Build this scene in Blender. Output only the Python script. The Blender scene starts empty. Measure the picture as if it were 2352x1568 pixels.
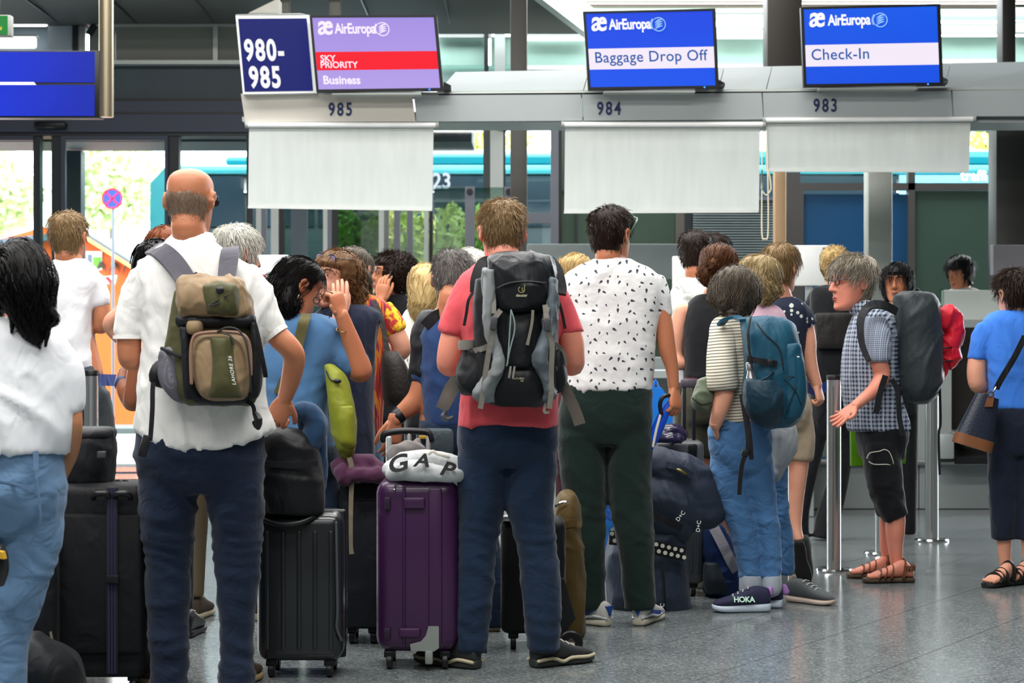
import bpy, bmesh, math, random
import numpy as np
from mathutils import Vector, Matrix, noise as mnoise
random.seed(7)
RNG = np.random.default_rng(7)
SC = bpy.context.scene
COL = SC.collection
# ---------------------------------------------------------------- camera, world, lights, exposure
F, CX, HY, H = 4400.0, 1176.0, 800.0, 1.2          # focal length (px of the 2352x1568 frame), horizon, lens height (m)
cam_d = bpy.data.cameras.new('camera')
cam = bpy.data.objects.new('camera', cam_d)
COL.objects.link(cam)
cam.location = (0, 0, H)
cam.rotation_euler = (math.pi / 2, 0, 0)
cam_d.sensor_width = 36
cam_d.lens = 36 * F / 2352
cam_d.shift_y = 16 / 2352
cam_d.clip_start = 0.5
cam_d.clip_end = 500
cam_d.dof.use_dof = True
cam_d.dof.focus_distance = 8.2
cam_d.dof.aperture_fstop = 5.0
SC.camera = cam
SC.view_settings.view_transform = 'Standard'
SC.view_settings.look = 'None'
SC.view_settings.gamma = 1.0
SC.view_settings.use_curve_mapping = False
SC.view_settings.exposure = 0.0
world = bpy.data.worlds.new('overcast_sky')
SC.world = world
world.use_nodes = True
_bg = world.node_tree.nodes['Background']
_bg.inputs[0].default_value = (0.90, 0.96, 1.0, 1)
_bg.inputs[1].default_value = 10.0
SC.cycles.use_denoising = True
SC.cycles.max_bounces = 8
SC.cycles.diffuse_bounces = 3
SC.cycles.glossy_bounces = 3
SC.cycles.transmission_bounces = 4
SC.cycles.transparent_max_bounces = 12
SC.cycles.caustics_reflective = False
SC.cycles.caustics_refractive = False
def area_light(name, loc, sx, sy, power, color=(1, 1, 1), rot=(0, 0, 0)):
 l = bpy.data.lights.new(name, 'AREA')
 l.shape = 'RECTANGLE'
 l.size, l.size_y = sx, sy
 l.energy = power
 l.color = color
 o = bpy.data.objects.new(name, l)
 COL.objects.link(o)
 o.location = loc
 o.rotation_euler = rot
 return o
for i, (ly, lp) in enumerate(((-3.0, 130), (1.2, 270), (4.8, 440), (8.2, 410), (11.4, 430), (16.4, 200))):  # unseen overhead rows; the last is added to brighten behind the gantry
 area_light('unseen_ceiling_light', (-1.5, ly, 5.3), 8, 0.8, lp, (1.0, 0.985, 0.96))
# ---------------------------------------------------------------- pixel geometry
def W(px, py, d):
 return Vector(((px - CX) * d / F, d, H - (py - HY) * d / F))
def dist(feet_y):
 return F * H / (feet_y - HY)
def lin(c):
 return c / 12.92 if c <= 0.04045 else ((c + 0.055) / 1.055) ** 2.4
def hx(s):
 s = s.lstrip('#')
 return tuple(lin(int(s[i:i + 2], 16) / 255) for i in (0, 2, 4))
# ---------------------------------------------------------------- materials
MATS = {}
class NT:
 def __init__(s, m):
  s.t = m.node_tree
  s.n = s.t.nodes
 def new(s, typ, **kw):
  n = s.n.new(typ)
  for k, v in kw.items():
   if k.startswith('i_'):
    n.inputs[k[2:].replace('_', ' ')].default_value = v
   else:
    setattr(n, k, v)
  return n
 def link(s, a, ao, b, bi):
  s.t.links.new(a.outputs[ao], b.inputs[bi])
 def math(s, op, a, b=None, c=None):
  n = s.n.new('ShaderNodeMath')
  n.operation = op
  for i, v in enumerate((a, b, c)):
   if v is None:
    continue
   if isinstance(v, (int, float)):
    n.inputs[i].default_value = v
   else:
    s.t.links.new(v, n.inputs[i])
  return n.outputs[0]
 def mix(s, fac, a, b):
  n = s.n.new('ShaderNodeMix')
  n.data_type = 'RGBA'
  if isinstance(fac, (int, float)):
   n.inputs[0].default_value = fac
  else:
   s.t.links.new(fac, n.inputs[0])
  for i, v in ((6, a), (7, b)):
   if isinstance(v, tuple):
    n.inputs[i].default_value = (*v[:3], 1)
   else:
    s.t.links.new(v, n.inputs[i])
  return n.outputs[2]
def new_mat(name):
 m = bpy.data.materials.new(name)
 m.use_nodes = True
 nt = NT(m)
 bsdf = nt.n['Principled BSDF']
 MATS[name] = m
 return m, nt, bsdf
def mat(name, color, rough=0.6, metal=0.0, var=0.12, vscale=6.0, bump=0.0, bscale=60.0, spec=0.5, stretch=None, sheen=0.0, coat=0.0, alpha=1.0, emit=0.0, trans=0.0):
 """general procedural surface: base colour with soft noise variation, optional relief"""
 if name in MATS:
  return MATS[name]
 m, nt, b = new_mat(name)
 c = hx(color) if isinstance(color, str) else color
 tc = nt.new('ShaderNodeTexCoord')
 mp = nt.new('ShaderNodeMapping')
 nt.link(tc, 'Object', mp, 'Vector')
 if stretch:
  mp.inputs['Scale'].default_value = stretch
 nz = nt.new('ShaderNodeTexNoise', i_Scale=vscale, i_Detail=4.0)
 nt.link(mp, 0, nz, 'Vector')
 dark = tuple(x * (1 - var) for x in c)
 light = tuple(min(1, x * (1 + var)) for x in c)
 nt.t.links.new(nt.mix(nz.outputs[0], dark, light), b.inputs['Base Color'])
 b.inputs['Roughness'].default_value = rough
 b.inputs['Metallic'].default_value = metal
 b.inputs['Specular IOR Level'].default_value = spec
 b.inputs['Sheen Weight'].default_value = sheen
 b.inputs['Coat Weight'].default_value = coat
 b.inputs['Alpha'].default_value = alpha
 if trans:
  b.inputs['Transmission Weight'].default_value = trans
 if emit:
  b.inputs['Emission Color'].default_value = (*c, 1)
  b.inputs['Emission Strength'].default_value = emit
 if bump:
  nb = nt.new('ShaderNodeTexNoise', i_Scale=bscale, i_Detail=3.0)
  nt.link(mp, 0, nb, 'Vector')
  bp = nt.new('ShaderNodeBump', i_Strength=bump, i_Distance=0.01)
  nt.link(nb, 0, bp, 'Height')
  nt.link(bp, 0, b, 'Normal')
 return m
def cloth(name, color, var=0.1, weave=0.25, wscale=420.0, rough=0.85, fold=0.5, sheen=0.15, fscale=(7, 7, 4)):
 """woven fabric: fibre grain plus soft crease relief"""
 if name in MATS:
  return MATS[name]
 m, nt, b = new_mat(name)
 c = hx(color) if isinstance(color, str) else color
 tc = nt.new('ShaderNodeTexCoord')
 nz = nt.new('ShaderNodeTexNoise', i_Scale=wscale, i_Detail=2.0)
 nt.link(tc, 'Object', nz, 'Vector')
 nz2 = nt.new('ShaderNodeTexNoise', i_Scale=5.0, i_Detail=5.0)
 nt.link(tc, 'Object', nz2, 'Vector')
 mixf = nt.math('ADD', nt.math('MULTIPLY', nz.outputs[0], 0.5), nt.math('MULTIPLY', nz2.outputs[0], 0.5))
 nt.t.links.new(nt.mix(mixf, tuple(x * (1 - var) for x in c), tuple(min(1, x * (1 + var)) for x in c)), b.inputs['Base Color'])
 b.inputs['Roughness'].default_value = rough
 b.inputs['Specular IOR Level'].default_value = 0.25
 b.inputs['Sheen Weight'].default_value = sheen
 mp = nt.new('ShaderNodeMapping')
 mp.inputs['Scale'].default_value = fscale
 nt.link(tc, 'Object', mp, 'Vector')
 nf = nt.new('ShaderNodeTexNoise', i_Scale=1.6, i_Detail=2.5, i_Distortion=0.8)
 nt.link(mp, 0, nf, 'Vector')
 b1 = nt.new('ShaderNodeBump', i_Strength=fold, i_Distance=0.03)
 nt.link(nf, 0, b1, 'Height')
 b2 = nt.new('ShaderNodeBump', i_Strength=weave * .5, i_Distance=0.001)
 nt.link(nz, 0, b2, 'Height')
 nt.link(b1, 0, b2, 'Normal')
 nt.link(b2, 0, b, 'Normal')
 return m
def emit(name, color, strength=1.0):
 if name in MATS:
  return MATS[name]
 m, nt, b = new_mat(name)
 c = hx(color) if isinstance(color, str) else color
 b.inputs['Base Color'].default_value = (0.01, 0.01, 0.01, 1)
 b.inputs['Roughness'].default_value = 0.4
 b.inputs['Specular IOR Level'].default_value = 0.12
 b.inputs['Emission Color'].default_value = (*c, 1)
 b.inputs['Emission Strength'].default_value = strength
 return m
def skin(name, color):
 if name in MATS:
  return MATS[name]
 m, nt, b = new_mat(name)
 c = hx(color)
 tc = nt.new('ShaderNodeTexCoord')
 nz = nt.new('ShaderNodeTexNoise', i_Scale=22.0, i_Detail=5.0)
 nt.link(tc, 'Object', nz, 'Vector')
 red = (min(1, c[0] * 1.05), c[1] * 0.88, c[2] * 0.86)
 pale = (min(1, c[0] * 1.06), min(1, c[1] * 1.1), min(1, c[2] * 1.1))
 nt.t.links.new(nt.mix(nz.outputs[0], red, pale), b.inputs['Base Color'])
 b.inputs['Roughness'].default_value = 0.48
 b.inputs['Specular IOR Level'].default_value = 0.4
 b.inputs['Subsurface Weight'].default_value = 0.12
 b.inputs['Subsurface Radius'].default_value = (0.012, 0.004, 0.002)
 b.inputs['Subsurface Scale'].default_value = 0.6
 nb = nt.new('ShaderNodeTexNoise', i_Scale=160.0, i_Detail=2.0)
 nt.link(tc, 'Object', nb, 'Vector')
 bp = nt.new('ShaderNodeBump', i_Strength=0.12, i_Distance=0.003)
 nt.link(nb, 0, bp, 'Height')
 nt.link(bp, 0, b, 'Normal')
 return m
def hairmat(name, dark, light, rough=0.52):
 if name in MATS:
  return MATS[name]
 m, nt, b = new_mat(name)
 ge = nt.new('ShaderNodeNewGeometry')
 tc = nt.new('ShaderNodeTexCoord')
 mp = nt.new('ShaderNodeMapping')
 mp.inputs['Scale'].default_value = (90, 90, 14)
 nt.link(tc, 'Object', mp, 'Vector')
 nz = nt.new('ShaderNodeTexNoise', i_Scale=1.0, i_Detail=3.0)
 nt.link(mp, 0, nz, 'Vector')
 f = nt.math('ADD', nt.math('MULTIPLY', ge.outputs['Random Per Island'], 0.55), nt.math('MULTIPLY', nz.outputs[0], 0.45))
 nt.t.links.new(nt.mix(f, hx(dark), hx(light)), b.inputs['Base Color'])
 b.inputs['Roughness'].default_value = rough
 b.inputs['Specular IOR Level'].default_value = 0.2
 bp = nt.new('ShaderNodeBump', i_Strength=0.6, i_Distance=0.004)
 nt.link(nz, 0, bp, 'Height')
 nt.link(bp, 0, b, 'Normal')
 return m
# ---------------------------------------------------------------- mesh building
class MB:
 def __init__(s):
  s.v = []
  s.f = []
 def add(s, verts, faces):
  o = len(s.v)
  s.v.extend([tuple(p) for p in verts])
  s.f.extend([tuple(i + o for i in f) for f in faces])
  return s
 def rings(s, rings, cap=True, close=False):
  n = len(rings[0])
  vs = [p for r in rings for p in r]
  fs = []
  m = len(rings)
  for i in range(m if close else m - 1):
   a, b = i * n, ((i + 1) % m) * n
   for j in range(n):
    k = (j + 1) % n
    fs.append((a + j, a + k, b + k, b + j))
  if cap and not close:
   fs.append(tuple(range(n - 1, -1, -1)))
   fs.append(tuple((m - 1) * n + j for j in range(n)))
  return s.add(vs, fs)
 def box(s, c, size, rot=None, bevel=0.0, seg=2):
  bm = bmesh.new()
  bmesh.ops.create_cube(bm, size=1)
  for v in bm.verts:
   v.co = Vector((v.co.x * size[0], v.co.y * size[1], v.co.z * size[2]))
  if bevel > 0:
   bmesh.ops.bevel(bm, geom=bm.edges[:], offset=min(bevel, min(size) * 0.49), segments=seg, profile=0.5, affect='EDGES')
  R = rot if rot is not None else Matrix.Identity(3)
  bm.verts.index_update()
  vs = [R @ v.co + Vector(c) for v in bm.verts]
  fs = [[v.index for v in f.verts] for f in bm.faces]
  bm.free()
  return s.add(vs, fs)
 def pbox(s, x0, y0, x1, y1, d, depth, bevel=0.0):
  """box whose camera-side face covers that pixel rectangle at distance d and that reaches back by depth"""
  a, b = W(x0, y1, d), W(x1, y0, d)
  return s.box(((a.x + b.x) / 2, d + depth / 2, (a.z + b.z) / 2), (b.x - a.x, depth, b.z - a.z), None, bevel)
 def prism(s, pts, off):
  """solid between a polygon (world points) and the same polygon moved by off"""
  n = len(pts)
  off = Vector(off)
  vs = [Vector(p) for p in pts] + [Vector(p) + off for p in pts]
  fs = [tuple(range(n)), tuple(range(2 * n - 1, n - 1, -1))]
  for i in range(n):
   k = (i + 1) % n
   fs.append((i, i + n, k + n, k))
  return s.add(vs, fs)
 def tube(s, pts, rad, seg=12, sub=4, closed=False, caps=True, flat=None):
  """smooth tapered tube; flat = (axis vector, factor) squeezes the section along that axis"""
  P = [Vector(p) for p in pts]
  R = list(rad) if hasattr(rad, '__len__') else [rad] * len(P)
  if sub > 1 and len(P) > 2 or (sub > 1 and closed):
   P, R = catmull(P, R, sub, closed)
  n = len(P)
  T = []
  for i in range(n):
   a = P[(i - 1) % n] if (closed or i > 0) else P[i]
   b = P[(i + 1) % n] if (closed or i < n - 1) else P[i]
   t = b - a
   T.append(t.normalized() if t.length > 1e-9 else Vector((0, 0, 1)))
  up = Vector((0, 0, 1)) if abs(T[0].z) < 0.9 else Vector((0, 1, 0))
  u = T[0].cross(up).normalized()
  rings = []
  def ring(p, u, w, r):
   out = []
   for j in range(seg):
    an = 2 * math.pi * j / seg
    v = u * (math.cos(an) * r) + w * (math.sin(an) * r)
    if flat is not None:
     ax = flat[0]
     v = v - ax * (v.dot(ax) * (1 - flat[1]))
    out.append(p + v)
   return out
  frames = []
  for i in range(n):
   u = (u - T[i] * u.dot(T[i]))
   u = u.normalized() if u.length > 1e-6 else T[i].orthogonal().normalized()
   frames.append((u.copy(), T[i].cross(u)))
  if caps and not closed:
   u0, w0 = frames[0]
   for q in (1.0, 0.75, 0.4):
    rings.append(ring(P[0] - T[0] * (R[0] * q * 0.9), u0, w0, R[0] * math.sqrt(max(0.02, 1 - q * q))))
  for i in range(n):
   rings.append(ring(P[i], frames[i][0], frames[i][1], R[i]))
  if caps and not closed:
   u0, w0 = frames[-1]
   for q in (0.4, 0.75, 1.0):
    rings.append(ring(P[-1] + T[-1] * (R[-1] * q * 0.9), u0, w0, R[-1] * math.sqrt(max(0.02, 1 - q * q))))
  return s.rings(rings, True, closed)
 def ribbon(s, pts, w, t=0.004, nrm=(0, -1, 0), sub=4):
  """flat strap of width w and thickness t whose broad side faces nrm"""
  P = [Vector(p) for p in pts]
  Wd = list(w) if hasattr(w, '__len__') else [w] * len(P)
  if sub > 1 and len(P) > 2:
   P, Wd = catmull(P, Wd, sub, False)
  N = Vector(nrm).normalized()
  rings = []
  for i, p in enumerate(P):
   a = P[max(0, i - 1)]
   b = P[min(len(P) - 1, i + 1)]
   T = (b - a).normalized()
   side = T.cross(N)
   side = side.normalized() if side.length > 1e-4 else Vector((1, 0, 0))
   nn = side.cross(T).normalized()
   h = side * (Wd[i] / 2)
   q = nn * (t / 2)
   rings.append([p - h - q, p + h - q, p + h + q, p - h + q])
  return s.rings(rings)
 def ell(s, c, r, rot=None, seg=16, rng=10):
  vs, fs = [], []
  R = rot if rot is not None else Matrix.Identity(3)
  for i in range(1, rng):
   th = math.pi * i / rng
   for j in range(seg):
    ph = 2 * math.pi * j / seg
    vs.append(R @ Vector((r[0] * math.sin(th) * math.cos(ph), r[1] * math.sin(th) * math.sin(ph), r[2] * math.cos(th))) + Vector(c))
  n = len(vs)
  vs.append(R @ Vector((0, 0, r[2])) + Vector(c))
  vs.append(R @ Vector((0, 0, -r[2])) + Vector(c))
  for i in range(rng - 2):
   for j in range(seg):
    k = (j + 1) % seg
    fs.append((i * seg + j, (i + 1) * seg + j, (i + 1) * seg + k, i * seg + k))
  for j in range(seg):
   k = (j + 1) % seg
   fs.append((n, j, k))
   fs.append((n + 1, (rng - 2) * seg + k, (rng - 2) * seg + j))
  return s.add(vs, fs)
 def lathe(s, c, prof, seg=24, axis='z', close=False):
  rings = []
  for r, z in prof:
   ring = []
   for j in range(seg):
    a = 2 * math.pi * j / seg
    if axis == 'z':
     ring.append((c[0] + r * math.cos(a), c[1] + r * math.sin(a), c[2] + z))
    elif axis == 'x':
     ring.append((c[0] + z, c[1] + r * math.cos(a), c[2] + r * math.sin(a)))
    else:
     ring.append((c[0] + r * math.sin(a), c[1] + z, c[2] + r * math.cos(a)))
   rings.append(ring)
  return s.rings(rings, not close, close)
 def loft(s, secs, seg=28, sub=4):
  """secs: (centre, half width vector, half depth vector, exponent)"""
  C = [(Vector(c), Vector(a), Vector(b), n) for c, a, b, n in secs]
  if sub > 1 and len(C) > 2:
   out = []
   m = len(C)
   for i in range(m - 1):
    g = [C[max(0, i - 1)], C[i], C[i + 1], C[min(m - 1, i + 2)]]
    for k in range(sub):
     t = k / sub
     out.append(tuple(cr(g[0][q], g[1][q], g[2][q], g[3][q], t) for q in range(4)))
   out.append(C[-1])
   C = out
  rings = []
  for c, a, b, n in C:
   ring = []
   for j in range(seg):
    an = 2 * math.pi * j / seg
    ca, sa = math.cos(an), math.sin(an)
    e = 2.0 / n
    ring.append(c + a * (math.copysign(abs(ca) ** e, ca)) + b * (math.copysign(abs(sa) ** e, sa)))
   rings.append(ring)
  return s.rings(rings)
def cr(a, b, c, d, t):
 return (b * 2 + (c - a) * t + (a * 2 - b * 5 + c * 4 - d) * (t * t) + (b * 3 - a - c * 3 + d) * (t * t * t)) * 0.5
def catmull(P, R, sub, closed=False):
 n = len(P)
 oP, oR = [], []
 for i in range(n if closed else n - 1):
  if closed:
   ids = [(i - 1) % n, i, (i + 1) % n, (i + 2) % n]
  else:
   ids = [max(0, i - 1), i, i + 1, min(n - 1, i + 2)]
  for k in range(sub):
   t = k / sub
   oP.append(cr(*[P[q] for q in ids], t))
   oR.append(max(1e-4, cr(*[R[q] for q in ids], t)))
 if not closed:
  oP.append(P[-1])
  oR.append(R[-1])
 return oP, oR
def wloc(o):
 v = Vector((0, 0, 0))
 while o is not None:
  v += o.location
  o = o.parent
 return v
QUEUE = []
def obj(name, mb, m, parent=None, smooth=True, remesh=None, disp=None, label=None, loc=None, angle=40, deci=None):
 """one mesh object from world-space geometry; remesh=(voxel, smoothing rounds) fuses overlapping shapes into one skin"""
 base = wloc(parent) if parent is not None else Vector(loc if loc is not None else (0, 0, 0))
 me = bpy.data.meshes.new(name)
 me.from_pydata([(p[0] - base.x, p[1] - base.y, p[2] - base.z) for p in mb.v], [], mb.f)
 me.materials.append(m)
 if remesh is None:
  bm = bmesh.new()
  bm.from_mesh(me)
  bmesh.ops.recalc_face_normals(bm, faces=bm.faces)
  bm.to_mesh(me)
  bm.free()
  if smooth:
   me.polygons.foreach_set('use_smooth', [True] * len(me.polygons))
   try:
    me.set_sharp_from_angle(angle=math.radians(angle))
   except Exception:
    pass
 o = bpy.data.objects.new(name, me)
 COL.objects.link(o)
 if parent is not None:
  o.parent = parent
 else:
  o.location = base
 if label:
  o['label'] = label
 if remesh is not None:
  md = o.modifiers.new('r', 'REMESH')
  md.mode = 'VOXEL'
  md.voxel_size = remesh[0]
  md.use_smooth_shade = True
  if remesh[1]:
   sm = o.modifiers.new('s', 'SMOOTH')
   sm.factor = 0.5
   sm.iterations = remesh[1]
  QUEUE.append((o, disp, deci))
 elif disp is not None:
  QUEUE.append((o, disp, deci))
 return o
def finalize():
 dg = bpy.context.evaluated_depsgraph_get()
 dg.update()
 done = []
 for o, disp, deci in QUEUE:
  if o.modifiers:
   me = bpy.data.meshes.new_from_object(o.evaluated_get(dg))
  else:
   me = o.data
  done.append((o, me, disp, deci))
 for o, me, disp, deci in done:
  if o.modifiers:
   o.modifiers.clear()
   old = o.data
   me.name = old.name
   if not me.materials:
    for m in old.materials:
     me.materials.append(m)
   o.data = me
  n = len(me.vertices)
  if disp is not None and n:
   co = np.empty(n * 3, np.float32)
   me.vertices.foreach_get('co', co)
   no = np.empty(n * 3, np.float32)
   me.vertex_normals.foreach_get('vector', no)
   co = co.reshape(-1, 3)
   no = no.reshape(-1, 3)
   me.vertices.foreach_set('co', disp(co, no).astype(np.float32).ravel())
   me.update()
  me.polygons.foreach_set('use_smooth', [True] * len(me.polygons))
def tag(o, label, cat, group=None, kind=None):
 o['label'] = label
 if cat:
  o['category'] = cat
 if group:
  o['group'] = group
 if kind:
  o['kind'] = kind
 return o
def thing(name, label, cat, loc, group=None):
 o = bpy.data.objects.new(name, None)
 o.empty_display_size = 0.1
 COL.objects.link(o)
 o.location = loc
 return tag(o, label, cat, group)
def struct(name, mb, m, parent=None, label=None, smooth=False, **k):
 o = obj(name, mb, m, parent, smooth=smooth, **k)
 if parent is None:
  o['kind'] = 'structure'
 if label:
  o['label'] = label
 return o
# ---------------------------------------------------------------- noise and folds
def vnoise(P, seed=0):
 P = np.asarray(P, np.float64)
 I = np.floor(P).astype(np.int64)
 f = P - I
 f = f * f * (3 - 2 * f)
 def h(i, j, k):
  x = (i * 374761393 + j * 668265263 + k * 2147483647 + seed * 1013904223) & 0xFFFFFFFF
  x = ((x ^ (x >> 13)) * 1274126177) & 0xFFFFFFFF
  x = x ^ (x >> 16)
  return (x & 0xFFFF) / 65535.0
 i, j, k = I[:, 0], I[:, 1], I[:, 2]
 c = lambda a, b, t: a + (b - a) * t
 x00 = c(h(i, j, k), h(i + 1, j, k), f[:, 0])
 x10 = c(h(i, j + 1, k), h(i + 1, j + 1, k), f[:, 0])
 x01 = c(h(i, j, k + 1), h(i + 1, j, k + 1), f[:, 0])
 x11 = c(h(i, j + 1, k + 1), h(i + 1, j + 1, k + 1), f[:, 0])
 return c(c(x00, x10, f[:, 1]), c(x01, x11, f[:, 1]), f[:, 2])
def folds(amp=0.008, freq=(9, 9, 5), seed=1, bands=(), tilt=0.0, fine=0.3):
 """displacement for cloth: soft ridged creases; bands = (height, spread, gain, ring frequency) of bunched rings"""
 def fn(co, no):
  P = co * np.array(freq)
  P[:, 2] += co[:, 0] * tilt * freq[2]
  wv = vnoise(co * 3.1 + 11.3, seed + 5)
  n = vnoise(P + wv[:, None] * 2.2, seed)
  r = np.clip(1 - np.abs(2 * n - 1) * 2.4, 0, 1) ** 1.4
  lo = vnoise(co * np.array((4.5, 4.5, 3.2)) + 3.3, seed + 7) - .5
  n2 = vnoise(P * 1.9 + wv[:, None], seed + 2)
  r2 = np.clip(1 - np.abs(2 * n2 - 1) * 2.8, 0, 1) ** 1.4
  d = amp * (r * 1.05 + lo * 1.2 + fine * r2 * 1.1)
  for (z, sp, g, fq) in bands:
   wgt = np.exp(-((co[:, 2] - z) / sp) ** 2)
   ph = co[:, 2] * fq + 2.6 * vnoise(co * 7.0, seed + 9) + co[:, 0] * fq * 0.25
   d = d + g * wgt * (np.sin(ph * 2 * np.pi) * 0.35 + 0.7 * (vnoise(co * np.array((9, 9, 24)), seed + 3) - .4))
  return co + no * d[:, None]
 return fn
def text_mesh(mb, s, origin, ux, uy, size, off=0.0, wscale=1.0, extrude=0.0, space=1.0, shear=0.0, align='LEFT'):
 """flat lettering laid in the plane of ux, uy (world vectors per metre)"""
 cu = bpy.data.curves.new('t', 'FONT')
 cu.body = s
 cu.size = 1.0
 cu.offset = off
 cu.space_character = space
 cu.shear = shear
 cu.align_x = align
 cu.resolution_u = 4
 o = bpy.data.objects.new('t', cu)
 COL.objects.link(o)
 dg = bpy.context.evaluated_depsgraph_get()
 me = bpy.data.meshes.new_from_object(o.evaluated_get(dg))
 O, U, V = Vector(origin), Vector(ux), Vector(uy)
 N = U.cross(V).normalized()
 vs = [O + U * (v.co.x * size * wscale) + V * (v.co.y * size) for v in me.vertices]
 fs = [tuple(p.vertices) for p in me.polygons]
 if fs:
  mb.add(vs, fs)
 bpy.data.objects.remove(o)
 bpy.data.curves.remove(cu)
 bpy.data.meshes.remove(me)
 return mb
# == materials of the place
def granite():
 m, nt, b = new_mat('granite')
 tc = nt.new('ShaderNodeTexCoord')
 v = nt.new('ShaderNodeTexVoronoi', i_Scale=120.0)
 nt.link(tc, 'Object', v, 'Vector')
 nz = nt.new('ShaderNodeTexNoise', i_Scale=240.0, i_Detail=4.0, i_Roughness=0.7)
 nt.link(tc, 'Object', nz, 'Vector')
 big = nt.new('ShaderNodeTexNoise', i_Scale=1.3, i_Detail=3.0)
 nt.link(tc, 'Object', big, 'Vector')
 sep = nt.new('ShaderNodeSeparateColor')
 nt.link(v, 'Color', sep, 0)
 ramp = nt.new('ShaderNodeValToRGB')
 e = ramp.color_ramp.elements
 e[0].position, e[0].color = 0.18, (*hx('#454b4d'), 1)
 e[1].position, e[1].color = 0.85, (*hx('#959b9b'), 1)
 mid = ramp.color_ramp.elements.new(0.5)
 mid.color = (*hx('#666d6f'), 1)
 f = nt.math('ADD', nt.math('MULTIPLY', sep.outputs[0], 0.55), nt.math('MULTIPLY', nz.outputs[0], 0.45))
 nt.t.links.new(f, ramp.inputs[0])
 col = nt.mix(nt.math('MULTIPLY', big.outputs[0], 0.35), ramp.outputs[0], hx('#7a8181'))
 nt.t.links.new(col, b.inputs['Base Color'])
 rg = nt.math('ADD', nt.math('MULTIPLY', nz.outputs[0], 0.08), 0.13)
 nt.t.links.new(rg, b.inputs['Roughness'])
 b.inputs['Specular IOR Level'].default_value = 0.5
 return m
def glass(name='clear_glass', tint=(0.93, 0.97, 0.96), refl=0.10):
 if name in MATS:
  return MATS[name]
 m = bpy.data.materials.new(name)
 m.use_nodes = True
 MATS[name] = m
 nt = NT(m)
 nt.n.clear()
 out = nt.new('ShaderNodeOutputMaterial')
 tr = nt.new('ShaderNodeBsdfTransparent')
 tr.inputs[0].default_value = (*tint, 1)
 gl = nt.new('ShaderNodeBsdfGlossy')
 gl.inputs['Roughness'].default_value = 0.02
 mx = nt.new('ShaderNodeMixShader')
 mx.inputs[0].default_value = refl
 nt.link(tr, 0, mx, 1)
 nt.link(gl, 0, mx, 2)
 nt.link(mx, 0, out, 0)
 return m
def blind_fabric():
 m = bpy.data.materials.new('blind_fabric')
 m.use_nodes = True
 nt = NT(m)
 nt.n.clear()
 out = nt.new('ShaderNodeOutputMaterial')
 tc = nt.new('ShaderNodeTexCoord')
 mp = nt.new('ShaderNodeMapping')
 mp.inputs['Scale'].default_value = (9, 1, 1.2)
 nt.link(tc, 'Object', mp, 'Vector')
 nz = nt.new('ShaderNodeTexNoise', i_Scale=2.0, i_Detail=4.0)
 nt.link(mp, 0, nz, 'Vector')
 c = nt.mix(nz.outputs[0], hx('#ccd0cd'), hx('#dde0dd'))
 df = nt.new('ShaderNodeBsdfDiffuse')
 tl = nt.new('ShaderNodeBsdfTranslucent')
 tr = nt.new('ShaderNodeBsdfTransparent')
 nt.t.links.new(c, df.inputs[0])
 nt.t.links.new(c, tl.inputs[0])
 a = nt.new('ShaderNodeMixShader')
 a.inputs[0].default_value = 0.42
 nt.link(df, 0, a, 1)
 nt.link(tl, 0, a, 2)
 b = nt.new('ShaderNodeMixShader')
 b.inputs[0].default_value = 0.07
 nt.link(a, 0, b, 1)
 nt.link(tr, 0, b, 2)
 nt.link(b, 0, out, 0)
 return m
GRAN = granite()
GLASS = glass()
GLASSG = glass('green_tinted_glass', (0.62, 0.74, 0.68), 0.10)
DKFRAME = mat('dark_frame_metal', '#2b2f33', 0.45, 0.4, 0.1)
GYFRAME = mat('grey_frame_metal', '#6d6f78', 0.45, 0.3, 0.08)
LTFRAME = mat('light_frame_metal', '#b9beba', 0.4, 0.3, 0.06)
SLATE = mat('slate_header', '#3d4252', 0.5, 0.2, 0.08)
SILVER = mat('silver_panel', '#a9b0ae', 0.42, 0.35, 0.05)
STEEL = mat('brushed_steel', '#c6cac8', 0.28, 0.9, 0.08, 4, 0.08, 200, stretch=(8, 8, 0.6))
CHROME = mat('polished_chrome', '#dcdfdf', 0.12, 1.0, 0.04)
BLACKPL = mat('black_plastic', '#141517', 0.4, 0, 0.1, spec=0.4)
CONC = mat('pale_concrete', '#b9b6ae', 0.9, 0, 0.08, 3)
WALLG = mat('grey_wall_paint', '#5d605e', 0.8, 0, 0.04)
NAVY_PRINT = mat('navy_lettering', '#1c2a55', 0.5, 0, 0.02)
WHITE_PRINT = mat('white_lettering', '#f4f4f2', 0.5, 0, 0.02)
# == floor
mb = MB().box((0, 4.5, -0.105), (26, 31, 0.2))
floor = struct('floor', mb, mat('tile_joint', '#2c2e2e', 0.7), label='polished grey granite tile floor of the hall')
TA = math.radians(58)
tu, tv = Vector((math.cos(TA), math.sin(TA), 0)), Vector((-math.sin(TA), math.cos(TA), 0))
tile_me = None
rest = MB()
Rt = Matrix((tu, tv, Vector((0, 0, 1)))).transposed()
ntile = 0
for i in range(-12, 56):
 for j in range(-36, 40):
  c = tu * (i * 0.5 + 0.11) + tv * (j * 0.5 + 0.36)
  if not (-12.5 < c.x < 12.5 and -9 < c.y < 19.3):
   continue
  vis = 6.5 < c.y < 14.4 and abs(c.x) < 0.268 * c.y + 0.3
  if not vis or ntile >= 290:
   rest.box((c.x, c.y, -0.006), (0.497, 0.497, 0.012), Rt)
   continue
  ntile += 1
  if tile_me is None:
   o = obj('floor_tile', MB().box((0, 0, -0.006), (0.497, 0.497, 0.012), Rt), GRAN, None, False)
   tile_me = o.data
  else:
   o = bpy.data.objects.new('floor_tile', tile_me)
   COL.objects.link(o)
  o.parent = floor
  o.location = (c.x, c.y, 0)
o = obj('floor_tile_field', rest, GRAN, floor, False)
o['kind'] = 'stuff'
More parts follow.
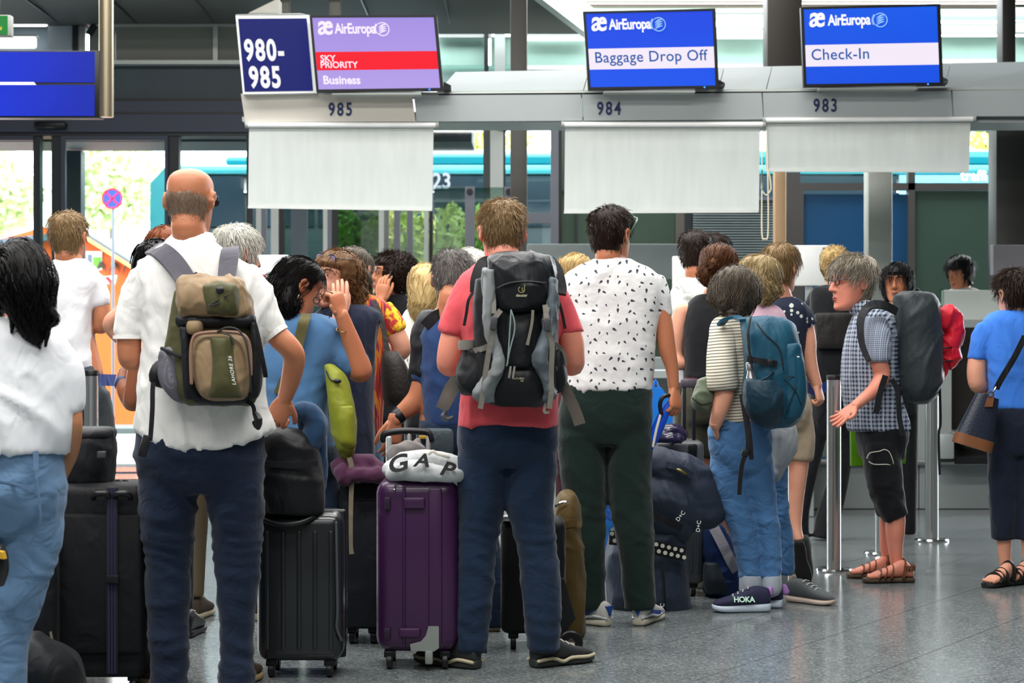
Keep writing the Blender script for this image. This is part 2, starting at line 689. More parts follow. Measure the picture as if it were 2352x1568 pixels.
# == shell of the hall
CEILM = mat('ceiling_panel', '#565854', 0.8, 0, 0.05)
struct('ceiling', MB().box((0, 3.4, 5.65), (26, 27.2, 0.2)), CEILM, label='grey panelled hall ceiling')
struct('wall_left', MB().box((-12.6, 4.5, 2.8), (0.2, 29, 5.8)), WALLG)
struct('wall_right', MB().box((12.6, 4.5, 2.8), (0.2, 29, 5.8)), WALLG)
struct('wall_rear', MB().box((0, -9.6, 2.8), (25, 0.2, 5.8)), mat('rear_wall_paint', '#6f706e', 0.8))
DF = 18.5
sof = struct('ceiling_soffit', MB().prism([(-9, 16.9, 4.36), (0.16, 16.9, 4.36), (0.74, 18.9, 4.30), (-9, 18.9, 4.30)], (0, 0, 0.25)), mat('soffit', '#4b4d49', 0.7, 0, 0.06), label='dark grey soffit above the sliding doors')
mb = MB().prism([(0.16, 16.9, 4.30), (0.24, 16.9, 4.30), (0.82, 18.9, 4.24), (0.74, 18.9, 4.24)], (0, 0, 0.3))
obj('edge_trim', mb, LTFRAME, sof, False)
for k in range(9):
 obj('soffit_joint', MB().box((-6.6 + k * 0.75, 17.9, 4.325), (0.012, 1.9, 0.02)), BLACKPL, sof, False)
sp = thing('ceiling_spotlight', 'round recessed ceiling spotlight above the airline display screens', 'spotlight', W(950, 4, 17.6))
obj('trim_ring', MB().lathe(W(950, 4, 17.6), [(0.10, 0.02), (0.12, 0.0), (0.12, -0.012), (0.09, -0.014), (0.085, 0.02)], 24), LTFRAME, sp)
obj('lamp', MB().lathe(W(950, 4, 17.6), [(0.001, 0.012), (0.084, 0.012), (0.084, 0.004), (0.001, 0.004)], 24), emit('lamp_glow', '#fff3dd', 2.0), sp)
def rects(name, items, d, depth, m, parent=None, bevel=0.0, kind=True):
 out = []
 for r in items:
  mb = MB().pbox(*r, d, depth, bevel)
  if parent is None and kind:
   out.append(struct(name, mb, m))
  else:
   out.append(obj(name, mb, m, parent, False))
 return out
# ---- left: entrance with sliding glass doors
ent = struct('wall_entrance', MB().pbox(-160, 232, 572, 303, DF - 0.05, 0.35), SLATE, label='dark slate door header over the sliding glass entrance')
obj('header_groove', MB().pbox(-160, 257, 572, 262, DF - 0.054, 0.02), BLACKPL, ent, False)
obj('header_strip', MB().pbox(-160, 303, 572, 312, DF - 0.02, 0.3), DKFRAME, ent, False)
rects('mullion', [(76, 310, 92, 1100), (118, 310, 140, 1100), (385, 305, 411, 1100), (566, 300, 580, 1100)], DF, 0.12, DKFRAME, ent)
obj('sensor_box', MB().pbox(77, 278, 150, 293, DF - 0.16, 0.11, 0.02), BLACKPL, ent)
dr = struct('door_1', MB().pbox(140, 312, 385, 322, DF - 0.06, 0.05), SLATE, label='sliding glass door leaf with slim slate frame')
rects('door_stile', [(140, 322, 150, 1095), (378, 322, 385, 1095)], DF - 0.06, 0.05, SLATE, dr)
obj('pane', MB().pbox(150, 322, 378, 1090, DF - 0.045, 0.012), GLASS, dr, False)
obj('door_rail', MB().pbox(150, 1083, 378, 1095, DF - 0.06, 0.05), SLATE, dr, False)
dr2 = struct('door_2', MB().pbox(-150, 312, 76, 322, DF - 0.06, 0.05), SLATE, label='sliding glass door leaf at the left edge')
obj('pane', MB().pbox(92, 312, 118, 1090, DF + 0.03, 0.012), GLASSG, dr2, False)
obj('pane', MB().pbox(-150, 322, 76, 1090, DF - 0.045, 0.012), GLASS, dr2, False)
w1 = struct('window_1', MB().pbox(411, 303, 568, 312, DF, 0.08), DKFRAME, label='glass pane between door and check-in sign')
obj('pane', MB().pbox(411, 312, 568, 1090, DF + 0.03, 0.012), GLASS, w1, False)
struct('canopy', MB().prism([(-8.5, 19.0, 3.25), (-0.4, 19.0, 3.25), (-0.4, 20.6, 3.32), (-8.5, 20.6, 3.32)], (0, 0, 0.3)), mat('canopy_paint', '#2f3d47', 0.6), label='blue grey canopy outside the entrance')
struct('reflection_post', MB().pbox(152, 345, 186, 1090, 20.2, 0.2), mat('post_paint', '#47565c', 0.5), label='added grey post standing for a dark reflection in the door glass')  # dark reflection in the door glass, built as a post
# ---- upper left: mesh louvres and dark panels above the doors
lv = struct('wall_louvre', MB().pbox(200, 50, 600, 58, DF - 0.1, 0.2), LTFRAME, label='perforated grey mesh panels over the entrance')
obj('rail', MB().pbox(200, 138, 600, 147, DF - 0.1, 0.2), LTFRAME, lv, False)
def mesh_panel():
 m, nt, b = new_mat('perforated_mesh')
 tc = nt.new('ShaderNodeTexCoord')
 v = nt.new('ShaderNodeTexVoronoi', i_Scale=55.0, i_Randomness=0.0)
 nt.link(tc, 'Object', v, 'Vector')
 f = nt.math('LESS_THAN', v.outputs['Distance'], 0.32)
 nt.t.links.new(nt.mix(f, hx('#85877f'), hx('#3a3c39')), b.inputs['Base Color'])
 b.inputs['Roughness'].default_value = 0.6
 return m
MESHM = mesh_panel()
for x0, x1 in ((205, 264), (266, 489), (500, 600)):
 obj('mesh_panel', MB().pbox(x0, 58, x1, 138, DF, 0.05), MESHM, lv, False)
obj('upright', MB().pbox(489, 56, 500, 140, DF - 0.04, 0.1), LTFRAME, lv, False)
obj('dark_panel', MB().pbox(200, 147, 600, 226, DF + 0.05, 0.06), mat('dark_teal_panel', '#3c4b52', 0.5), lv, False)
obj('dark_panel', MB().pbox(200, 226, 600, 233, DF + 0.02, 0.06), BLACKPL, lv, False)
for k, (x0, x1) in enumerate(((200, 240), (300, 312), (326, 345))):
 obj('post', MB().pbox(x0, 38, x1, 52, DF + 0.05, 0.08), LTFRAME, lv, False)
ul = struct('wall_upper_left', MB().pbox(110, 38, 166, 118, DF, 0.1), mat('pale_blue_panel', '#aebcc6', 0.6), label='pale panels above the departures display')
obj('post', MB().pbox(166, 30, 178, 120, DF - 0.05, 0.1), DKFRAME, ul, False)
obj('post', MB().pbox(178, 38, 196, 120, DF, 0.1), LTFRAME, ul, False)
obj('post', MB().pbox(-40, 20, -20, 120, DF, 0.1), DKFRAME, ul, False)
obj('panel', MB().pbox(-60, 38, 110, 118, DF + 0.1, 0.1), mat('pale_blue_panel2', '#9fb2bc', 0.6), ul, False)
for r in ((24, 49, 108, 60), (-40, 83, 82, 110)):
 t = thing('tube_lamp', 'bright tube lamp %s' % ('in the top left corner' if r[1] < 60 else 'directly above the blue departures display'), 'lamp', W((r[0] + r[2]) / 2, r[3], DF - 0.1))
 obj('housing', MB().pbox(r[0] - 2, r[1] - 3, r[2] + 2, r[1], DF - 0.1, 0.1), LTFRAME, t, False)
 obj('tube', MB().pbox(*r, DF - 0.09, 0.06, 0.02), emit('tube_white', '#ffffff', 1.6), t)
obj('brace', MB().prism([W(196, 75, DF - .1), W(222, 38, DF - .1), W(232, 38, DF - .1), W(206, 80, DF - .1)], (0, 0.1, 0)), DKFRAME, lv, False)
# ---- upper right: glazed clerestory with tube lamps behind the display screens
MINT = mat('mint_glass_panel', '#a8cbbd', 0.25, 0, 0.06)
MINT2 = mat('grey_green_panel', '#8fa5a0', 0.35, 0, 0.06)
cl = struct('wall_clerestory', MB().pbox(1003, 150, 2500, 300, 19.6, 0.1), MINT2, label='glazed clerestory wall with mint green panes')
for x0, x1 in ((1003, 1116), (1128, 1190), (1200, 1762), (1840, 2305), (2332, 2480)):
 obj('pane', MB().pbox(x0, 84, x1, 150, 19.5, 0.03), MINT, cl, False)
 obj('pane', MB().pbox(x0, 20, x1, 46, 19.5, 0.03), MINT, cl, False)
 obj('rail', MB().pbox(x0, 62, x1, 76, 19.42, 0.08), mat('rail_grey', '#9aa5a3', 0.5), cl, False)
obj('frame', MB().pbox(1003, 76, 1130, 86, 19.38, 0.08), LTFRAME, cl, False)
obj('frame', MB().pbox(1112, 76, 1122, 170, 19.36, 0.06), DKFRAME, cl, False)
obj('frame', MB().pbox(1136, 76, 1160, 170, 19.36, 0.06), LTFRAME, cl, False)
obj('beam', MB().pbox(1340, -12, 2500, 3, 19.2, 0.1), mat('cream_beam', '#d8c9b8', 0.6), cl, False)
obj('beam', MB().pbox(1340, 9, 2500, 16, 19.3, 0.1), mat('cream_beam', '#d8c9b8', 0.6), cl, False)
TUBE = emit('tube_cool', '#f4fff8', 1.5)
for (x0, y0, x1, y1, lb) in ((1003, 48, 1175, 60, 'short clerestory tube lamp left of the dark pillar'), (1205, 40, 1345, 54, 'upper clerestory tube lamp left of the bag drop screen'),
       (1205, 82, 1345, 92, 'lower clerestory tube lamp left of the bag drop screen'), (1640, 32, 1762, 46, 'upper clerestory tube lamp right of the bag drop screen'),
       (1640, 68, 1762, 88, 'lower clerestory tube lamp right of the bag drop screen'), (2160, 20, 2303, 32, 'upper clerestory tube lamp right of the check-in screen'),
       (2160, 58, 2303, 74, 'lower clerestory tube lamp right of the check-in screen'), (2332, 16, 2480, 28, 'upper clerestory tube lamp at the right edge'),
       (2332, 52, 2480, 72, 'lower clerestory tube lamp at the right edge')):
 t = thing('tube_lamp', lb, 'lamp', W((x0 + x1) / 2, y1, 19.4), 'clerestory tube lamps')
 obj('housing', MB().pbox(x0, y0 - 4, x1, y0, 19.3, 0.12), LTFRAME, t, False)
 obj('tube', MB().pbox(x0, y0, x1, y1, 19.32, 0.07, 0.02), TUBE, t)
for (x0, x1, y0, y1) in ((1205, 1345, 150, 160), (1640, 1762, 147, 156), (2160, 2300, 136, 146)):
 obj('sill', MB().pbox(x0, y0, x1, y1, 19.3, 0.1), WHITE_PRINT, cl, False)
# ---- glazed facade behind the counters
fa = struct('wall_facade', MB().pbox(575, 268, 2500, 280, DF, 0.2), DKFRAME, label='steel framed glass facade behind the counters')
for x0, x1, m in ((588, 600, LTFRAME), (600, 610, GYFRAME), (622, 640, LTFRAME), (640, 652, BLACKPL), (668, 705, mat('blue_grey_post', '#4c5a62', 0.5)),
    (742, 752, LTFRAME), (752, 762, GYFRAME), (762, 775, BLACKPL), (870, 882, LTFRAME), (884, 892, GYFRAME), (905, 918, GYFRAME),
    (935, 948, GYFRAME), (974, 984, LTFRAME), (986, 994, BLACKPL), (1110, 1126, mat('dark_edge', '#2d3a3a', 0.4)), (1126, 1156, LTFRAME), (1156, 1161, BLACKPL),
    (1265, 1283, GYFRAME), (1283, 1290, BLACKPL), (1322, 1326, DKFRAME), (1552, 1572, mat('brown_grey_post', '#5c5650', 0.5)), (1572, 1590, DKFRAME)):
 obj('mullion', MB().pbox(x0, 280, x1, 1085, DF, 0.1), m, fa, False)
for r in ((652, 280, 668, 1085), (705, 280, 742, 1085)):
 obj('pane', MB().pbox(*r, DF + 0.04, 0.012), GLASSG, fa, False)
for r in ((775, 280, 870, 1085),):
 obj('pane', MB().pbox(*r, DF + 0.04, 0.012), glass('deep_green_glass', (0.35, 0.5, 0.42), 0.1), fa, False)
for r in ((892, 280, 974, 1085), (994, 280, 1110, 1085), (1161, 280, 1265, 1085)):
 obj('pane', MB().pbox(*r, DF + 0.04, 0.012), GLASS, fa, False)
obj('transom', MB().pbox(1161, 489, 1265, 512, DF, 0.1), GYFRAME, fa, False)
DGREEN = mat('dark_green_glass', '#43564c', 0.18, 0, 0.12, 2)
DGREEN2 = mat('olive_green_glass', '#3f5042', 0.18, 0, 0.12, 2)
for r, m in (((1290, 280, 1322, 438), DGREEN), ((1290, 441, 1322, 1085), DGREEN2), ((1326, 280, 1552, 1085), DGREEN2), ((2102, 438, 2285, 1085), DGREEN), ((2285, 438, 2480, 1085), DGREEN)):
 obj('pane', MB().pbox(*r, DF + 0.04, 0.03), m, fa, False)
obj('transom', MB().pbox(1290, 437, 1326, 442, DF + 0.01, 0.06), BLACKPL, fa, False)
BRN = mat('taupe_frame', '#4d4a48', 0.5, 0.2)
for r in ((1805, 395, 1838, 1085), (1838, 420, 2350, 436), (2086, 395, 2102, 1085), (1838, 436, 1846, 1085)):
 obj('frame', MB().pbox(*r, DF, 0.1), BRN, fa, False)
obj('blue_panel', MB().pbox(1846, 446, 2086, 1085, DF + 0.05, 0.04), mat('navy_blue_panel', '#164a72', 0.35, 0, 0.1), fa, False)
for r in ((1572, 280, 1805, 420), (1838, 280, 2086, 420), (2102, 280, 2480, 420)):
 obj('pane', MB().pbox(*r, DF + 0.05, 0.012), GLASS, fa, False)
vb = thing('venetian_blind', 'grey horizontal slat blind between dark post and wooden post', 'blind', W(1690, 620, DF - 0.12))
sl_me = None
for k in range(42):
 y = 462 + k * 6
 if sl_me is None:
  R = Matrix.Rotation(math.radians(28), 3, 'X')
  a = W(1592, y, DF - 0.1)
  bb = W(1780, y, DF - 0.1)
  o = obj('slat', MB().box((0, 0, 0), (bb.x - a.x, 0.028, 0.003), R), mat('slat_paint', '#8e9b9c', 0.5), None, False)
  sl_me = o.data
 else:
  o = bpy.data.objects.new('slat', sl_me)
  COL.objects.link(o)
 o.parent = vb
 o.location = (W(1686, y, DF - 0.1) - vb.location)
obj('head_rail', MB().pbox(1590, 452, 1782, 460, DF - 0.13, 0.16), GYFRAME, vb, False)
obj('backing', MB().pbox(1590, 455, 1782, 1085, DF + 0.04, 0.02), mat('dim_teal', '#3a4b4c', 0.5), fa, False)
for nm, r, d, dep, col, lb in (('column', (1172, -60, 1211, 1120), 16.0, 0.16, '#4b4843', 'dark grey steel column left of the bag drop blind'),
       ('column', (1762, -60, 1843, 200), 17.0, 0.3, '#39342f', 'wide dark brown column behind the check-in screen'),
       ('column', (2302, -60, 2334, 200), 16.5, 0.2, '#322f2d', 'narrow dark column at the upper right edge'),
       ('column', (2288, 262, 2362, 1100), 14.6, 0.25, '#42423f', 'broad dark column behind the short-haired woman in blue'),
       ('column', (1994, 300, 2050, 1110), 15.2, 0.2, '#b5b8b0', 'light grey square column behind the blind'),
       ('column', (638, -30, 665, 70), 17.2, 0.1, '#8d8a80', 'short beige post over the blue number sign'),
       ('column', (755, -30, 782, 60), 17.2, 0.1, '#8d8a80', 'short beige post over the purple screen'),
       ('wooden_post', (1779, 380, 1806, 1110), 15.8, 0.1, '#c9a37c', 'pale wooden post beside the hanging blind cord')):
 struct(nm, MB().pbox(*r, d, dep, 0.012), mat('col' + col, col, 0.5, 0.1, 0.06), label=lb, smooth=True)
struct('trim_1', MB().prism([W(570, 30, 14.2), W(640, -4, 14.2), W(640, 30, 14.2)], (0, 0.2, 0)), mat('trim_beige', '#a9a69c', 0.6), label='pale gusset above the blue number sign')
gg = thing('glass_gate', 'low clear glass gate with grey clamp posts behind red shirt man', 'gate', W(1118, 1085, 17.6))
for x0, x1 in ((1068, 1090), (1158, 1180)):
 p = obj('post', MB().pbox(x0, 428, x1, 1110, 17.5, 0.06), GYFRAME, gg, False)
 obj('clamp', MB().lathe(W((x0 + x1) / 2, 440, 17.48), [(0.001, 0), (0.03, 0), (0.03, 0.02), (0.001, 0.02)], 16, 'y'), BLACKPL, p)
obj('pane', MB().pbox(1090, 430, 1158, 1100, 17.53, 0.012), GLASSG, gg, False)
obj('pane', MB().pbox(1000, 428, 1068, 1100, 17.53, 0.012), GLASSG, gg, False)
gl = thing('warning_light', 'small yellow fixture at the top of the glass door', 'light', W(1153, 295, DF - .1))
obj('housing', MB().pbox(1142, 283, 1158, 295, DF - .1, 0.12, 0.015), mat('yellow_plastic', '#b89b1c', 0.4), gl)
obj('bracket', MB().pbox(1158, 278, 1163, 297, DF - .1, 0.1), BLACKPL, gl, False)
# == outside
struct('ground_outside', MB().box((0, 74, -0.12), (160, 108.5, 0.2)), CONC, label='bright paved forecourt outside')
struct('road', MB().box((0, 46, -0.02), (150, 9, 0.03)), mat('asphalt', '#3f4244', 0.9), label='dark asphalt road beyond the forecourt')
struct('kerb', MB().box((-9, 28, 0.02), (16, 1.4, 0.08)), mat('kerb_stone', '#5a5f60', 0.9), label='dark kerb strip beyond the doors')
TEAL = mat('teal_paint', '#0c7884', 0.3, 0, 0.05)
TEALL = mat('light_teal_paint', '#45a3ae', 0.3, 0, 0.04)
BUSD = mat('bus_window_dark', '#20303a', 0.12, 0, 0.15)
db = 23.0
bus = thing('bus', 'long teal city bus waiting outside behind the glass facade', 'bus', W(1300, 1030, db))
obj('body', MB().pbox(380, 440, 2420, 990, db, 2.4, 0.12), mat('bus_lower', '#26363c', 0.35), bus)
obj('roof', MB().pbox(372, 378, 2420, 402, db - 0.03, 2.46, 0.10), TEALL, bus)
obj('roof_cover', MB().pbox(900, 342, 2400, 380, db + 0.25, 1.8, 0.12), TEAL, bus)
obj('roof_cover', MB().pbox(515, 358, 610, 380, db + 0.25, 1.8, 0.10), TEAL, bus)
obj('front_panel', MB().prism([W(345, 420, db - 0.02), W(380, 384, db - 0.02), W(412, 384, db - 0.02), W(412, 985, db - 0.02), W(338, 985, db - 0.02)], (0, 2.4, 0)), mat('bus_front_teal', '#2f7f86', 0.4), bus, False)
for x0, x1 in ((420, 560), (570, 720), (730, 860), (870, 990), (996, 1140), (1150, 1400), (1410, 1700), (1710, 1990), (2000, 2060)):
 obj('window', MB().pbox(x0, 404, x1, 520, db - 0.025, 0.06), BUSD, bus, False)
obj('side_panel', MB().pbox(2066, 402, 2420, 470, db - 0.03, 0.06), mat('bus_pale_blue', '#7fb8cf', 0.4), bus, False)
mb = MB()
text_mesh(mb, 'traffi', W(2206, 414, db - 0.04), (1, 0, 0), (0, 0, 1), 0.17, 0.02, 1.0)
obj('lettering', mb, WHITE_PRINT, bus, False)
mb = MB()
text_mesh(mb, '23', W(992, 432, db - 0.04), (1, 0, 0), (0, 0, 1), 0.26, 0.02, 0.9)
obj('route_number', mb, emit('led_white', '#dfe6ff', 1.5), bus, False)
for x in (560, 1180, 1900, 2200):
 c = W(x, 1000, db + 0.15)
 obj('wheel', MB().lathe((c.x, c.y - 0.2, 0.46), [(0.001, 0), (0.28, 0.0), (0.46, 0.03), (0.46, 0.25), (0.001, 0.25)], 24, 'y'), BLACKPL, bus)
KOR = mat('orange_paint', '#ee5c12', 0.6, 0, 0.08)
KRF = mat('kiosk_roof', '#56606c', 0.7, 0, 0.1)
dk = 30.0
kiosk = thing('kiosk', 'orange kiosk hut with pitched grey roof and animal cutouts', 'kiosk', W(250, 1060, dk))
obj('wall', MB().prism([W(200, 548, dk), W(318, 625, dk), W(318, 1040, dk), W(-40, 1040, dk), W(-40, 560, dk), W(100, 520, dk)], (0, 1.6, 0)), KOR, kiosk, False)
obj('roof', MB().prism([W(186, 527, dk - 0.25), W(330, 618, dk - 0.25), W(330, 634, dk - 0.25), W(186, 543, dk - 0.25)], (0, 2.0, 0)), KRF, kiosk, False)
obj('roof', MB().prism([W(186, 527, dk - 0.25), W(-60, 556, dk - 0.25), W(-60, 570, dk - 0.25), W(186, 543, dk - 0.25)], (0, 2.0, 0)), KRF, kiosk, False)
obj('fascia_board', MB().prism([W(194, 540, dk - 0.28), W(318, 618, dk - 0.28), W(318, 628, dk - 0.28), W(194, 549, dk - 0.28)], (0, 0.03, 0)), mat('pale_orange', '#f9a765', 0.6), kiosk, False)
bd = obj('picture_board', MB().pbox(198, 577, 234, 620, dk - 0.03, 0.03), WHITE_PRINT, kiosk, False)
obj('green_patch', MB().pbox(213, 590, 232, 616, dk - 0.04, 0.012, 0.004), mat('leaf_green_print', '#67b52f', 0.6), bd)
obj('dark_patch', MB().pbox(200, 584, 211, 612, dk - 0.04, 0.012, 0.004), mat('grey_print', '#6a6f86', 0.6), bd)
CUT = mat('cutout_grey', '#4a4038', 0.7)
for cx in (232, 262, 294):
 mb = MB()
 mb.tube([W(cx - 6, 612, dk - 0.05), W(cx, 607, dk - 0.05), W(cx + 6, 611, dk - 0.05)], [0.02, 0.045, 0.025], 8)
 mb.tube([W(cx + 5, 611, dk - 0.05), W(cx + 10, 618, dk - 0.05), W(cx + 13, 627, dk - 0.05)], [0.018, 0.012, 0.006], 8)
 mb.tube([W(cx - 6, 612, dk - 0.05), W(cx - 9, 620, dk - 0.05), W(cx - 13, 628, dk - 0.05)], [0.014, 0.011, 0.007], 8)
 obj('animal_cutout', mb, CUT, kiosk)
obj('awning', MB().prism([W(228, 636, dk - 0.3), W(268, 632, dk - 0.3), W(262, 654, dk - 0.3), W(240, 650, dk - 0.3)], (0, 0.05, 0)), WHITE_PRINT, kiosk, False)
obj('awning_stripe', MB().prism([W(240, 636, dk - 0.33), W(250, 635, dk - 0.33), W(262, 652, dk - 0.33), W(254, 654, dk - 0.33)], (0, 0.02, 0)), mat('red_stripe', '#d3232a', 0.6), kiosk, False)
ds = 27.0
c = W(258, 456, ds)
sg = thing('traffic_sign', 'round red and blue no stopping sign on a pole outside', 'sign', W(258, 1053, ds))
R0 = 24 * ds / F
obj('pole', MB().tube([(c.x, c.y + 0.05, 0), (c.x, c.y + 0.05, c.z + 0.1)], 0.022, 12, 1), GYFRAME, sg)
obj('disc', MB().lathe(c, [(0.001, -0.004), (R0 * 0.97, -0.004), (R0 * 0.97, 0.01), (0.001, 0.01)], 32, 'y'), mat('sign_blue', '#2b46c0', 0.4), sg)
REDS = mat('sign_red', '#c8102e', 0.4)
obj('ring', MB().lathe(c, [(R0 * 0.84, -0.012), (R0, -0.012), (R0, 0.008), (R0 * 0.84, 0.008)], 32, 'y', True), REDS, sg)
for a in (45, -45):
 obj('cross_bar', MB().box((c.x, c.y - 0.009, c.z), (R0 * 1.6, 0.008, R0 * 0.15), Matrix.Rotation(math.radians(a), 3, 'Y')), REDS, sg, False)
def foliage(center, rad, n, size, seed):
 r = np.random.default_rng(seed)
 mb = MB()
 for k in range(n):
  v = Vector(r.normal(size=3))
  v = v.normalized() * (r.random() ** 0.4)
  p = Vector(center) + Vector((v.x * rad[0], v.y * rad[1], v.z * rad[2]))
  a = Vector(r.normal(size=3)).normalized() * size * (0.6 + r.random())
  b = a.orthogonal().normalized() * size * 0.6
  mb.add([p - a, p + b, p + a, p - b], [(0, 1, 2, 3)])
 return mb
LEAF = mat('sunlit_leaves', '#dbe27a', 0.6, 0, 0.5, 1.2)
LEAF2 = mat('fresh_green_leaves', '#b7d264', 0.6, 0, 0.5, 1.2)
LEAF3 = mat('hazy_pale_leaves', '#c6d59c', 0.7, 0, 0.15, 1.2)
BARK = mat('bark', '#5a4a3a', 0.9)
for (px, py, rx, rz, d, lb, m) in ((1085, 330, 1.2, 1.0, 36, 'sunlit yellow green tree beyond the bus left of column', LEAF), (2270, 300, 1.6, 1.1, 38, 'sunlit yellow green tree beyond the bus at right', LEAF),
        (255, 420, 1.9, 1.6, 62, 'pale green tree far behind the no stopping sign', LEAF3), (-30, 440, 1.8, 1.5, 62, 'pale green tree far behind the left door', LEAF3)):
 c = W(px, py, d)
 t = thing('street_tree', lb, 'tree', (c.x, c.y, 0))
 obj('crown', foliage(c, (rx, rx * 0.8, rz), 1500, 0.10 * d / 36, abs(int(px))), m, t, False)
 obj('trunk', MB().tube([(c.x, c.y, 0), (c.x + 0.05, c.y, c.z * 0.5), (c.x, c.y, c.z)], [0.16, 0.12, 0.06], 10), BARK, t)
hd = thing('hedge', 'bright green hedge added outside for foliage mirrored in the glass', 'hedge', W(960, 1060, 20.0))  # stands in for foliage mirrored in the glass
for k in range(5):
 obj('foliage', foliage(W(800 + k * 78, 580, 20.1), (0.24, 0.25, 0.56), 480, 0.055, k), mat('sunlit_hedge', '#e9ef86', 0.6, 0, .4, 1.2) if k % 2 else LEAF2, hd, False)  # every other clump paler, sunlight put into its colour
obj('planter', MB().pbox(770, 690, 1160, 1060, 19.8, 0.6, 0.03), CONC, hd)
# == check-in gantry with number panels
DG = 13.5
g = struct('trim_2', MB().pbox(556, 268, 2420, 278, DG + 0.05, 0.5), SILVER, label='silver check-in gantry beam carrying desk numbers')
g.name = 'gantry_beam'
FT = 0.06   # the fascia leans out towards the hall at its top edge
def lean(x, y, dd=0.0, top=213.0, bot=279.0):
 t = (bot - y) / (bot - top)
 return W(x, y, DG - FT * t + dd)
WARM = mat('warm_fascia', '#d5d0c5', 0.5, 0.1, 0.03)
GREYF = mat('grey_fascia', '#b4bbbb', 0.5, 0.1, 0.03)
for (tl, tr, br, bl, m) in (((553, 215), (947, 219), (954, 279), (563, 280), WARM), ((950, 219), (1334, 217), (1338, 277), (957, 279), GREYF),
       ((1337, 217), (1749, 213), (1752, 274), (1341, 277), GREYF), ((1752, 213), (2184, 208), (2188, 267), (1755, 274), GREYF),
       ((2188, 208), (2440, 205), (2444, 266), (2191, 267), GREYF)):
 obj('fascia_panel', MB().prism([lean(*tl), lean(*tr), lean(*br), lean(*bl)], (0, 0.06, 0)), m, g, False)
for s, x, y0, y1 in (('985', 754, 265, 236), ('984', 1371, 263, 234), ('983', 1868, 256, 227)):
 mb = MB()
 h = (y0 - y1) * DG / F
 u = Vector((1, 0, 0.006))
 v = (lean(x, y1) - lean(x, y0)).normalized()
 text_mesh(mb, s, lean(x, y0, -0.006), u, v, h / 0.69, 0.02, 0.74, space=1.28)
 obj('number', mb, NAVY_PRINT, g, False)
obj('lip', MB().prism([W(730, 213, DG - .05), W(2440, 199, DG - .05), W(2440, 205, DG - .05), W(730, 217, DG - .05)], (0, 0.3, 0)), LTFRAME, g, False)
obj('shadow_gap', MB().prism([W(556, 214, DG - .03), W(2440, 204, DG - .03), W(2440, 209, DG - .03), W(556, 219, DG - .03)], (0, 0.25, 0)), BLACKPL, g, False)
CANM = mat('canopy_top_grey', '#66716e', 0.5, 0.1, 0.05)
xs = (1006, 1340, 1650, 1760, 2170, 2440)
for a, b in zip(xs, xs[1:]):
 yt = lambda x: 166 - (x - 1010) * 0.018
 yl = lambda x: 210 - (x - 1010) * 0.0075
 fr = lambda x: W(x, yl(x), DG - 0.04)
 bk = lambda x: W(x, yt(x), DG + 0.55)
 sh = 14 if a > 1006 else 40
 pts = [fr(a + 1), fr(b - 1), bk(b + 14 - 1), bk(a + sh)]
 obj('canopy_panel', MB().prism(pts, (0, 0.02, -0.03)), CANM, g, False)
obj('underside', MB().pbox(560, 276, 2430, 281, DG + 0.02, 0.5), SILVER, g, False)
# ---- number sign 980-985
DS = DG - 0.12
ns = thing('number_sign', 'tall white framed blue sign reading 980-985 at gantry end', 'sign', W(640, 215, DS))
def quadpanel(name, q, d, depth, m, parent, dt=0.0):
 """panel from four picture corners (tl, tr, br, bl); the top edge stands dt nearer"""
 pts = [W(*q[0], d - dt), W(*q[1], d - dt), W(*q[2], d), W(*q[3], d)]
 return obj(name, MB().prism(pts, (0, depth, 0)), m, parent, False)
quadpanel('case', ((541, 36), (712, 35), (727, 213), (558, 216)), DS, 0.25, mat('sign_white', '#dfe2df', 0.4), ns, 0.05)
quadpanel('face', ((547, 43), (704, 42), (719, 208), (562, 210)), DS - 0.006, 0.01, emit('sign_blue_glow', '#03187e', 0.75), ns, 0.05)
quadpanel('top_cap', ((541, 33), (690, 30), (712, 35), (541, 37)), DS + 0.02, 0.2, mat('sign_white', '#dfe2df', 0.4), ns, 0.05)
for s, x, y0, y1, ws in (('980-', 563, 138, 92, 0.66), ('985', 574, 200, 154, 0.66)):
 mb = MB()
 U = Vector((1, 0, 0.004))
 dl = lambda y: DS - 0.012 - 0.05 * (210 - y) / 168
 V = (W(x - 4, y1, dl(y1)) - W(x, y0, dl(y0))).normalized()
 text_mesh(mb, s, W(x, y0, dl(y0)), U, V, (y0 - y1) * DS / F / 0.69, 0.035, ws, space=1.16)
 obj('lettering', mb, emit('sign_white_glow', '#ffffff', 0.95), ns, False)
# ---- display screens
def plane_uv(q, d, dt):
 tl, tr, br, bl = [W(*q[0], d - dt), W(*q[1], d - dt), W(*q[2], d), W(*q[3], d)]
 def at(u, v, off=0.0):
  a = tl.lerp(tr, u)
  b = bl.lerp(br, u)
  p = a.lerp(b, v)
  return p + Vector((0, -off, 0))
 return at
def grad(name, c0, c1, strength, z0, z1, axis=2):
 m, nt, b = new_mat(name)
 tc = nt.new('ShaderNodeTexCoord')
 sp = nt.new('ShaderNodeSeparateXYZ')
 nt.link(tc, 'Generated', sp, 0)
 nz = nt.new('ShaderNodeTexNoise', i_Scale=2.5, i_Detail=2.0)
 nt.link(tc, 'Generated', nz, 'Vector')
 f = nt.math('ADD', nt.math('MULTIPLY', sp.outputs[axis], 0.8), nt.math('MULTIPLY', nz.outputs[0], 0.2))
 b.inputs['Base Color'].default_value = (0.01, 0.01, 0.01, 1)
 b.inputs['Roughness'].default_value = 0.4
 b.inputs['Specular IOR Level'].default_value = 0.12
 nt.t.links.new(nt.mix(f, hx(c0), hx(c1)), b.inputs['Emission Color'])
 b.inputs['Emission Strength'].default_value = strength
 return m
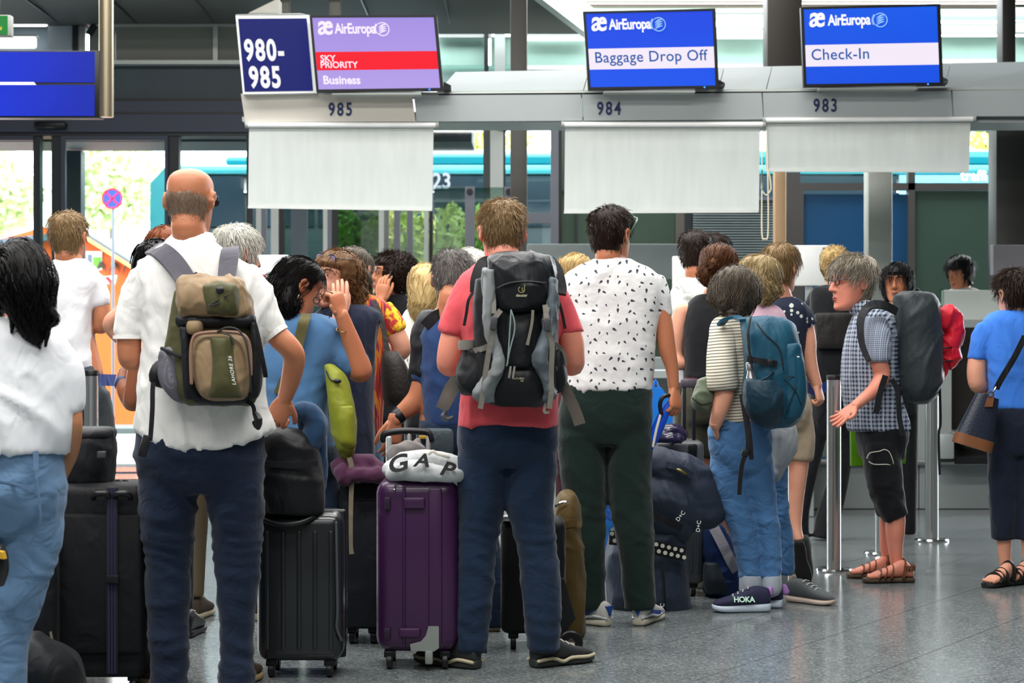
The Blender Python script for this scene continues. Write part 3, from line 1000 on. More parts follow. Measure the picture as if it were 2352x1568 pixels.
def screen(q, label, kind):
 d = DG - 0.2
 dt = 0.05
 t = thing('display_screen', label, 'screen', W((q[2][0] + q[3][0]) / 2, q[2][1] + 3, d), 'airline display screens on the gantry')
 at = plane_uv(q, d, dt)
 def quad(name, u0, v0, u1, v1, off, m, par=t):
  p = [at(u0, v0, off), at(u1, v0, off), at(u1, v1, off), at(u0, v1, off)]
  return obj(name, MB().prism(p, (0, 0.004, 0)), m, par, False)
 quad('screen', 0.02, 0.03, 0.98, 0.965, 0.006, kind['bg'])
 cs = MB().prism([at(0, 0), at(1, 0), at(1, 1), at(0, 1)], (0, 0.05, 0))
 obj('casing', cs, BLACKPL, t, False)
 for a in ((0, 0, 1, 0.03), (0, 0.965, 1, 1), (0, 0.03, 0.02, 0.965), (0.975, 0.03, 1, 0.965)):
  quad('bezel', *a, 0.010, BLACKPL)
 quad('band', 0.021, kind['b0'], 0.976, kind['b1'], 0.008, kind['band'])
 p0 = at(0.89, 0.985, 0.012)
 obj('power_light', MB().ell(p0, (0.006, 0.004, 0.006)), emit('power_blue', '#2d7bff', 3.0), t)
 a, b = at(0.12, 1.0), at(0.82, 1.0)
 obj('mount', MB().box((a + b) / 2 + Vector((0, 0.1, -0.012)), ((b - a).length, 0.18, 0.014)), LTFRAME, t, False)
 c = at(1.0, 0.97)
 obj('foot', MB().prism([c, c + Vector((0.05, 0.06, 0.01)), c + Vector((0.05, 0.06, 0.03)), c + Vector((0.0, 0.03, 0.05))], (0, 0.1, -0.01)), BLACKPL, t, False)
 U = (at(1, 0) - at(0, 0))
 L = U.length
 U.normalize()
 V = (at(0, 0) - at(0, 1))
 Hh = V.length
 V.normalize()
 LT = kind['txt']
 def txt(s, u, v, hfrac, off=0.0, ws=1.0, m=None, sp=1.0, shear=0.0, name='lettering'):
  mb = MB()
  text_mesh(mb, s, at(u, v, 0.014), U, V, hfrac * Hh / 0.69, off, ws, space=sp, shear=shear)
  return obj(name, mb, m or LT, t, False)
 txt('æ', 0.05, 0.245, 0.245, 0.022, 0.86, shear=0.14, name='logo')
 p = at(0.085, 0.19, 0.016)
 txt('AirEuropa', 0.19, 0.235, 0.128, 0.03, 0.73, sp=0.95)
 cc = at(0.565, 0.185, 0.016)
 rr = 0.085 * Hh
 mb = MB()
 ring = [cc + U * (rr * math.cos(a)) + V * (rr * math.sin(a)) for a in np.linspace(-2.4, 2.2, 22)]
 mb.tube(ring, 0.0035, 6, 1)
 for k in range(4):
  o_ = (k - 1.5) * 0.32 * rr
  mb.tube([cc + U * (-0.55 * rr) + V * (o_ - 0.2 * rr), cc + V * (o_ + 0.15 * rr), cc + U * (0.55 * rr) + V * (o_ + 0.25 * rr)], [0.002, 0.006, 0.002], 6, 2)
 for k in range(5):
  a = 2.5 + k * 0.28
  q_ = cc + U * (1.15 * rr * math.cos(a)) + V * (1.15 * rr * math.sin(a))
  mb.box(q_, (0.014, 0.002, 0.012))
 obj('emblem', mb, kind['emb'], t)
 return t, txt
WG = emit('screen_white', '#ffffff', 1.0)
BGT = emit('screen_text_blue', '#0b5bb0', 0.9)
k985 = dict(bg=grad('screen_lilac', '#b9a3ee', '#a58fe6', 0.95, 0, 1), b0=0.475, b1=0.715, band=emit('screen_red', '#ff0024', 0.95), txt=emit('screen_pale', '#fbefff', 1.0), emb=emit('screen_pale', '#fbefff', 1.0))
k984 = dict(bg=grad('screen_blue', '#0a58f5', '#0a44e8', 0.95, 0, 1), b0=0.475, b1=0.74, band=emit('screen_pinkwhite', '#f6ecfb', 0.98), txt=WG, emb=emit('screen_cyan', '#9fd2ff', 0.95))
k983 = dict(bg=grad('screen_blue2', '#0a50e8', '#0a5cf0', 0.95, 0, 1), b0=0.475, b1=0.745, band=emit('screen_pinkwhite', '#f6ecfb', 0.98), txt=WG, emb=emit('screen_cyan', '#9fd2ff', 0.95))
t, txt = screen(((711, 36), (1003, 35), (1019, 208), (727, 212)), 'lilac airline screen with a red priority band reading Business', k985)
txt('SKY', 0.055, 0.60, 0.08, 0.02, 1.0, k985['txt'], 1.0)
txt('PRIORITY', 0.05, 0.685, 0.08, 0.02, 1.0, k985['txt'], 1.0)
txt('Business', 0.06, 0.895, 0.105, 0.03, 0.95, k985['txt'])
t, txt = screen(((1339, 27), (1643, 20), (1651, 203), (1351, 207)), 'blue airline screen with white band reading Baggage Drop Off', k984)
txt('Baggage Drop Off', 0.062, 0.655, 0.135, 0.008, 0.97, BGT, 1.05)
t, txt = screen(((1839, 17), (2159, 9), (2166, 196), (1846, 200)), 'blue airline screen with white band reading Check-In', k983)
txt('Check-In', 0.058, 0.665, 0.135, 0.008, 0.99, BGT, 1.05)
# ---- roller blinds
BLF = blind_fabric()
for i, (x0, x1, yt, yb, tilt, lb) in enumerate(((570, 1001, 283, 478, 6, 'grey roller blind pulled down under desk number 985'), (1296, 1751, 282, 490, -2, 'grey roller blind with a cream cord, pulled down under desk number 984'),
            (1758, 2234, 272, 394, 2, 'short grey roller blind under desk number 983'))):
 d = DG + 0.0
 t = thing('roller_blind', lb, 'blind', W((x0 + x1) / 2, yt, d), 'roller blinds under the gantry')
 a, b = W(x0, yt + 4, d), W(x1, yt + 4 - (3 if i == 2 else 0), d)
 obj('roller_tube', MB().tube([a, b], 0.019, 14, 1), mat('blind_tube_white', '#ecedeb', 0.35), t)
 y2 = yt + 10
 obj('fabric', MB().prism([W(x0 + 2, y2, d + .012), W(x1 - 5, y2, d + .012), W(x1 - 8, yb + tilt - 8, d + .012), W(x0, yb - 8, d + .012)], (0, 0.002, 0)), BLF, t, False)
 obj('bottom_bar', MB().prism([W(x0, yb - 8, d + .005), W(x1 - 8, yb + tilt - 8, d + .005), W(x1 - 9, yb + tilt, d + .005), W(x0 - 1, yb, d + .005)], (0, 0.016, 0)), mat('blind_bar', '#c9cdc9', 0.4), t, False)
 for p, q in ((a, -1), (b, 1)):
  obj('end_cap', MB().lathe((p.x + (0 if q > 0 else -0.02), p.y, p.z), [(0.001, 0), (0.024, 0), (0.024, 0.02), (0.001, 0.02)], 14, 'x'), mat('cap_grey', '#9b9c98', 0.4), t)
 if i == 1:
  CORD = mat('cream_cord', '#d9cfb4', 0.7)
  for (xx, ya, yb2, wd) in ((1757, 300, 548, 7), (1760, 390, 448, 10)):
   loop = [W(xx - wd, ya, d), W(xx - wd, (ya + yb2) / 2, d), W(xx - wd, yb2 - 12, d), W(xx, yb2, d), W(xx + wd, yb2 - 12, d), W(xx + wd, (ya + yb2) / 2, d), W(xx + wd * 0.5, ya, d)]
   obj('pull_cord', MB().tube(loop, 0.005, 6, 4), CORD, t)
# ---- hanging departures display at the left with its steel post
DD = 11.5
dp = thing('departures_display', 'hanging blue departures display with two blank rows at left edge', 'display', W(110, 268, DD))
obj('casing', MB().pbox(-60, 116, 230, 270, DD, 0.12, 0.004), BLACKPL, dp)
bl = grad('row_blue', '#0636f0', '#0324b0', 0.9, 0, 1, 0)
obj('screen_row', MB().pbox(-58, 119, 217, 189, DD - 0.006, 0.006), bl, dp, False)
obj('screen_row', MB().pbox(-58, 195, 217, 266, DD - 0.006, 0.006), bl, dp, False)
obj('white_bar', MB().prism([W(-58, 188, DD - .01), W(78, 188, DD - .01), W(83, 195, DD - .01), W(-58, 195, DD - .01)], (0, 0.004, 0)), emit('screen_white', '#ffffff', 1.0), dp, False)
a = W(244, 269, DD + 0.02)
obj('post', MB().tube([(a.x, a.y, a.z), (a.x, a.y, 5.55)], 17 * DD / F, 20, 1, caps=False), mat('bronze_steel', '#a69a80', 0.3, 0.85, 0.1, 5, stretch=(10, 10, 0.5)), dp)
ex = thing('exit_sign', 'small green emergency exit sign at the upper left edge', 'sign', W(0, 82, 12.5))
obj('case', MB().pbox(-45, 34, 24, 82, 12.5, 0.08, 0.004), mat('sign_grey', '#8d8f88', 0.5), ex)
obj('face', MB().pbox(-43, 36, 17, 79, 12.494, 0.006), emit('exit_green', '#0c9a3c', 0.75), ex, False)
mb = MB().prism([W(-8, 69, 12.49), W(4, 60, 12.49), W(4, 69, 12.49)], (0, .003, 0))
obj('arrow', mb, emit('exit_yellow', '#e6d64a', 0.8), ex, False)
obj('hanger', MB().tube([W(0, 34, 12.54), W(0, -80, 12.54)], 0.006, 8, 1), BLACKPL, ex)
# == check-in desks and low walls
DC = 14.3
COUNT = mat('counter_grey', '#9ea6a6', 0.45, 0.2, 0.05)
cf = thing('check_in_counter', 'long silver check-in counter front with steel bumper rail', 'counter', W(1900, 1168, DC))
for x0, x1 in ((560, 985), (987, 1400), (1402, 1866), (1868, 2110), (2112, 2440)):
 obj('front_panel', MB().pbox(x0, 1065, x1, 1168, DC, 0.3, 0.004), COUNT, cf, False)
for x0, x1 in ((560, 985), (987, 1400), (1402, 1866), (1868, 2108)):
 obj('upper_panel', MB().pbox(x0, 820, x1, 1050, DC + 0.03, 0.3, 0.004), COUNT, cf, False)
obj('bumper_rail', MB().tube([W(560, 1058, DC - 0.02), W(2420, 1062, DC - 0.02)], 0.026, 12, 1), STEEL, cf)
obj('side_panel', MB().pbox(2110, 700, 2186, 1058, DC - 0.02, 0.4, 0.004), SILVER, cf, False)
obj('recess', MB().pbox(2186, 748, 2430, 1050, DC + 0.32, 0.05), mat('recess_brown', '#2b2621', 0.6), cf, False)
obj('belt_edge', MB().pbox(2156, 997, 2192, 1054, DC - 0.25, 0.25, 0.01), SILVER, cf)
obj('conveyor_belt', MB().prism([W(2192, 1050, DC - 0.2), W(2430, 1050, DC - 0.2), W(2430, 1030, DC + 0.3), W(2192, 1030, DC + 0.3)], (0, 0, -0.05)), BLACKPL, cf, False)
obj('belt_guard', MB().pbox(2192, 992, 2240, 1002, DC - 0.2, 0.5, 0.004), STEEL, cf, False)
obj('top_panel', MB().pbox(2166, 666, 2430, 735, DC - 0.05, 0.06, 0.004), mat('marbled_laminate', '#d3d9d3', 0.35, 0, 0.12, 3), cf, False)
obj('top_edge', MB().pbox(2160, 735, 2430, 752, DC - 0.08, 0.12, 0.004), SILVER, cf, False)
obj('glass_edge', MB().pbox(2161, 664, 2167, 748, DC - 0.06, 0.08), GLASSG, cf, False)
rw = struct('partition', MB().pbox(1210, 560, 1572, 640, 15.4, 0.1, 0.006), mat('partition_grey', '#a9b0af', 0.6), label='grey back partition behind the dotted shirt man')
pw = struct('partition', MB().pbox(2281, 562, 2420, 632, 14.0, 0.1, 0.006), mat('partition_dim', '#6e6c70', 0.6), label='grey cabinet wall at the right edge')
for x0, y0, x1, y1, d, lb in ((590, 585, 662, 668, 13.45, 'white back of a desk monitor beside grey haired traveller'), (1545, 588, 1592, 676, 13.45, 'white back of a desk monitor left of dark haired man'), (1812, 563, 1905, 656, 13.45, 'white back of a desk monitor beside flowered top')):
 t = thing('desk_monitor', lb, 'monitor', W((x0 + x1) / 2, 850, d), 'white desk monitors on the counters')
 obj('shell', MB().pbox(x0, y0, x1, y1, d, 0.05, 0.008), mat('monitor_white', '#e6e8e6', 0.4), t)
 obj('badge', MB().lathe(W(x1 - 12, y0 + 9, d - 0.002), [(0.001, 0), (0.012, 0), (0.012, 0.004), (0.001, 0.004)], 16, 'y'), NAVY_PRINT, t)
 obj('stand', MB().pbox((x0 + x1) / 2 - 8, y1, (x0 + x1) / 2 + 8, 847, d + 0.02, 0.03), SILVER, t)
 obj('base', MB().pbox((x0 + x1) / 2 - 30, 846, (x0 + x1) / 2 + 30, 850.5, d - 0.05, 0.2), SILVER, t)
wt = thing('desk_worktop', 'grey worktop of the check-in desks behind the queue', 'worktop', W(1200, 770, 13.4))
obj('top', MB().box((0.15, 13.75, 1.02), (4.1, 0.9, 0.05)), COUNT, wt, False)
obj('plinth', MB().box((0.15, 13.9, 0.5), (4.0, 0.5, 0.99)), COUNT, wt, False)
rc = thing('notice_stand', 'white card with red border on the desk behind grey haired traveller', 'card', W(596, 665, 13.4))
obj('stand', MB().pbox(590, 690, 598, 851, 13.41, 0.012), SILVER, rc, False)
obj('card', MB().pbox(578, 632, 610, 690, 13.4, 0.01), WHITE_PRINT, rc, False)
obj('border', MB().prism([W(586, 630, 13.39), W(608, 630, 13.39), W(614, 662, 13.39), W(610, 662, 13.39), W(604, 634, 13.39), W(586, 633, 13.39)], (0, .005, 0)), mat('red_stripe', '#d3232a', 0.6), rc, False)
# == queue barriers
BELT = cloth('blue_belt', '#123a8c', 0.06, 0.3, 300)
def stanchion(px, top, base, label, wpx=33, bw=86):
 d = dist(base)
 c = W(px, base, d)
 r = wpx / 2 * d / F
 t = thing('queue_barrier_post', label, 'barrier post', (c.x, d, 0), 'steel queue barrier posts')
 ztop = H - (top - HY) * d / F
 obj('base_plate', MB().lathe((c.x, d, 0), [(0.001, 0), (bw / 2 * d / F, 0), (bw / 2 * d / F, 0.008), (bw / 2 * d / F * 0.93, 0.016), (r * 1.25, 0.019), (0.001, 0.019)], 40), CHROME, t)
 obj('post', MB().lathe((c.x, d, 0.019), [(0.001, 0), (r, 0), (r, ztop - 0.045), (0.001, ztop - 0.045)], 28), STEEL, t)
 obj('belt_head', MB().lathe((c.x, d, ztop - 0.026), [(0.001, 0), (r * 1.03, 0), (r * 1.03, 0.022), (r * 0.95, 0.026), (0.001, 0.026)], 28), BLACKPL, t)
 obj('slot', MB().box((c.x - r * 0.25, d - r, ztop * 0.5), (r * 0.14, 0.004, ztop - 0.12)), mat('groove_grey', '#7b807f', 0.4, 0.6), t, False)
 return t, c.x, d, ztop
stanchion(1915, 861, 1311, 'steel barrier post left of woman in checked shirt')
stanchion(2140, 853, 1242, 'steel barrier post behind woman in checked shirt', 30, 78)
stanchion(2024, 855, 1272, 'steel barrier post hidden by checked shirt woman sandals', 30, 80)
stanchion(1795, 865, 1352, 'steel barrier post behind the striped shirt woman', 33, 86)
stanchion(210, 850, 1393, 'steel barrier post beside the man in white tee', 33, 86)
def belt(name, pts, label, hgt=0.055):
 mb = MB()
 P = [Vector(p) for p in pts]
 rings = []
 for p in P:
  rings.append([p + Vector((0, -.001, -hgt / 2)), p + Vector((0, .001, -hgt / 2)), p + Vector((0, .001, hgt / 2)), p + Vector((0, -.001, hgt / 2))])
 mb.rings(rings)
 o = obj(name, mb, BELT, None, False, loc=P[0])
 tag(o, label, 'belt')
 return o
belt('barrier_belt', [W(1856, 890, 10.0), W(1872, 897, 10.05), W(1898, 888, 10.1)], 'blue barrier belt pulled from the steel post to a hand')
belt('barrier_belt', [W(1931, 880, 10.4), W(1960, 876, 10.7), W(2126, 872, 11.9)], 'blue barrier belt behind the woman in checked shirt')
belt('barrier_belt', [W(227, 872, 8.9), W(300, 874, 9.3), W(420, 876, 9.6)], 'blue barrier belt left of the man with the backpack')
# == people: builders
def sm(x, a, b):
 t = np.clip((np.asarray(x, float) - a) / (b - a), 0, 1)
 return t * t * (3 - 2 * t)
HS = [(-0.116, .014, .070, .045), (-0.112, .030, .083, .020), (-0.098, .046, .091, -.008), (-0.078, .056, .091, -.040), (-0.052, .063, .092, -.066), (-0.022, .069, .091, -.083),
 (0.0, .073, .088, -.092), (0.022, .0755, .086, -.098), (0.044, .0765, .089, -.101), (0.066, .075, .085, -.099), (0.086, .068, .073, -.090),
 (0.102, .053, .052, -.070), (0.112, .032, .026, -.042), (0.116, .012, .004, -.018)]
def head_grid(seg=36, sub=3, wide=1.0):
 A = np.array(HS)
 n = len(A)
 rows = []
 for i in range(n - 1):
  g = [A[max(0, i - 1)], A[i], A[i + 1], A[min(n - 1, i + 2)]]
  for q in range(sub):
   t = q / sub
   rows.append(cr(*g, t))
 rows.append(A[-1])
 th = np.linspace(0, 2 * np.pi, seg, endpoint=False)
 V = np.zeros((len(rows), seg, 3))
 for r, (z, w, f, b) in enumerate(rows):
  cy = (f + b) * 0.5
  cy = min(cy, 0.02) if z > -0.06 else cy
  c, s = np.cos(th), np.sin(th)
  e = 2 / 2.2
  V[r, :, 0] = w * wide * np.sign(c) * np.abs(c) ** e
  V[r, :, 1] = np.where(s > 0, cy + (f - cy) * np.abs(s) ** e, cy - (cy - b) * np.abs(s) ** e)
  V[r, :, 2] = z
 return V, th
def grid_faces(nr, ns):
 F_ = []
 for i in range(nr - 1):
  for j in range(ns):
   k = (j + 1) % ns
   F_.append((i * ns + j, i * ns + k, (i + 1) * ns + k, (i + 1) * ns + j))
 F_.append(tuple(range(ns - 1, -1, -1)))
 F_.append(tuple((nr - 1) * ns + j for j in range(ns)))
 return F_
def strands(mb, PL, r0, r1=0.25):
 """PL: (count, points, 3) polylines -> thin three-sided tapering hairs"""
 n, m, _ = PL.shape
 T = np.gradient(PL, axis=1)
 T /= np.linalg.norm(T, axis=2, keepdims=True) + 1e-9
 ref = np.where(np.abs(T[:, :, 2:3]) > 0.9, np.array([1.0, 0, 0]), np.array([0, 0, 1.0]))
 U = np.cross(T, ref)
 U /= np.linalg.norm(U, axis=2, keepdims=True) + 1e-9
 Wv = np.cross(T, U)
 rad = (r0 * np.linspace(1, r1, m))[None, :, None]
 if np.ndim(r0):
  rad = np.asarray(r0)[:, None, None] * np.linspace(1, r1, m)[None, :, None]
 V = np.stack([PL + rad * (math.cos(a) * U + math.sin(a) * Wv) for a in (0, 2.094, 4.189)], axis=2)
 base = len(mb.v)
 mb.v.extend(map(tuple, V.reshape(-1, 3)))
 for i in range(n):
  o = base + i * m * 3
  for k in range(m - 1):
   a = o + k * 3
   mb.f.append((a, a + 1, a + 4, a + 3))
   mb.f.append((a + 1, a + 2, a + 5, a + 4))
   mb.f.append((a + 2, a, a + 3, a + 5))
def lock(mb, pts, rad, n=160, wave=0.012, r=0.0022, core=True, seed=0, frac=(0.0, 1.0), flat=None):
 """a hank of long hair: core volume and many strands following it"""
 if core:
  mb.tube(pts, [x * 0.88 for x in rad], 14, 4, flat=flat)
 P, R = catmull([Vector(p) for p in pts], list(rad), 5)
 P = np.array([tuple(p) for p in P])
 R = np.array(R)
 m = len(P)
 T = np.gradient(P, axis=0)
 T /= np.linalg.norm(T, axis=1, keepdims=True) + 1e-9
 ref = np.array([0, 1.0, 0])
 U = np.cross(T, ref)
 U /= np.linalg.norm(U, axis=1, keepdims=True) + 1e-9
 V = np.cross(T, U)
 rg = np.random.default_rng(seed + 3)
 an = rg.random(n) * 2 * np.pi
 rr = 0.82 + 0.26 * rg.random(n)
 ph = rg.random(n) * 6.28
 s0 = (rg.random(n) * 0.35 * (m - 1)).astype(int)
 L = max(4, int(m * 0.62))
 out = []
 for i in range(n):
  a0 = min(s0[i], m - L)
  idx = np.arange(a0, a0 + L)
  if rg.random() < 0.5:
   idx = np.arange(m - L, m)
  t = np.linspace(0, 1, L)
  a = an[i] + 0.25 * np.sin(t * 5 + ph[i]) + 0.3 * (rg.random() - .5) * t
  q = rr[i] * (1 + wave * 4 * np.sin(t * 9 + ph[i]))
  off = (np.cos(a)[:, None] * U[idx] + np.sin(a)[:, None] * V[idx]) * (R[idx] * q)[:, None]
  if flat is not None:
   ax = np.array(flat[0])
   off = off - (off @ ax)[:, None] * ax * (1 - flat[1])
  out.append(P[idx] + off)
 strands(mb, np.array(out), r, 0.45)
 return mb
class Person:
 def __init__(s, label, d, px, skin_m, group=None, voxel=0.0071):
  s.d = d
  s.vox = voxel
  s.skin = skin_m
  s.root = thing('person', label, 'person', ((px - CX) * d / F, d, 0), group)
  s.body = MB()
  s.extra = MB()
  s.parts = {}
 def w(s, px, py, dd=0.0):
  return W(px, py, s.d + dd)
 def tr(s, L):
  pts, rad = [], []
  for t in L:
   dd = t[3] if len(t) > 3 else 0.0
   pts.append(s.w(t[0], t[1], dd))
   rad.append(t[2] / 2 * (s.d + dd) / F)
  return pts, rad
 def tube(s, mb, L, seg=16, sub=4, flat=None, caps=True):
  p, r = s.tr(L)
  return mb.tube(p, r, seg, sub, flat=flat, caps=caps)
 def loft(s, mb, secs, seg=32, sub=4):
  """secs: (py, xl, xr, half depth m, depth offset, sag m, exponent)"""
  S = []
  for t in secs:
   py, xl, xr, dep = t[:4]
   dd = t[4] if len(t) > 4 else 0.0
   n = t[6] if len(t) > 6 else 2.4
   a, b = s.w(xl, py, dd), s.w(xr, py, dd)
   S.append(((a + b) / 2, (b - a) / 2, Vector((0, dep, 0)), n))
  i0 = len(mb.v)
  mb.loft(S, seg, sub)
  sag = secs[-1][5] if len(secs[-1]) > 5 else 0
  if sag:
   for k in range(len(mb.v) - seg, len(mb.v)):
    v = mb.v[k]
    c, hw = S[-1][0], S[-1][1].length
    u = (v[0] - c.x) / hw
    mb.v[k] = (v[0], v[1], v[2] - sag * (1 - u * u))
  return mb
 # ---- head
 def head(s, px, top, yaw=0, pitch=0, roll=0, k=1.0, dd=0.0, hair=None, hm=None, ears=True, face=False, hairt=0.012, lips='#a5584e', eye='#2a1c14', brow='#2a1d16', wide=1.0):
  yw, pt, rl = map(math.radians, (yaw, pitch, roll))
  R = Matrix.Rotation(-yw, 3, 'Z') @ Matrix.Rotation(-pt, 3, 'X') @ Matrix.Rotation(rl, 3, 'Y')
  C = s.w(px, top, dd) - Vector((0, 0, (0.116 + hairt) * k))
  s.hC, s.hR, s.hk = C, R, k
  L = lambda x, y, z: R @ Vector((x * k, y * k, z * k)) + C
  s.L = L
  V, th = head_grid(wide=wide)
  Vf = V.copy()
  for sx in (-1, 1):
   dx, dz = Vf[:, :, 0] - sx * 0.031, Vf[:, :, 2] - 0.022
   g = np.exp(-(dx / 0.016) ** 2 - (dz / 0.012) ** 2) * (Vf[:, :, 1] > 0.02)
   Vf[:, :, 1] -= 0.012 * g
   dx, dz = Vf[:, :, 0] - sx * 0.038, Vf[:, :, 2] + 0.028
   g = np.exp(-(dx / 0.018) ** 2 - (dz / 0.018) ** 2) * (Vf[:, :, 1] > 0.02)
   Vf[:, :, 1] += 0.004 * g
  nr, ns = Vf.shape[:2]
  s.body.add([L(*p) for p in Vf.reshape(-1, 3)], grid_faces(nr, ns))
  b = s.body
  b.tube([L(0, .086, .032), L(0, .096, .012), L(0, .108, -.008), L(0, .112, -.018)], [.007 * k, .009 * k, .0115 * k, .0125 * k], 10, 3)
  for sx in (-1, 1):
   b.ell(L(sx * .0125, .098, -.021), (.009 * k, .010 * k, .008 * k), R)
   b.tube([L(sx * .008, .086, .041), L(sx * .03, .087, .046), L(sx * .05, .072, .040)], [.006 * k, .0075 * k, .006 * k], 8, 3)
  b.ell(L(0, .085, -.098), (.022 * k, .014 * k, .016 * k), R)
  b.tube([L(-.022, .082, -.053), L(0, .094, -.050), L(.022, .082, -.053)], [.006 * k, .008 * k, .006 * k], 8, 3)
  b.tube([L(-.020, .082, -.064), L(0, .0925, -.066), L(.020, .082, -.064)], [.006 * k, .009 * k, .006 * k], 8, 3)
  if ears:
   for sx in (-1, 1):
    Re = R @ Matrix.Rotation(sx * math.radians(-22), 3, 'Z') @ Matrix.Rotation(math.radians(10), 3, 'X')
    b.ell(L(sx * .079 * wide, -.012, .004), (.0075 * k, .017 * k, .030 * k), Re)
    o_ = [L(sx * (.080 + .004) * wide + sx * .006 * (q > 0.2), -.012 + .019 * math.cos(a), .006 + .029 * math.sin(a)) for a, q in ((-1.6, 0), (-0.4 + 3.14 + 1.0, 1), (3.1, 1), (2.3, 1), (1.5, 1), (.7, .3), (.1, 0))]
    b.tube(o_, [.005 * k] * len(o_), 8, 3)
  if face:
   for sx in (-1, 1):
    mb = MB().ell(L(sx * .031, .0735, .0215), (.0125 * k, .0115 * k, .0105 * k), R, 16, 10)
    e = obj('eye', mb, mat('eye_white', '#d8d2cb', 0.2, 0, 0.02), s.root)
    mb = MB().ell(L(sx * .031 + face_shift(face), .0825, .0215), (.0052 * k, .004 * k, .0056 * k), R, 12, 8)
    obj('iris', mb, mat('iris' + eye, eye, 0.15, 0, 0.05), e)
    for dz, rr in ((.0085, .0046), (-.0085, .0036)):
     b.tube([L(sx * .016, .079, .0205 + dz * .3), L(sx * .031, .0845, .0215 + dz), L(sx * .046, .0745, .0215 + dz * .3)], [rr * k * .8, rr * k, rr * k * .8], 8, 3)
    mb = MB().tube([L(sx * .014, .0905, .040), L(sx * .03, .0915, .0475), L(sx * .05, .0765, .042)], [.003 * k, .0042 * k, .002 * k], 8, 3)
    obj('eyebrow', mb, mat('brow' + brow, brow, 0.8), s.root)
   mb = MB()
   mb.tube([L(-.023, .0835, -.0575), L(-.008, .0985, -.0535), L(0, .0995, -.0545), L(.008, .0985, -.0535), L(.023, .0835, -.0575)], [.0015 * k, .0045 * k, .004 * k, .0045 * k, .0015 * k], 8, 3)
   mb.tube([L(-.022, .0835, -.0585), L(0, .0985, -.065), L(.022, .0835, -.0585)], [.0015 * k, .0055 * k, .0015 * k], 8, 3)
   obj('lips', mb, mat('lips' + lips, lips, 0.4, 0, 0.05), s.root)
  if hair:
   s.hair(hm, **hair)
  return s
 def hair(s, hm, front=.066, side=.012, back=-.078, top_t=.014, side_t=.006, bald=None, n=900, length=.035, seed=0, crown=(0, -.045, .118), lift=.05, name='hair', r=.0019, noise=.006, sweep=(0, 0, 0), extra=None, temple=0.62, wide=1.0, grav=0.35):
  """cap of hair over the scalp: front/side/back give the height of the hairline, bald = (front limit y, crown height)"""
  k, C, R = s.hk, s.hC, s.hR
  V, th = head_grid(40, 3, wide)
  sn = np.sin(th)[None, :]
  zz = V[:, :, 2]
  zh = np.where(sn > 0, side + (front - side) * sm(sn, 0.25, temple), side + (back - side) * sm(-sn, 0.05, 0.55))
  mask = sm(zz - zh, -0.006, 0.010)
  if bald is not None:
   ztop = bald[1] + (bald[0] - bald[1]) * sm(sn, -0.9, 0.5)
   nz_ = (vnoise((V * 130).reshape(-1, 3), seed + 8).reshape(zz.shape) - .5) * .030
   mask = mask * (1 - sm(zz - ztop + nz_, -0.014, 0.014))
  V[:, :, 1] -= 0.040 * mask * sm(-zz, 0.045, 0.085) * sm(-sn, 0.2, 0.7)
  V[:, :, 0] *= 1 + 0.12 * mask * sm(-zz, 0.055, 0.09) * sm(-sn, 0.0, 0.5)
  tt = side_t + (top_t - side_t) * sm(zz, 0.03, 0.10)
  c0 = np.array([0, -.006, .008])
  N = V - c0
  N /= np.linalg.norm(N, axis=2, keepdims=True)
  jit = (vnoise((V * 60).reshape(-1, 3), seed) - .5).reshape(zz.shape) * noise
  jit2 = (vnoise((V * np.array((140, 140, 40))).reshape(-1, 3), seed + 4) - .5).reshape(zz.shape) * noise * .8
  off = (tt + jit + jit2) * mask - 0.014 * (1 - mask)
  G = V + N * off[:, :, None]
  mb = MB()
  tw = lambda p: R @ Vector((p[0] * k, p[1] * k, p[2] * k)) + C
  mb.add([tw(p) for p in G.reshape(-1, 3)], grid_faces(*zz.shape))
  rg = np.random.default_rng(seed + 10)
  idx = np.argwhere(mask > 0.55)
  n = int(n * .85)
  if n and len(idx):
   wts = np.array([abs(V[i, j, 0]) * .3 + .03 for i, j in idx])
   pick = idx[rg.choice(len(idx), n, p=wts / wts.sum())]
   P0 = G[pick[:, 0], pick[:, 1]] + rg.normal(size=(n, 3)) * 0.004
   cr_ = np.array(crown)
   sc = np.array([.078, .099, .108])
   m = 4
   PL = [P0]
   P = P0
   e0 = np.linalg.norm((P0 - c0) / sc, axis=1)
   D = P0 - cr_
   D = D + rg.normal(size=(n, 3)) * 0.022 + np.array(sweep)
   D /= np.linalg.norm(D, axis=1, keepdims=True) + 1e-9
   ln = length * (0.6 + 0.7 * rg.random(n))
   lf = lift * (0.2 + rg.random(n))
   for q in range(1, m):
    nn = (P - c0) / sc
    nn /= np.linalg.norm(nn, axis=1, keepdims=True)
    t = D - nn * (D * nn).sum(1, keepdims=True) + np.array([0, 0, -grav * 0.25])
    t /= np.linalg.norm(t, axis=1, keepdims=True) + 1e-9
    P = P + t * (ln / (m - 1))[:, None]
    e = np.linalg.norm((P - c0) / sc, axis=1)
    P = c0 + (P - c0) * ((e0 * (1 + lf * q / (m - 1))) / e)[:, None]
    PL.append(P)
   PL = np.stack(PL, 1)
   Rm = np.array(R) * k
   PLw = PL @ Rm.T + np.array(C)
   strands(mb, PLw, r * k, 0.35)
  if extra:
   extra(mb)
  s.parts['hair'] = obj(name, mb, hm, s.root)
  return s.parts['hair']
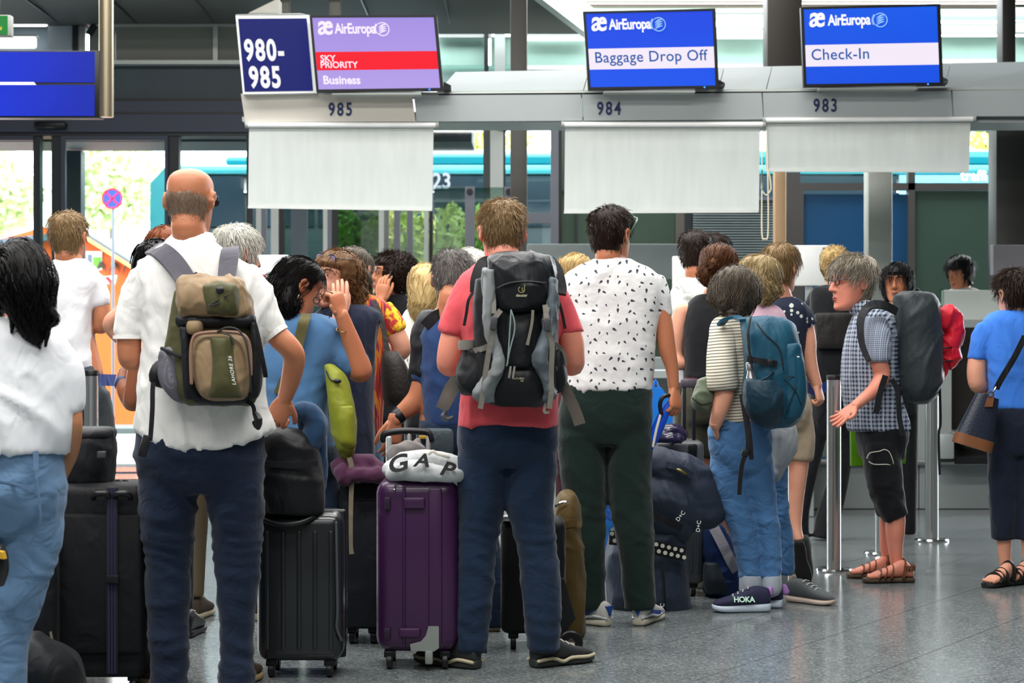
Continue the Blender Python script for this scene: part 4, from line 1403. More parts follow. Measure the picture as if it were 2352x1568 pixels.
 def neck(s, px, py, w_top=.052, w_bot=.058, dd=0.0):
  k = s.hk
  a = s.L(0, -.010, -.045)
  b = s.L(0, -.022, -.085)
  c = s.w(px, py, dd)
  s.nb = c
  s.body.tube([a, b, (b + c) / 2, c, c + Vector((0, 0, -.05))], [w_top * k, w_top * k, w_top * k * 1.02, w_bot * k, w_bot * k * 1.25], 18, 3)
 def spine(s, *pts):
  L = [(s.nb, .05)] + [(s.w(p[0], p[1], p[3] if len(p) > 3 else 0), p[2]) for p in pts]
  s.body.tube([p for p, r in L], [r for p, r in L], 12, 3)
  return s
 def arm(s, L, hand=None, flat=None):
  """upper arm to wrist traced with widths; joins the spine at its first point"""
  pts, rad = s.tr(L)
  root = s.nb + Vector((0, 0, -.06))
  s.body.tube([root, pts[0]], [.045, rad[0] * .8], 10, 1)
  s.body.tube(pts, rad, 18, 5)
  if hand is not None:
   s.hand(pts[-1], pts[-1] - pts[-2], rad[-1], **hand)
 def hand(s, wrist, direc, wr, n=(0, -1, 0), right=True, curl=(.25, .3, .25), k=1.0, d=None, thumb=(.75, .6, .25), spread=.06, wristlen=.02, tcurl=.25, fing=(1, 1, 1, 1), curls=None, palm=1.0):
  D = Vector(d).normalized() if d is not None else Vector(direc).normalized()
  N = Vector(n)
  N = (N - D * N.dot(D)).normalized()
  A = D.cross(N) * (1 if right else -1)        # towards the thumb
  mb = s.extra
  o = Vector(wrist)
  pl = .088 * k * palm
  secs = []
  for t, hw, th in ((-.32, wr * .78, wr * .74), (-.1, wr * .94, wr * .84), (0.08, wr * .98, wr * .76), (.35, .036 * k, .0165 * k), (.7, .041 * k, .0155 * k), (.95, .041 * k, .0125 * k), (1.04, .036 * k, .008 * k)):
   secs.append((o + D * (pl * t), A * hw, N * th, 2.6))
  mb.loft(secs, 20, 3)
  mb.tube([o + D * (.012 * k) + A * (.020 * k) + N * .006, o + D * (.045 * k) + A * (.034 * k) + N * .010], [.015 * k, .012 * k], 10, 1)
  lens = (.066, .073, .068, .054)
  for i in range(4):
   f = (1.5 - i)
   base = o + D * (pl * (.97 - .02 * abs(f - .5))) + A * (f * .0194 * k)
   cz = curls[i] if curls else curl
   ln = lens[i] * k * fing[i]
   dirn = (D + A * (f * spread)).normalized()
   pts, rad = [base - dirn * .012 * k, base], [.0102 * k, .0102 * k]
   ang = 0
   p = base
   for j, (sg, cu) in enumerate(zip((.44, .31, .25), cz)):
    ang += cu
    dv = dirn * math.cos(ang) + N * math.sin(ang)
    p = p + dv * (ln * sg)
    pts.append(p)
    rad.append((.0096, .0088, .0072)[j] * k * (0.93 if i == 3 else 1))
   mb.tube(pts, rad, 10, 2)
  tb = o + D * (.018 * k) + A * (.026 * k) + N * .004
  td = (A * thumb[0] + D * thumb[1] + N * thumb[2]).normalized()
  p1 = tb + td * (.040 * k)
  td2 = (td + (D * .5 - A * .35 + N * .2) * tcurl * 2).normalized()
  p2 = p1 + td2 * (.030 * k)
  td3 = (td2 + (D * .4 - A * .5 + N * .3) * tcurl * 2).normalized()
  p3 = p2 + td3 * (.022 * k)
  mb.tube([tb, p1, p2, p3], [.0135 * k, .0115 * k, .0100 * k, .0078 * k], 10, 3)
 # ---- garments: any mixture of lofts and tubes fused into one skin
 def garment(s, name, m, lofts=(), tubes=(), voxel=.012, smooth=4, disp=None, label=None, more=None, parent=None):
  mb = MB()
  for l in lofts:
   s.loft(mb, l)
  for t in tubes:
   s.tube(mb, t, 20, 5, caps=False)
  if more:
   more(mb)
  o = obj(name, mb, m, parent or s.root, remesh=(voxel, smooth), disp=disp, label=label)
  s.parts[name] = o
  return o
 def part(s, name, mb, m, parent=None, **k):
  return obj(name, mb, m, parent or s.root, **k)
 def shoe(s, heel, toe_dir, L=.285, upper=None, sole=None, low=True, pitch=0.0, side=1, extra=None, name='shoe', wide=1.0, accent=None, hgt=1.0, lift=0.0, solet=.028):
  """laced shoe standing on the floor; heel = (px, depth offset) or world point"""
  o = Vector(heel)
  D = Vector((toe_dir[0], toe_dir[1], 0)).normalized()
  S = Vector((D.y, -D.x, 0))
  Z = Vector((0, 0, 1))
  if pitch:
   a = math.radians(pitch)
   D, Z = (D * math.cos(a) - Z * math.sin(a)), (Z * math.cos(a) + D * math.sin(a))
  so = MB()
  secs = []
  for t, hw, cz, ht in ((0.0, .018, .020, .012), (.03, .030, .017, .017), (.18, .036, .0155, .0155), (.42, .034, .0145, .0145), (.68, .045, .0135, .0135), (.85, .042, .0145, .0125), (.96, .028, .019, .010), (1.0, .012, .023, .006)):
   secs.append((o + D * (L * t) + Z * (cz * solet / .028), S * (hw * wide), Z * (ht * solet / .028), 3.2))
  so.loft(secs, 24, 3)
  so_o = None
  up = MB()
  secs = []
  b = solet * .75
  for t, hw, h in ((.005, .016, .055), (.03, .030, .078), (.12, .035, .088), (.25, .036, .092), (.36, .036, .083), (.5, .038, .066), (.66, .043, .050), (.82, .041, .038), (.93, .030, .027), (.985, .012, .014)):
   h *= hgt
   secs.append((o + D * (L * t) + Z * (b + h / 2), S * (hw * wide * .95), Z * (h / 2), 2.5))
  up.loft(secs, 24, 3)
  u = obj(name, up, upper, s.root)
  obj('sole', so, sole, u)
  lc = MB()
  for q in range(4):
   t = .38 + q * .085
   h = (.083, .070, .060, .050)[q] * hgt + b + .004
   lc.tube([o + D * (L * t) + S * .022 + Z * (h - .006), o + D * (L * t) + Z * (h + .001), o + D * (L * (t + .02)) - S * .022 + Z * (h - .006)], .003, 6, 2)
  obj('laces', lc, mat('lace_grey', '#b9b9b6', 0.8), u)
  if extra:
   extra(u, o, D, S, Z, L)
  return u
 def glasses(s, rim='#23211f', top=False, lens=None, z=.022, y=.100, name='glasses', sx0=1, thin=.0022, temple=True):
  """spectacles on the nose, or pushed up on the head with top=True"""
  mb = MB()
  zz, yy = (z, y)
  for sx in (-1, 1):
   ring = [s.L(sx * (.033 + .024 * math.cos(a)), yy - .006 * abs(math.cos(a)), zz + .019 * math.sin(a)) for a in np.linspace(0, 2 * math.pi, 14, endpoint=False)]
   mb.tube(ring, thin, 6, 2, closed=True)
   if temple:
    mb.tube([s.L(sx * .056, yy - .006, zz + .006), s.L(sx * .082, yy - .06, zz + .010), s.L(sx * .085, -.01, zz + .012), s.L(sx * .080, -.028, zz - .010)], thin * .9, 6, 3)
  mb.tube([s.L(-.010, yy, zz + .004), s.L(0, yy + .004, zz + .008), s.L(.010, yy, zz + .004)], thin, 6, 2)
  o = obj(name, mb, mat('rim' + rim, rim, 0.3, 0.1), s.root)
  s.parts[name] = o
  if lens:
   for sx in (-1, 1):
    l = MB().ell(s.L(sx * .033, yy - .003, zz), (.022 * s.hk, .0012, .018 * s.hk), s.hR, 14, 8)
    obj('lens', l, lens, o)
  return o
 def done(s):
  o = obj('body', s.body, s.skin, s.root, remesh=(s.vox, 3), disp=None)
  if s.extra.v:
   EXTRA.append((o, s.extra, wloc(o)))
  return o
def face_shift(f):
 return f if isinstance(f, float) else 0.0
EXTRA = []
def add_extras():
 """hands are welded into the finished body mesh so that each finger keeps its shape"""
 for o, mb, base in EXTRA:
  bm = bmesh.new()
  bm.from_mesh(o.data)
  vs = [bm.verts.new((p[0] - base.x, p[1] - base.y, p[2] - base.z)) for p in mb.v]
  nf = []
  for f in mb.f:
   try:
    nf.append(bm.faces.new([vs[i] for i in f]))
   except ValueError:
    pass
  bmesh.ops.recalc_face_normals(bm, faces=nf)
  bm.to_mesh(o.data)
  bm.free()
  o.data.polygons.foreach_set('use_smooth', [True] * len(o.data.polygons))
SK_FAIR = skin('skin_fair', '#d9a085')
SK_PINK = skin('skin_pink', '#d98f78')
SK_TAN = skin('skin_tan', '#b97a58')
SK_BROWN = skin('skin_brown', '#8a5438')
SK_OLIVE = skin('skin_olive', '#c08862')
HR_BLACK = hairmat('hair_black', '#050506', '#151212', 0.5)
HR_STUB = hairmat('hair_stubble', '#705a4a', '#a48f7b')
HR_DARK = hairmat('hair_dark_brown', '#15100d', '#3a2a20')
HR_BROWN = hairmat('hair_brown', '#3a2616', '#8a6440')
HR_SANDY = hairmat('hair_sandy', '#4a3823', '#a98b62')
HR_GREY = hairmat('hair_grey', '#4d4439', '#c4baa8')
HR_SALT = hairmat('hair_salt_pepper', '#2a2726', '#8d8883')
HR_WHITE = hairmat('hair_white', '#9a9890', '#eceade')
HR_BLOND = hairmat('hair_blond', '#8a6a38', '#e2c88e')
HR_ASH = hairmat('hair_ash_blond', '#54452f', '#c3ab7d')
HR_RED = hairmat('hair_reddish', '#4a200f', '#a0582c')
HR_BOB = hairmat('hair_ash_brown', '#26201b', '#756a5c')
# == garment materials
C_WHITE = cloth('white_linen', '#e9e8e4', 0.04, 0.2, 380, fold=0.55)
C_WTEE = cloth('white_jersey', '#e4e6ea', 0.03, 0.12, 500, fold=0.35)
C_RED = cloth('coral_jersey', '#d8525a', 0.06, 0.15, 480, fold=0.4)
C_JEAN = cloth('dark_denim', '#112036', 0.30, 0.4, 320, fold=0.35, fscale=(6, 6, 9))
C_JEAN2 = cloth('blue_denim', '#13273f', 0.30, 0.4, 320, fold=0.35, fscale=(6, 6, 9))
C_LJEAN = cloth('light_denim', '#5f7fa0', 0.28, 0.5, 300, fold=0.6, fscale=(6, 6, 7))
C_MJEAN = cloth('washed_denim', '#4a76a6', 0.34, 0.55, 300, fold=0.7, fscale=(6, 6, 9))
C_GREEN = cloth('bottle_green_twill', '#10251f', 0.12, 0.3, 380, fold=0.35, fscale=(5, 5, 6))
C_NAVY = cloth('navy_jersey', '#1f3a66', 0.08, 0.15, 480, fold=0.4)
C_NAVYD = cloth('dark_navy_jersey', '#161d33', 0.1, 0.15, 480, fold=0.4)
C_BLACK = cloth('black_cotton', '#101216', 0.15, 0.2, 400, fold=0.4)
C_BLUE = cloth('steel_blue_knit', '#4a739d', 0.08, 0.3, 300, fold=0.35)
C_ROYAL = cloth('royal_blue_jersey', '#3a78d6', 0.06, 0.15, 480, fold=0.4)
C_BEIGE = cloth('beige_cotton', '#b7a68c', 0.08, 0.25, 380, fold=0.4)
C_OLIVE = cloth('olive_cotton', '#474536', 0.1, 0.25, 380, fold=0.4)
C_PINK = cloth('pink_cotton', '#d9b4c6', 0.06, 0.2, 400, fold=0.4)
C_GREYT = cloth('charcoal_cotton', '#3c4348', 0.12, 0.2, 400, fold=0.4)
LEATHER = mat('black_leather', '#121214', 0.38, 0, 0.1, bump=0.2, bscale=90)
def dotted():
 """white jersey printed with scattered small tadpole motifs"""
 m, nt, b = new_mat('dotted_jersey')
 tc = nt.new('ShaderNodeTexCoord')
 sp = nt.new('ShaderNodeSeparateXYZ')
 nt.link(tc, 'Object', sp, 0)
 cb = nt.new('ShaderNodeCombineXYZ')
 nt.link(sp, 0, cb, 0)
 nt.link(sp, 2, cb, 1)
 vo = nt.new('ShaderNodeTexVoronoi', i_Scale=24.0, i_Randomness=0.75)
 vo.voronoi_dimensions = '2D'
 nt.link(cb, 0, vo, 'Vector')
 sub = nt.new('ShaderNodeVectorMath', operation='SUBTRACT')
 sc = nt.new('ShaderNodeVectorMath', operation='SCALE')
 nt.link(cb, 0, sc, 0)
 sc.inputs['Scale'].default_value = 1.0
 nt.link(sc, 0, sub, 0)
 nt.link(vo, 'Position', sub, 1)
 csep = nt.new('ShaderNodeSeparateColor')
 nt.link(vo, 'Color', csep, 0)
 rot = nt.new('ShaderNodeVectorRotate')
 rot.rotation_type = 'Z_AXIS'
 nt.link(sub, 0, rot, 'Vector')
 nt.t.links.new(nt.math('ADD', nt.math('MULTIPLY', csep.outputs[0], 2.4), 0.1), rot.inputs['Angle'])
 s2 = nt.new('ShaderNodeSeparateXYZ')
 nt.link(rot, 0, s2, 0)
 size = nt.math('ADD', nt.math('MULTIPLY', csep.outputs[1], 0.6), 0.45)
 ax = nt.math('DIVIDE', s2.outputs[0], nt.math('MULTIPLY', size, 0.0105))
 hw = nt.math('MULTIPLY', size, 0.0040)
 taper = nt.math('SUBTRACT', 1.15, nt.math('MULTIPLY', ax, 0.75))
 ay = nt.math('DIVIDE', s2.outputs[1], nt.math('MULTIPLY', hw, taper))
 r2 = nt.math('ADD', nt.math('MULTIPLY', ax, ax), nt.math('MULTIPLY', ay, ay))
 mask = nt.math('LESS_THAN', r2, 1.0)
 nt.t.links.new(nt.mix(mask, hx('#e6e7e6'), hx('#3b414c')), b.inputs['Base Color'])
 b.inputs['Roughness'].default_value = 0.85
 nf = nt.new('ShaderNodeTexNoise', i_Scale=9.0, i_Detail=3.0)
 nt.link(tc, 'Object', nf, 'Vector')
 bp = nt.new('ShaderNodeBump', i_Strength=0.35, i_Distance=0.03)
 nt.link(nf, 0, bp, 'Height')
 nt.link(bp, 0, b, 'Normal')
 return m
def striped():
 m, nt, b = new_mat('striped_jersey')
 tc = nt.new('ShaderNodeTexCoord')
 sp = nt.new('ShaderNodeSeparateXYZ')
 nt.link(tc, 'Object', sp, 0)
 nz = nt.new('ShaderNodeTexNoise', i_Scale=5.0)
 nt.link(tc, 'Object', nz, 'Vector')
 z = nt.math('ADD', nt.math('MULTIPLY', sp.outputs[2], 72.0), nt.math('MULTIPLY', nz.outputs[0], 0.9))
 z = nt.math('ADD', z, nt.math('MULTIPLY', sp.outputs[0], -5.0))
 f = nt.math('GREATER_THAN', nt.math('FRACT', z), 0.66)
 nt.t.links.new(nt.mix(f, hx('#d8d3c2'), hx('#6b6557')), b.inputs['Base Color'])
 b.inputs['Roughness'].default_value = 0.9
 bp = nt.new('ShaderNodeBump', i_Strength=0.4, i_Distance=0.03)
 nt.link(nz, 0, bp, 'Height')
 nt.link(bp, 0, b, 'Normal')
 return m
def plaid(name, scale, base, dark, light):
 m, nt, b = new_mat(name)
 tc = nt.new('ShaderNodeTexCoord')
 sp = nt.new('ShaderNodeSeparateXYZ')
 nt.link(tc, 'Object', sp, 0)
 nz = nt.new('ShaderNodeTexNoise', i_Scale=4.0)
 nt.link(tc, 'Object', nz, 'Vector')
 u = nt.math('ADD', nt.math('MULTIPLY', nt.math('ADD', sp.outputs[0], nt.math('MULTIPLY', sp.outputs[1], -0.6)), scale), nt.math('MULTIPLY', nz.outputs[0], 0.8))
 v = nt.math('ADD', nt.math('MULTIPLY', sp.outputs[2], scale), nt.math('MULTIPLY', nz.outputs[0], 0.8))
 bu = nt.math('GREATER_THAN', nt.math('FRACT', u), 0.55)
 bv = nt.math('GREATER_THAN', nt.math('FRACT', v), 0.55)
 both = nt.math('MULTIPLY', nt.math('ADD', bu, bv), 0.5)
 lu = nt.math('LESS_THAN', nt.math('ABSOLUTE', nt.math('SUBTRACT', nt.math('FRACT', nt.math('MULTIPLY', u, 0.34)), 0.5)), 0.05)
 col = nt.mix(both, hx(base), hx(dark))
 col = nt.mix(nt.math('MULTIPLY', lu, 0.6), col, hx(light))
 nt.t.links.new(col, b.inputs['Base Color'])
 b.inputs['Roughness'].default_value = 0.88
 bp = nt.new('ShaderNodeBump', i_Strength=0.35, i_Distance=0.03)
 nt.link(nz, 0, bp, 'Height')
 nt.link(bp, 0, b, 'Normal')
 return m
def blotchy(name, cols, scale=9.0, stretch=(1, 1, 1), bias=0.5, soft=True):
 """printed fabric: patches of several colours from noise"""
 m, nt, b = new_mat(name)
 tc = nt.new('ShaderNodeTexCoord')
 mp = nt.new('ShaderNodeMapping')
 mp.inputs['Scale'].default_value = stretch
 nt.link(tc, 'Object', mp, 'Vector')
 nz = nt.new('ShaderNodeTexNoise', i_Scale=scale, i_Detail=3.0, i_Distortion=1.0)
 nt.link(mp, 0, nz, 'Vector')
 rp = nt.new('ShaderNodeValToRGB')
 rp.color_ramp.interpolation = 'LINEAR' if soft else 'CONSTANT'
 el = rp.color_ramp.elements
 n = len(cols)
 for i, c in enumerate(cols):
  pos = 0.30 + 0.42 * i / max(1, n - 1)
  e = el[i] if i < 2 else el.new(pos)
  e.position = pos
  e.color = (*hx(c), 1)
 nt.link(nz, 0, rp, 0)
 nt.link(rp, 0, b, 'Base Color')
 b.inputs['Roughness'].default_value = 0.85
 return m
C_DOT = dotted()
C_STRIPE = striped()
C_PLAID = plaid('checked_cotton', 44.0, '#aab5c6', '#1c2740', '#d9dde4')
C_PLAIDS = plaid('fine_checked_cotton', 95.0, '#aab3c2', '#46536e', '#c6ccd6')
C_SHAWL = blotchy('folk_print', ['#2a1c4d', '#a3212c', '#c8372c', '#e8912a', '#b32035', '#4a2a66'], 16, (1.6, 1.6, 0.35))
C_SHAWL2 = blotchy('yellow_folk_print', ['#a81f36', '#c23a2c', '#f0c020', '#f2cf2e', '#7a1c3a'], 20, (1, 1, 1))
C_BLOUSE = blotchy('leaf_print_blouse', ['#2f2f33', '#d9d6cf', '#e8e6e0', '#e8e6e0', '#8a8780'], 26, (1, 1, .7))
def specks(name, base, dot, scale, size, keep):
 m, nt, b = new_mat(name)
 tc = nt.new('ShaderNodeTexCoord')
 v = nt.new('ShaderNodeTexVoronoi', i_Scale=scale)
 nt.link(tc, 'Object', v, 'Vector')
 sep = nt.new('ShaderNodeSeparateColor')
 nt.link(v, 'Color', sep, 0)
 f = nt.math('MULTIPLY', nt.math('LESS_THAN', v.outputs['Distance'], nt.math('MULTIPLY', sep.outputs[1], size)), nt.math('GREATER_THAN', sep.outputs[0], keep))
 nt.t.links.new(nt.mix(f, hx(base), hx(dot)), b.inputs['Base Color'])
 b.inputs['Roughness'].default_value = 0.85
 return m
C_FLOWER = specks('flower_print_navy', '#101c34', '#c9d6cc', 34.0, 0.5, 0.62)
C_CAMO = blotchy('pale_camouflage', ['#5b5d52', '#8f9187', '#d5d8d8', '#e5e8ea', '#a29c88'], 9)
# == bald man with white shirt
p = Person('person standing in white short sleeved shirt and dark jeans, bald, wearing a khaki backpack', 6.73, 455, SK_TAN)
p.head(438, 387, yaw=10, pitch=4, k=1.03, hairt=.002, hm=HR_STUB, hair=dict(front=.05, side=-.01, back=-.074, top_t=.0015, side_t=.0012, bald=(-.004, .034), n=3000, length=.008, lift=.014, r=.0007, noise=.0012, name='hair_fringe', seed=3))
p.neck(440, 560, .058, .066)
p.spine((445, 700, .07), (455, 900, .08), (458, 1000, .08))
p.arm([(318, 650, 50), (300, 740, 58), (296, 805, 57), (304, 825, 54, .03), (330, 800, 44, .2), (370, 790, 34, .3)])
p.arm([(578, 660, 40), (598, 705, 46), (636, 768, 54), (664, 797, 52), (676, 822, 52, .02), (668, 870, 46, .06), (654, 915, 35, .12)],
 hand=dict(n=(0.1, 1, -.2), right=True, d=(-.35, .25, -.75), curls=[(.7, 1.1, .7)] * 4, k=1.0, thumb=(.5, .7, .6)))
p.garment('shirt', C_WHITE,
  lofts=[[(545, 394, 489, .062, .005), (556, 392, 494, .068), (572, 368, 516, .085), (592, 336, 548, .10), (625, 312, 580, .115), (680, 312, 592, .13), (760, 330, 606, .135), (860, 322, 604, .14), (930, 316, 612, .145), (986, 312, 630, .15, 0, .075)]],
  tubes=[[(330, 625, 62), (312, 680, 72), (299, 740, 74), (296, 774, 72)], [(560, 625, 62), (590, 675, 72), (612, 725, 68), (632, 766, 62)]],
  voxel=.0115, smooth=3, disp=folds(.010, (10, 10, 5), 3, bands=((1.22, .10, .006, 13), (1.08, .06, .004, 15)), tilt=1.0))
mb = MB()
p.loft(mb, [(534, 398, 485, .058, .008), (540, 394, 490, .062, .006), (552, 390, 496, .067), (560, 392, 494, .066)])
p.part('collar', mb, C_WHITE, p.parts['shirt'])
for pts in ([(296, 770, 73), (296, 778, 74)], [(630, 762, 63), (636, 770, 63)]):
 p.part('cuff', p.tube(MB(), pts, caps=False), C_WHITE, p.parts['shirt'])
p.garment('jeans', C_JEAN, lofts=[[(960, 318, 604, .13), (985, 314, 606, .135), (1040, 312, 607, .14), (1090, 318, 604, .125), (1130, 345, 580, .095)]],
  tubes=[[(392, 1040, 100), (386, 1100, 134), (385, 1180, 126), (385, 1260, 106), (386, 1330, 98), (387, 1420, 92), (388, 1500, 86), (389, 1578, 88)],
    [(525, 1040, 100), (536, 1100, 134), (541, 1180, 120), (546, 1260, 102), (545, 1330, 92), (544, 1420, 84), (543, 1500, 78), (543, 1578, 80)]],
  voxel=.0115, smooth=6, disp=folds(.008, (5, 5, 9), 5, bands=((.50, .16, .008, 17), (.12, .12, .008, 14), (.80, .05, .004, 14))))
for heel, dr in (((388, .05), (-.55, .83)), ((540, .05), (.15, 1))):
 b = p.w(heel[0], 1585, heel[1])
 p.shoe((b.x, b.y - .05, 0), dr, .29, mat('brown_suede', '#4a3b2c', 0.8), mat('tan_sole', '#a08a62', 0.7))
mb = MB()
for sx in (1,):
 mb.tube([p.L(.060, .085, .022), p.L(.080, .045, .024), p.L(.0835, .0, .024), p.L(.082, -.022, .008)], .0032, 8, 3)
 mb.ell(p.L(.062, .082, .014), (.012, .006, .016), p.hR)
p.part('sunglasses', mb, BLACKPL)
p.done()
# == man in the coral shirt
p = Person('person standing in coral t-shirt and dark jeans, looking down, with grey trekking backpack', 7.21, 1165, SK_PINK)
p.head(1152, 463, yaw=-14, pitch=12, k=1.0, hairt=.014, hm=HR_SANDY, hair=dict(front=.066, side=.004, back=-.062, top_t=.016, side_t=.004, n=2300, length=.024, lift=.10, r=.0014, seed=5, noise=.006))
p.neck(1156, 598, .057, .066)
p.spine((1165, 700, .07), (1165, 980, .08))
p.arm([(1075, 690, 50), (1045, 760, 58), (1032, 820, 58), (1036, 838, 54, .04), (1075, 815, 42, .22), (1120, 800, 34, .3)],
 hand=dict(n=(0, 1, .3), right=False, d=(.8, .5, .2), curls=[(.5, .8, .5)] * 4))
p.arm([(1262, 690, 50), (1306, 760, 58), (1316, 815, 54), (1312, 838, 52, .04), (1275, 820, 42, .22), (1225, 800, 34, .3)],
 hand=dict(n=(0, 1, .3), right=True, d=(-.8, .5, .2), curls=[(.5, .8, .5)] * 4))
p.garment('t_shirt', C_RED,
  lofts=[[(588, 1112, 1200, .068), (602, 1100, 1214, .08), (622, 1078, 1240, .10), (650, 1062, 1268, .115), (710, 1058, 1282, .125), (800, 1062, 1282, .13), (900, 1058, 1280, .135), (984, 1050, 1277, .14, 0, -.018)]],
  tubes=[[(1092, 640, 60), (1066, 695, 68), (1043, 755, 66), (1038, 768, 64)], [(1250, 640, 60), (1280, 695, 66), (1306, 752, 62), (1311, 768, 62)]],
  voxel=.0115, smooth=3, disp=folds(.007, (9, 9, 5), 13, bands=((1.24, .06, .004, 14), (1.0, .05, .003, 16)), tilt=.8))
p.garment('jeans', C_JEAN2, lofts=[[(960, 1056, 1276, .125), (990, 1053, 1280, .13), (1030, 1054, 1280, .125), (1070, 1080, 1255, .09)]],
  tubes=[[(1112, 1000, 90), (1108, 1060, 112), (1104, 1160, 102), (1096, 1250, 88), (1090, 1350, 84), (1084, 1430, 76), (1081, 1496, 70)],
    [(1222, 1000, 90), (1224, 1060, 112), (1219, 1160, 108), (1232, 1250, 92), (1243, 1350, 88), (1248, 1430, 78), (1250, 1496, 70)]],
  voxel=.0115, smooth=3, disp=folds(.006, (6, 6, 9), 15, bands=((.50, .12, .006, 17), (.14, .10, .007, 15))))
SOLEB = mat('cream_sole', '#b8ad90', 0.7)
def wave_sole(u, o, D, S, Z, L):
 mb = MB()
 for sx in (-1, 1):
  mb.tube([o + D * (L * .02) + S * (sx * .034) + Z * .028, o + D * (L * .25) + S * (sx * .037) + Z * .034, o + D * (L * .42) + S * (sx * .036) + Z * .018, o + D * (L * .55) + S * (sx * .041) + Z * .030, o + D * (L * .8) + S * (sx * .044) + Z * .028, o + D * (L * .97) + S * (sx * .02) + Z * .030], .007, 8, 3)
 obj('sole_wave', mb, SOLEB, u)
b = p.w(1100, 1532, 0)
p.shoe((b.x, 7.17, 0), (-.85, .55), .29, mat('charcoal_mesh', '#26282a', 0.8, bump=.3, bscale=300), mat('dark_sole', '#2e3431', 0.7), extra=wave_sole)
b = p.w(1222, 1532, 0)
p.shoe((b.x, 7.20, 0), (.82, .57), .285, mat('charcoal_mesh', '#26282a', 0.8, bump=.3, bscale=300), mat('dark_sole', '#2e3431', 0.7), extra=wave_sole)
p.glasses('#15181c', z=.018)
p.done()
# == man in the dotted t-shirt
p = Person('person standing in white t-shirt with tiny dark motifs and dark green trousers, glasses pushed up', 8.32, 1405, SK_TAN)
p.head(1404, 477, yaw=32, pitch=2, k=1.02, hairt=.012, hm=HR_DARK, hair=dict(front=.062, side=.002, back=-.066, top_t=.014, side_t=.006, n=2200, length=.024, lift=.09, seed=8, r=.0014))
p.neck(1406, 610, .058, .066)
p.spine((1400, 700, .07), (1395, 900, .08))
p.arm([(1510, 680, 42), (1523, 735, 42), (1531, 795, 42), (1543, 845, 31), (1547, 890, 26)],
 hand=dict(n=(-.8, .6, -.2), right=True, d=(.10, -.25, -1), curls=[(.75, 1.1, .7)] * 4, k=1.02, thumb=(.35, .8, .6)))
p.arm([(1300, 690, 42), (1290, 750, 42), (1290, 800, 40, .05), (1320, 800, 34, .2)])
p.garment('t_shirt', C_DOT,
  lofts=[[(594, 1366, 1448, .068), (602, 1352, 1462, .08), (614, 1326, 1488, .095), (636, 1300, 1510, .11), (680, 1288, 1518, .12), (760, 1292, 1508, .125), (840, 1300, 1500, .13), (888, 1298, 1497, .135), (904, 1298, 1497, .135, 0, -.03)]],
  tubes=[[(1500, 640, 50), (1515, 680, 50), (1524, 720, 38), (1525, 724, 38)], [(1312, 640, 50), (1298, 690, 50), (1288, 735, 44)]],
  voxel=.0115, smooth=3, disp=folds(.006, (9, 9, 6), 23, bands=((1.08, .04, .003, 14), (1.25, .08, .002, 12))))
p.garment('trousers', C_GREEN, lofts=[[(876, 1302, 1494, .125), (910, 1292, 1496, .13), (970, 1284, 1499, .125), (1020, 1312, 1474, .09)]],
  tubes=[[(1345, 940, 80), (1336, 1000, 104), (1340, 1080, 98), (1345, 1160, 88), (1352, 1260, 78), (1356, 1350, 70), (1358, 1398, 66)],
    [(1440, 940, 80), (1448, 1000, 104), (1446, 1080, 100), (1450, 1160, 94), (1460, 1260, 82), (1466, 1350, 72), (1468, 1398, 68)]],
  voxel=.0115, smooth=3, disp=folds(.007, (6, 6, 6), 25, bands=((.46, .12, .006, 12), (.05, .07, .007, 15)), tilt=.6))
def blue_panels(u, o, D, S, Z, L):
 mb = MB()
 bl = mat('shoe_blue', '#1c4796', 0.5)
 mb.prism([o - D * .004 + S * -.022 + Z * .088, o - D * .004 + S * .022 + Z * .088, o - D * .008 + Z * .045], D * .03)
 for sx in (-1, 1):
  mb.ribbon([o + D * (L * .15) + S * (sx * .036) + Z * .080, o + D * (L * .38) + S * (sx * .038) + Z * .050, o + D * (L * .6) + S * (sx * .044) + Z * .042], .016, .005, S * sx)
 obj('blue_panel', mb, bl, u, False)
 mb = MB()
 for sx in (-1, 1):
  mb.tube([o + D * (L * .0) + S * (sx * .02) + Z * .035, o + D * (L * .2) + S * (sx * .039) + Z * .045, o + D * (L * .5) + S * (sx * .040) + Z * .030, o + D * (L * .9) + S * (sx * .03) + Z * .034], .006, 8, 3)
 obj('overlay', mb, mat('shoe_silver', '#c9ccd0', 0.35, 0.3), u)
WSHOE = mat('white_mesh', '#c9c8c2', 0.75, bump=.3, bscale=250)
b = p.w(1398, 1437, 0)
p.shoe((b.x, 8.27, 0), (-.75, .66), .295, WSHOE, mat('offwhite_sole', '#c8c2ae', 0.7), extra=blue_panels)
b = p.w(1464, 1437, 0)
p.shoe((b.x, 8.28, 0), (.38, .92), .295, WSHOE, mat('offwhite_sole', '#c8c2ae', 0.7), extra=blue_panels)
p.glasses('#2f5b3c', z=.092, y=.100, name='eyeglasses', temple=False)
p.part('temple', MB().tube([p.L(.056, .096, .096), p.L(.086, .070, .086), p.L(.097, .030, .060), p.L(.096, -.004, .022)], .0034, 8, 3), mat('rim#2f5b3c', '#2f5b3c'), p.parts['eyeglasses'])
p.done()
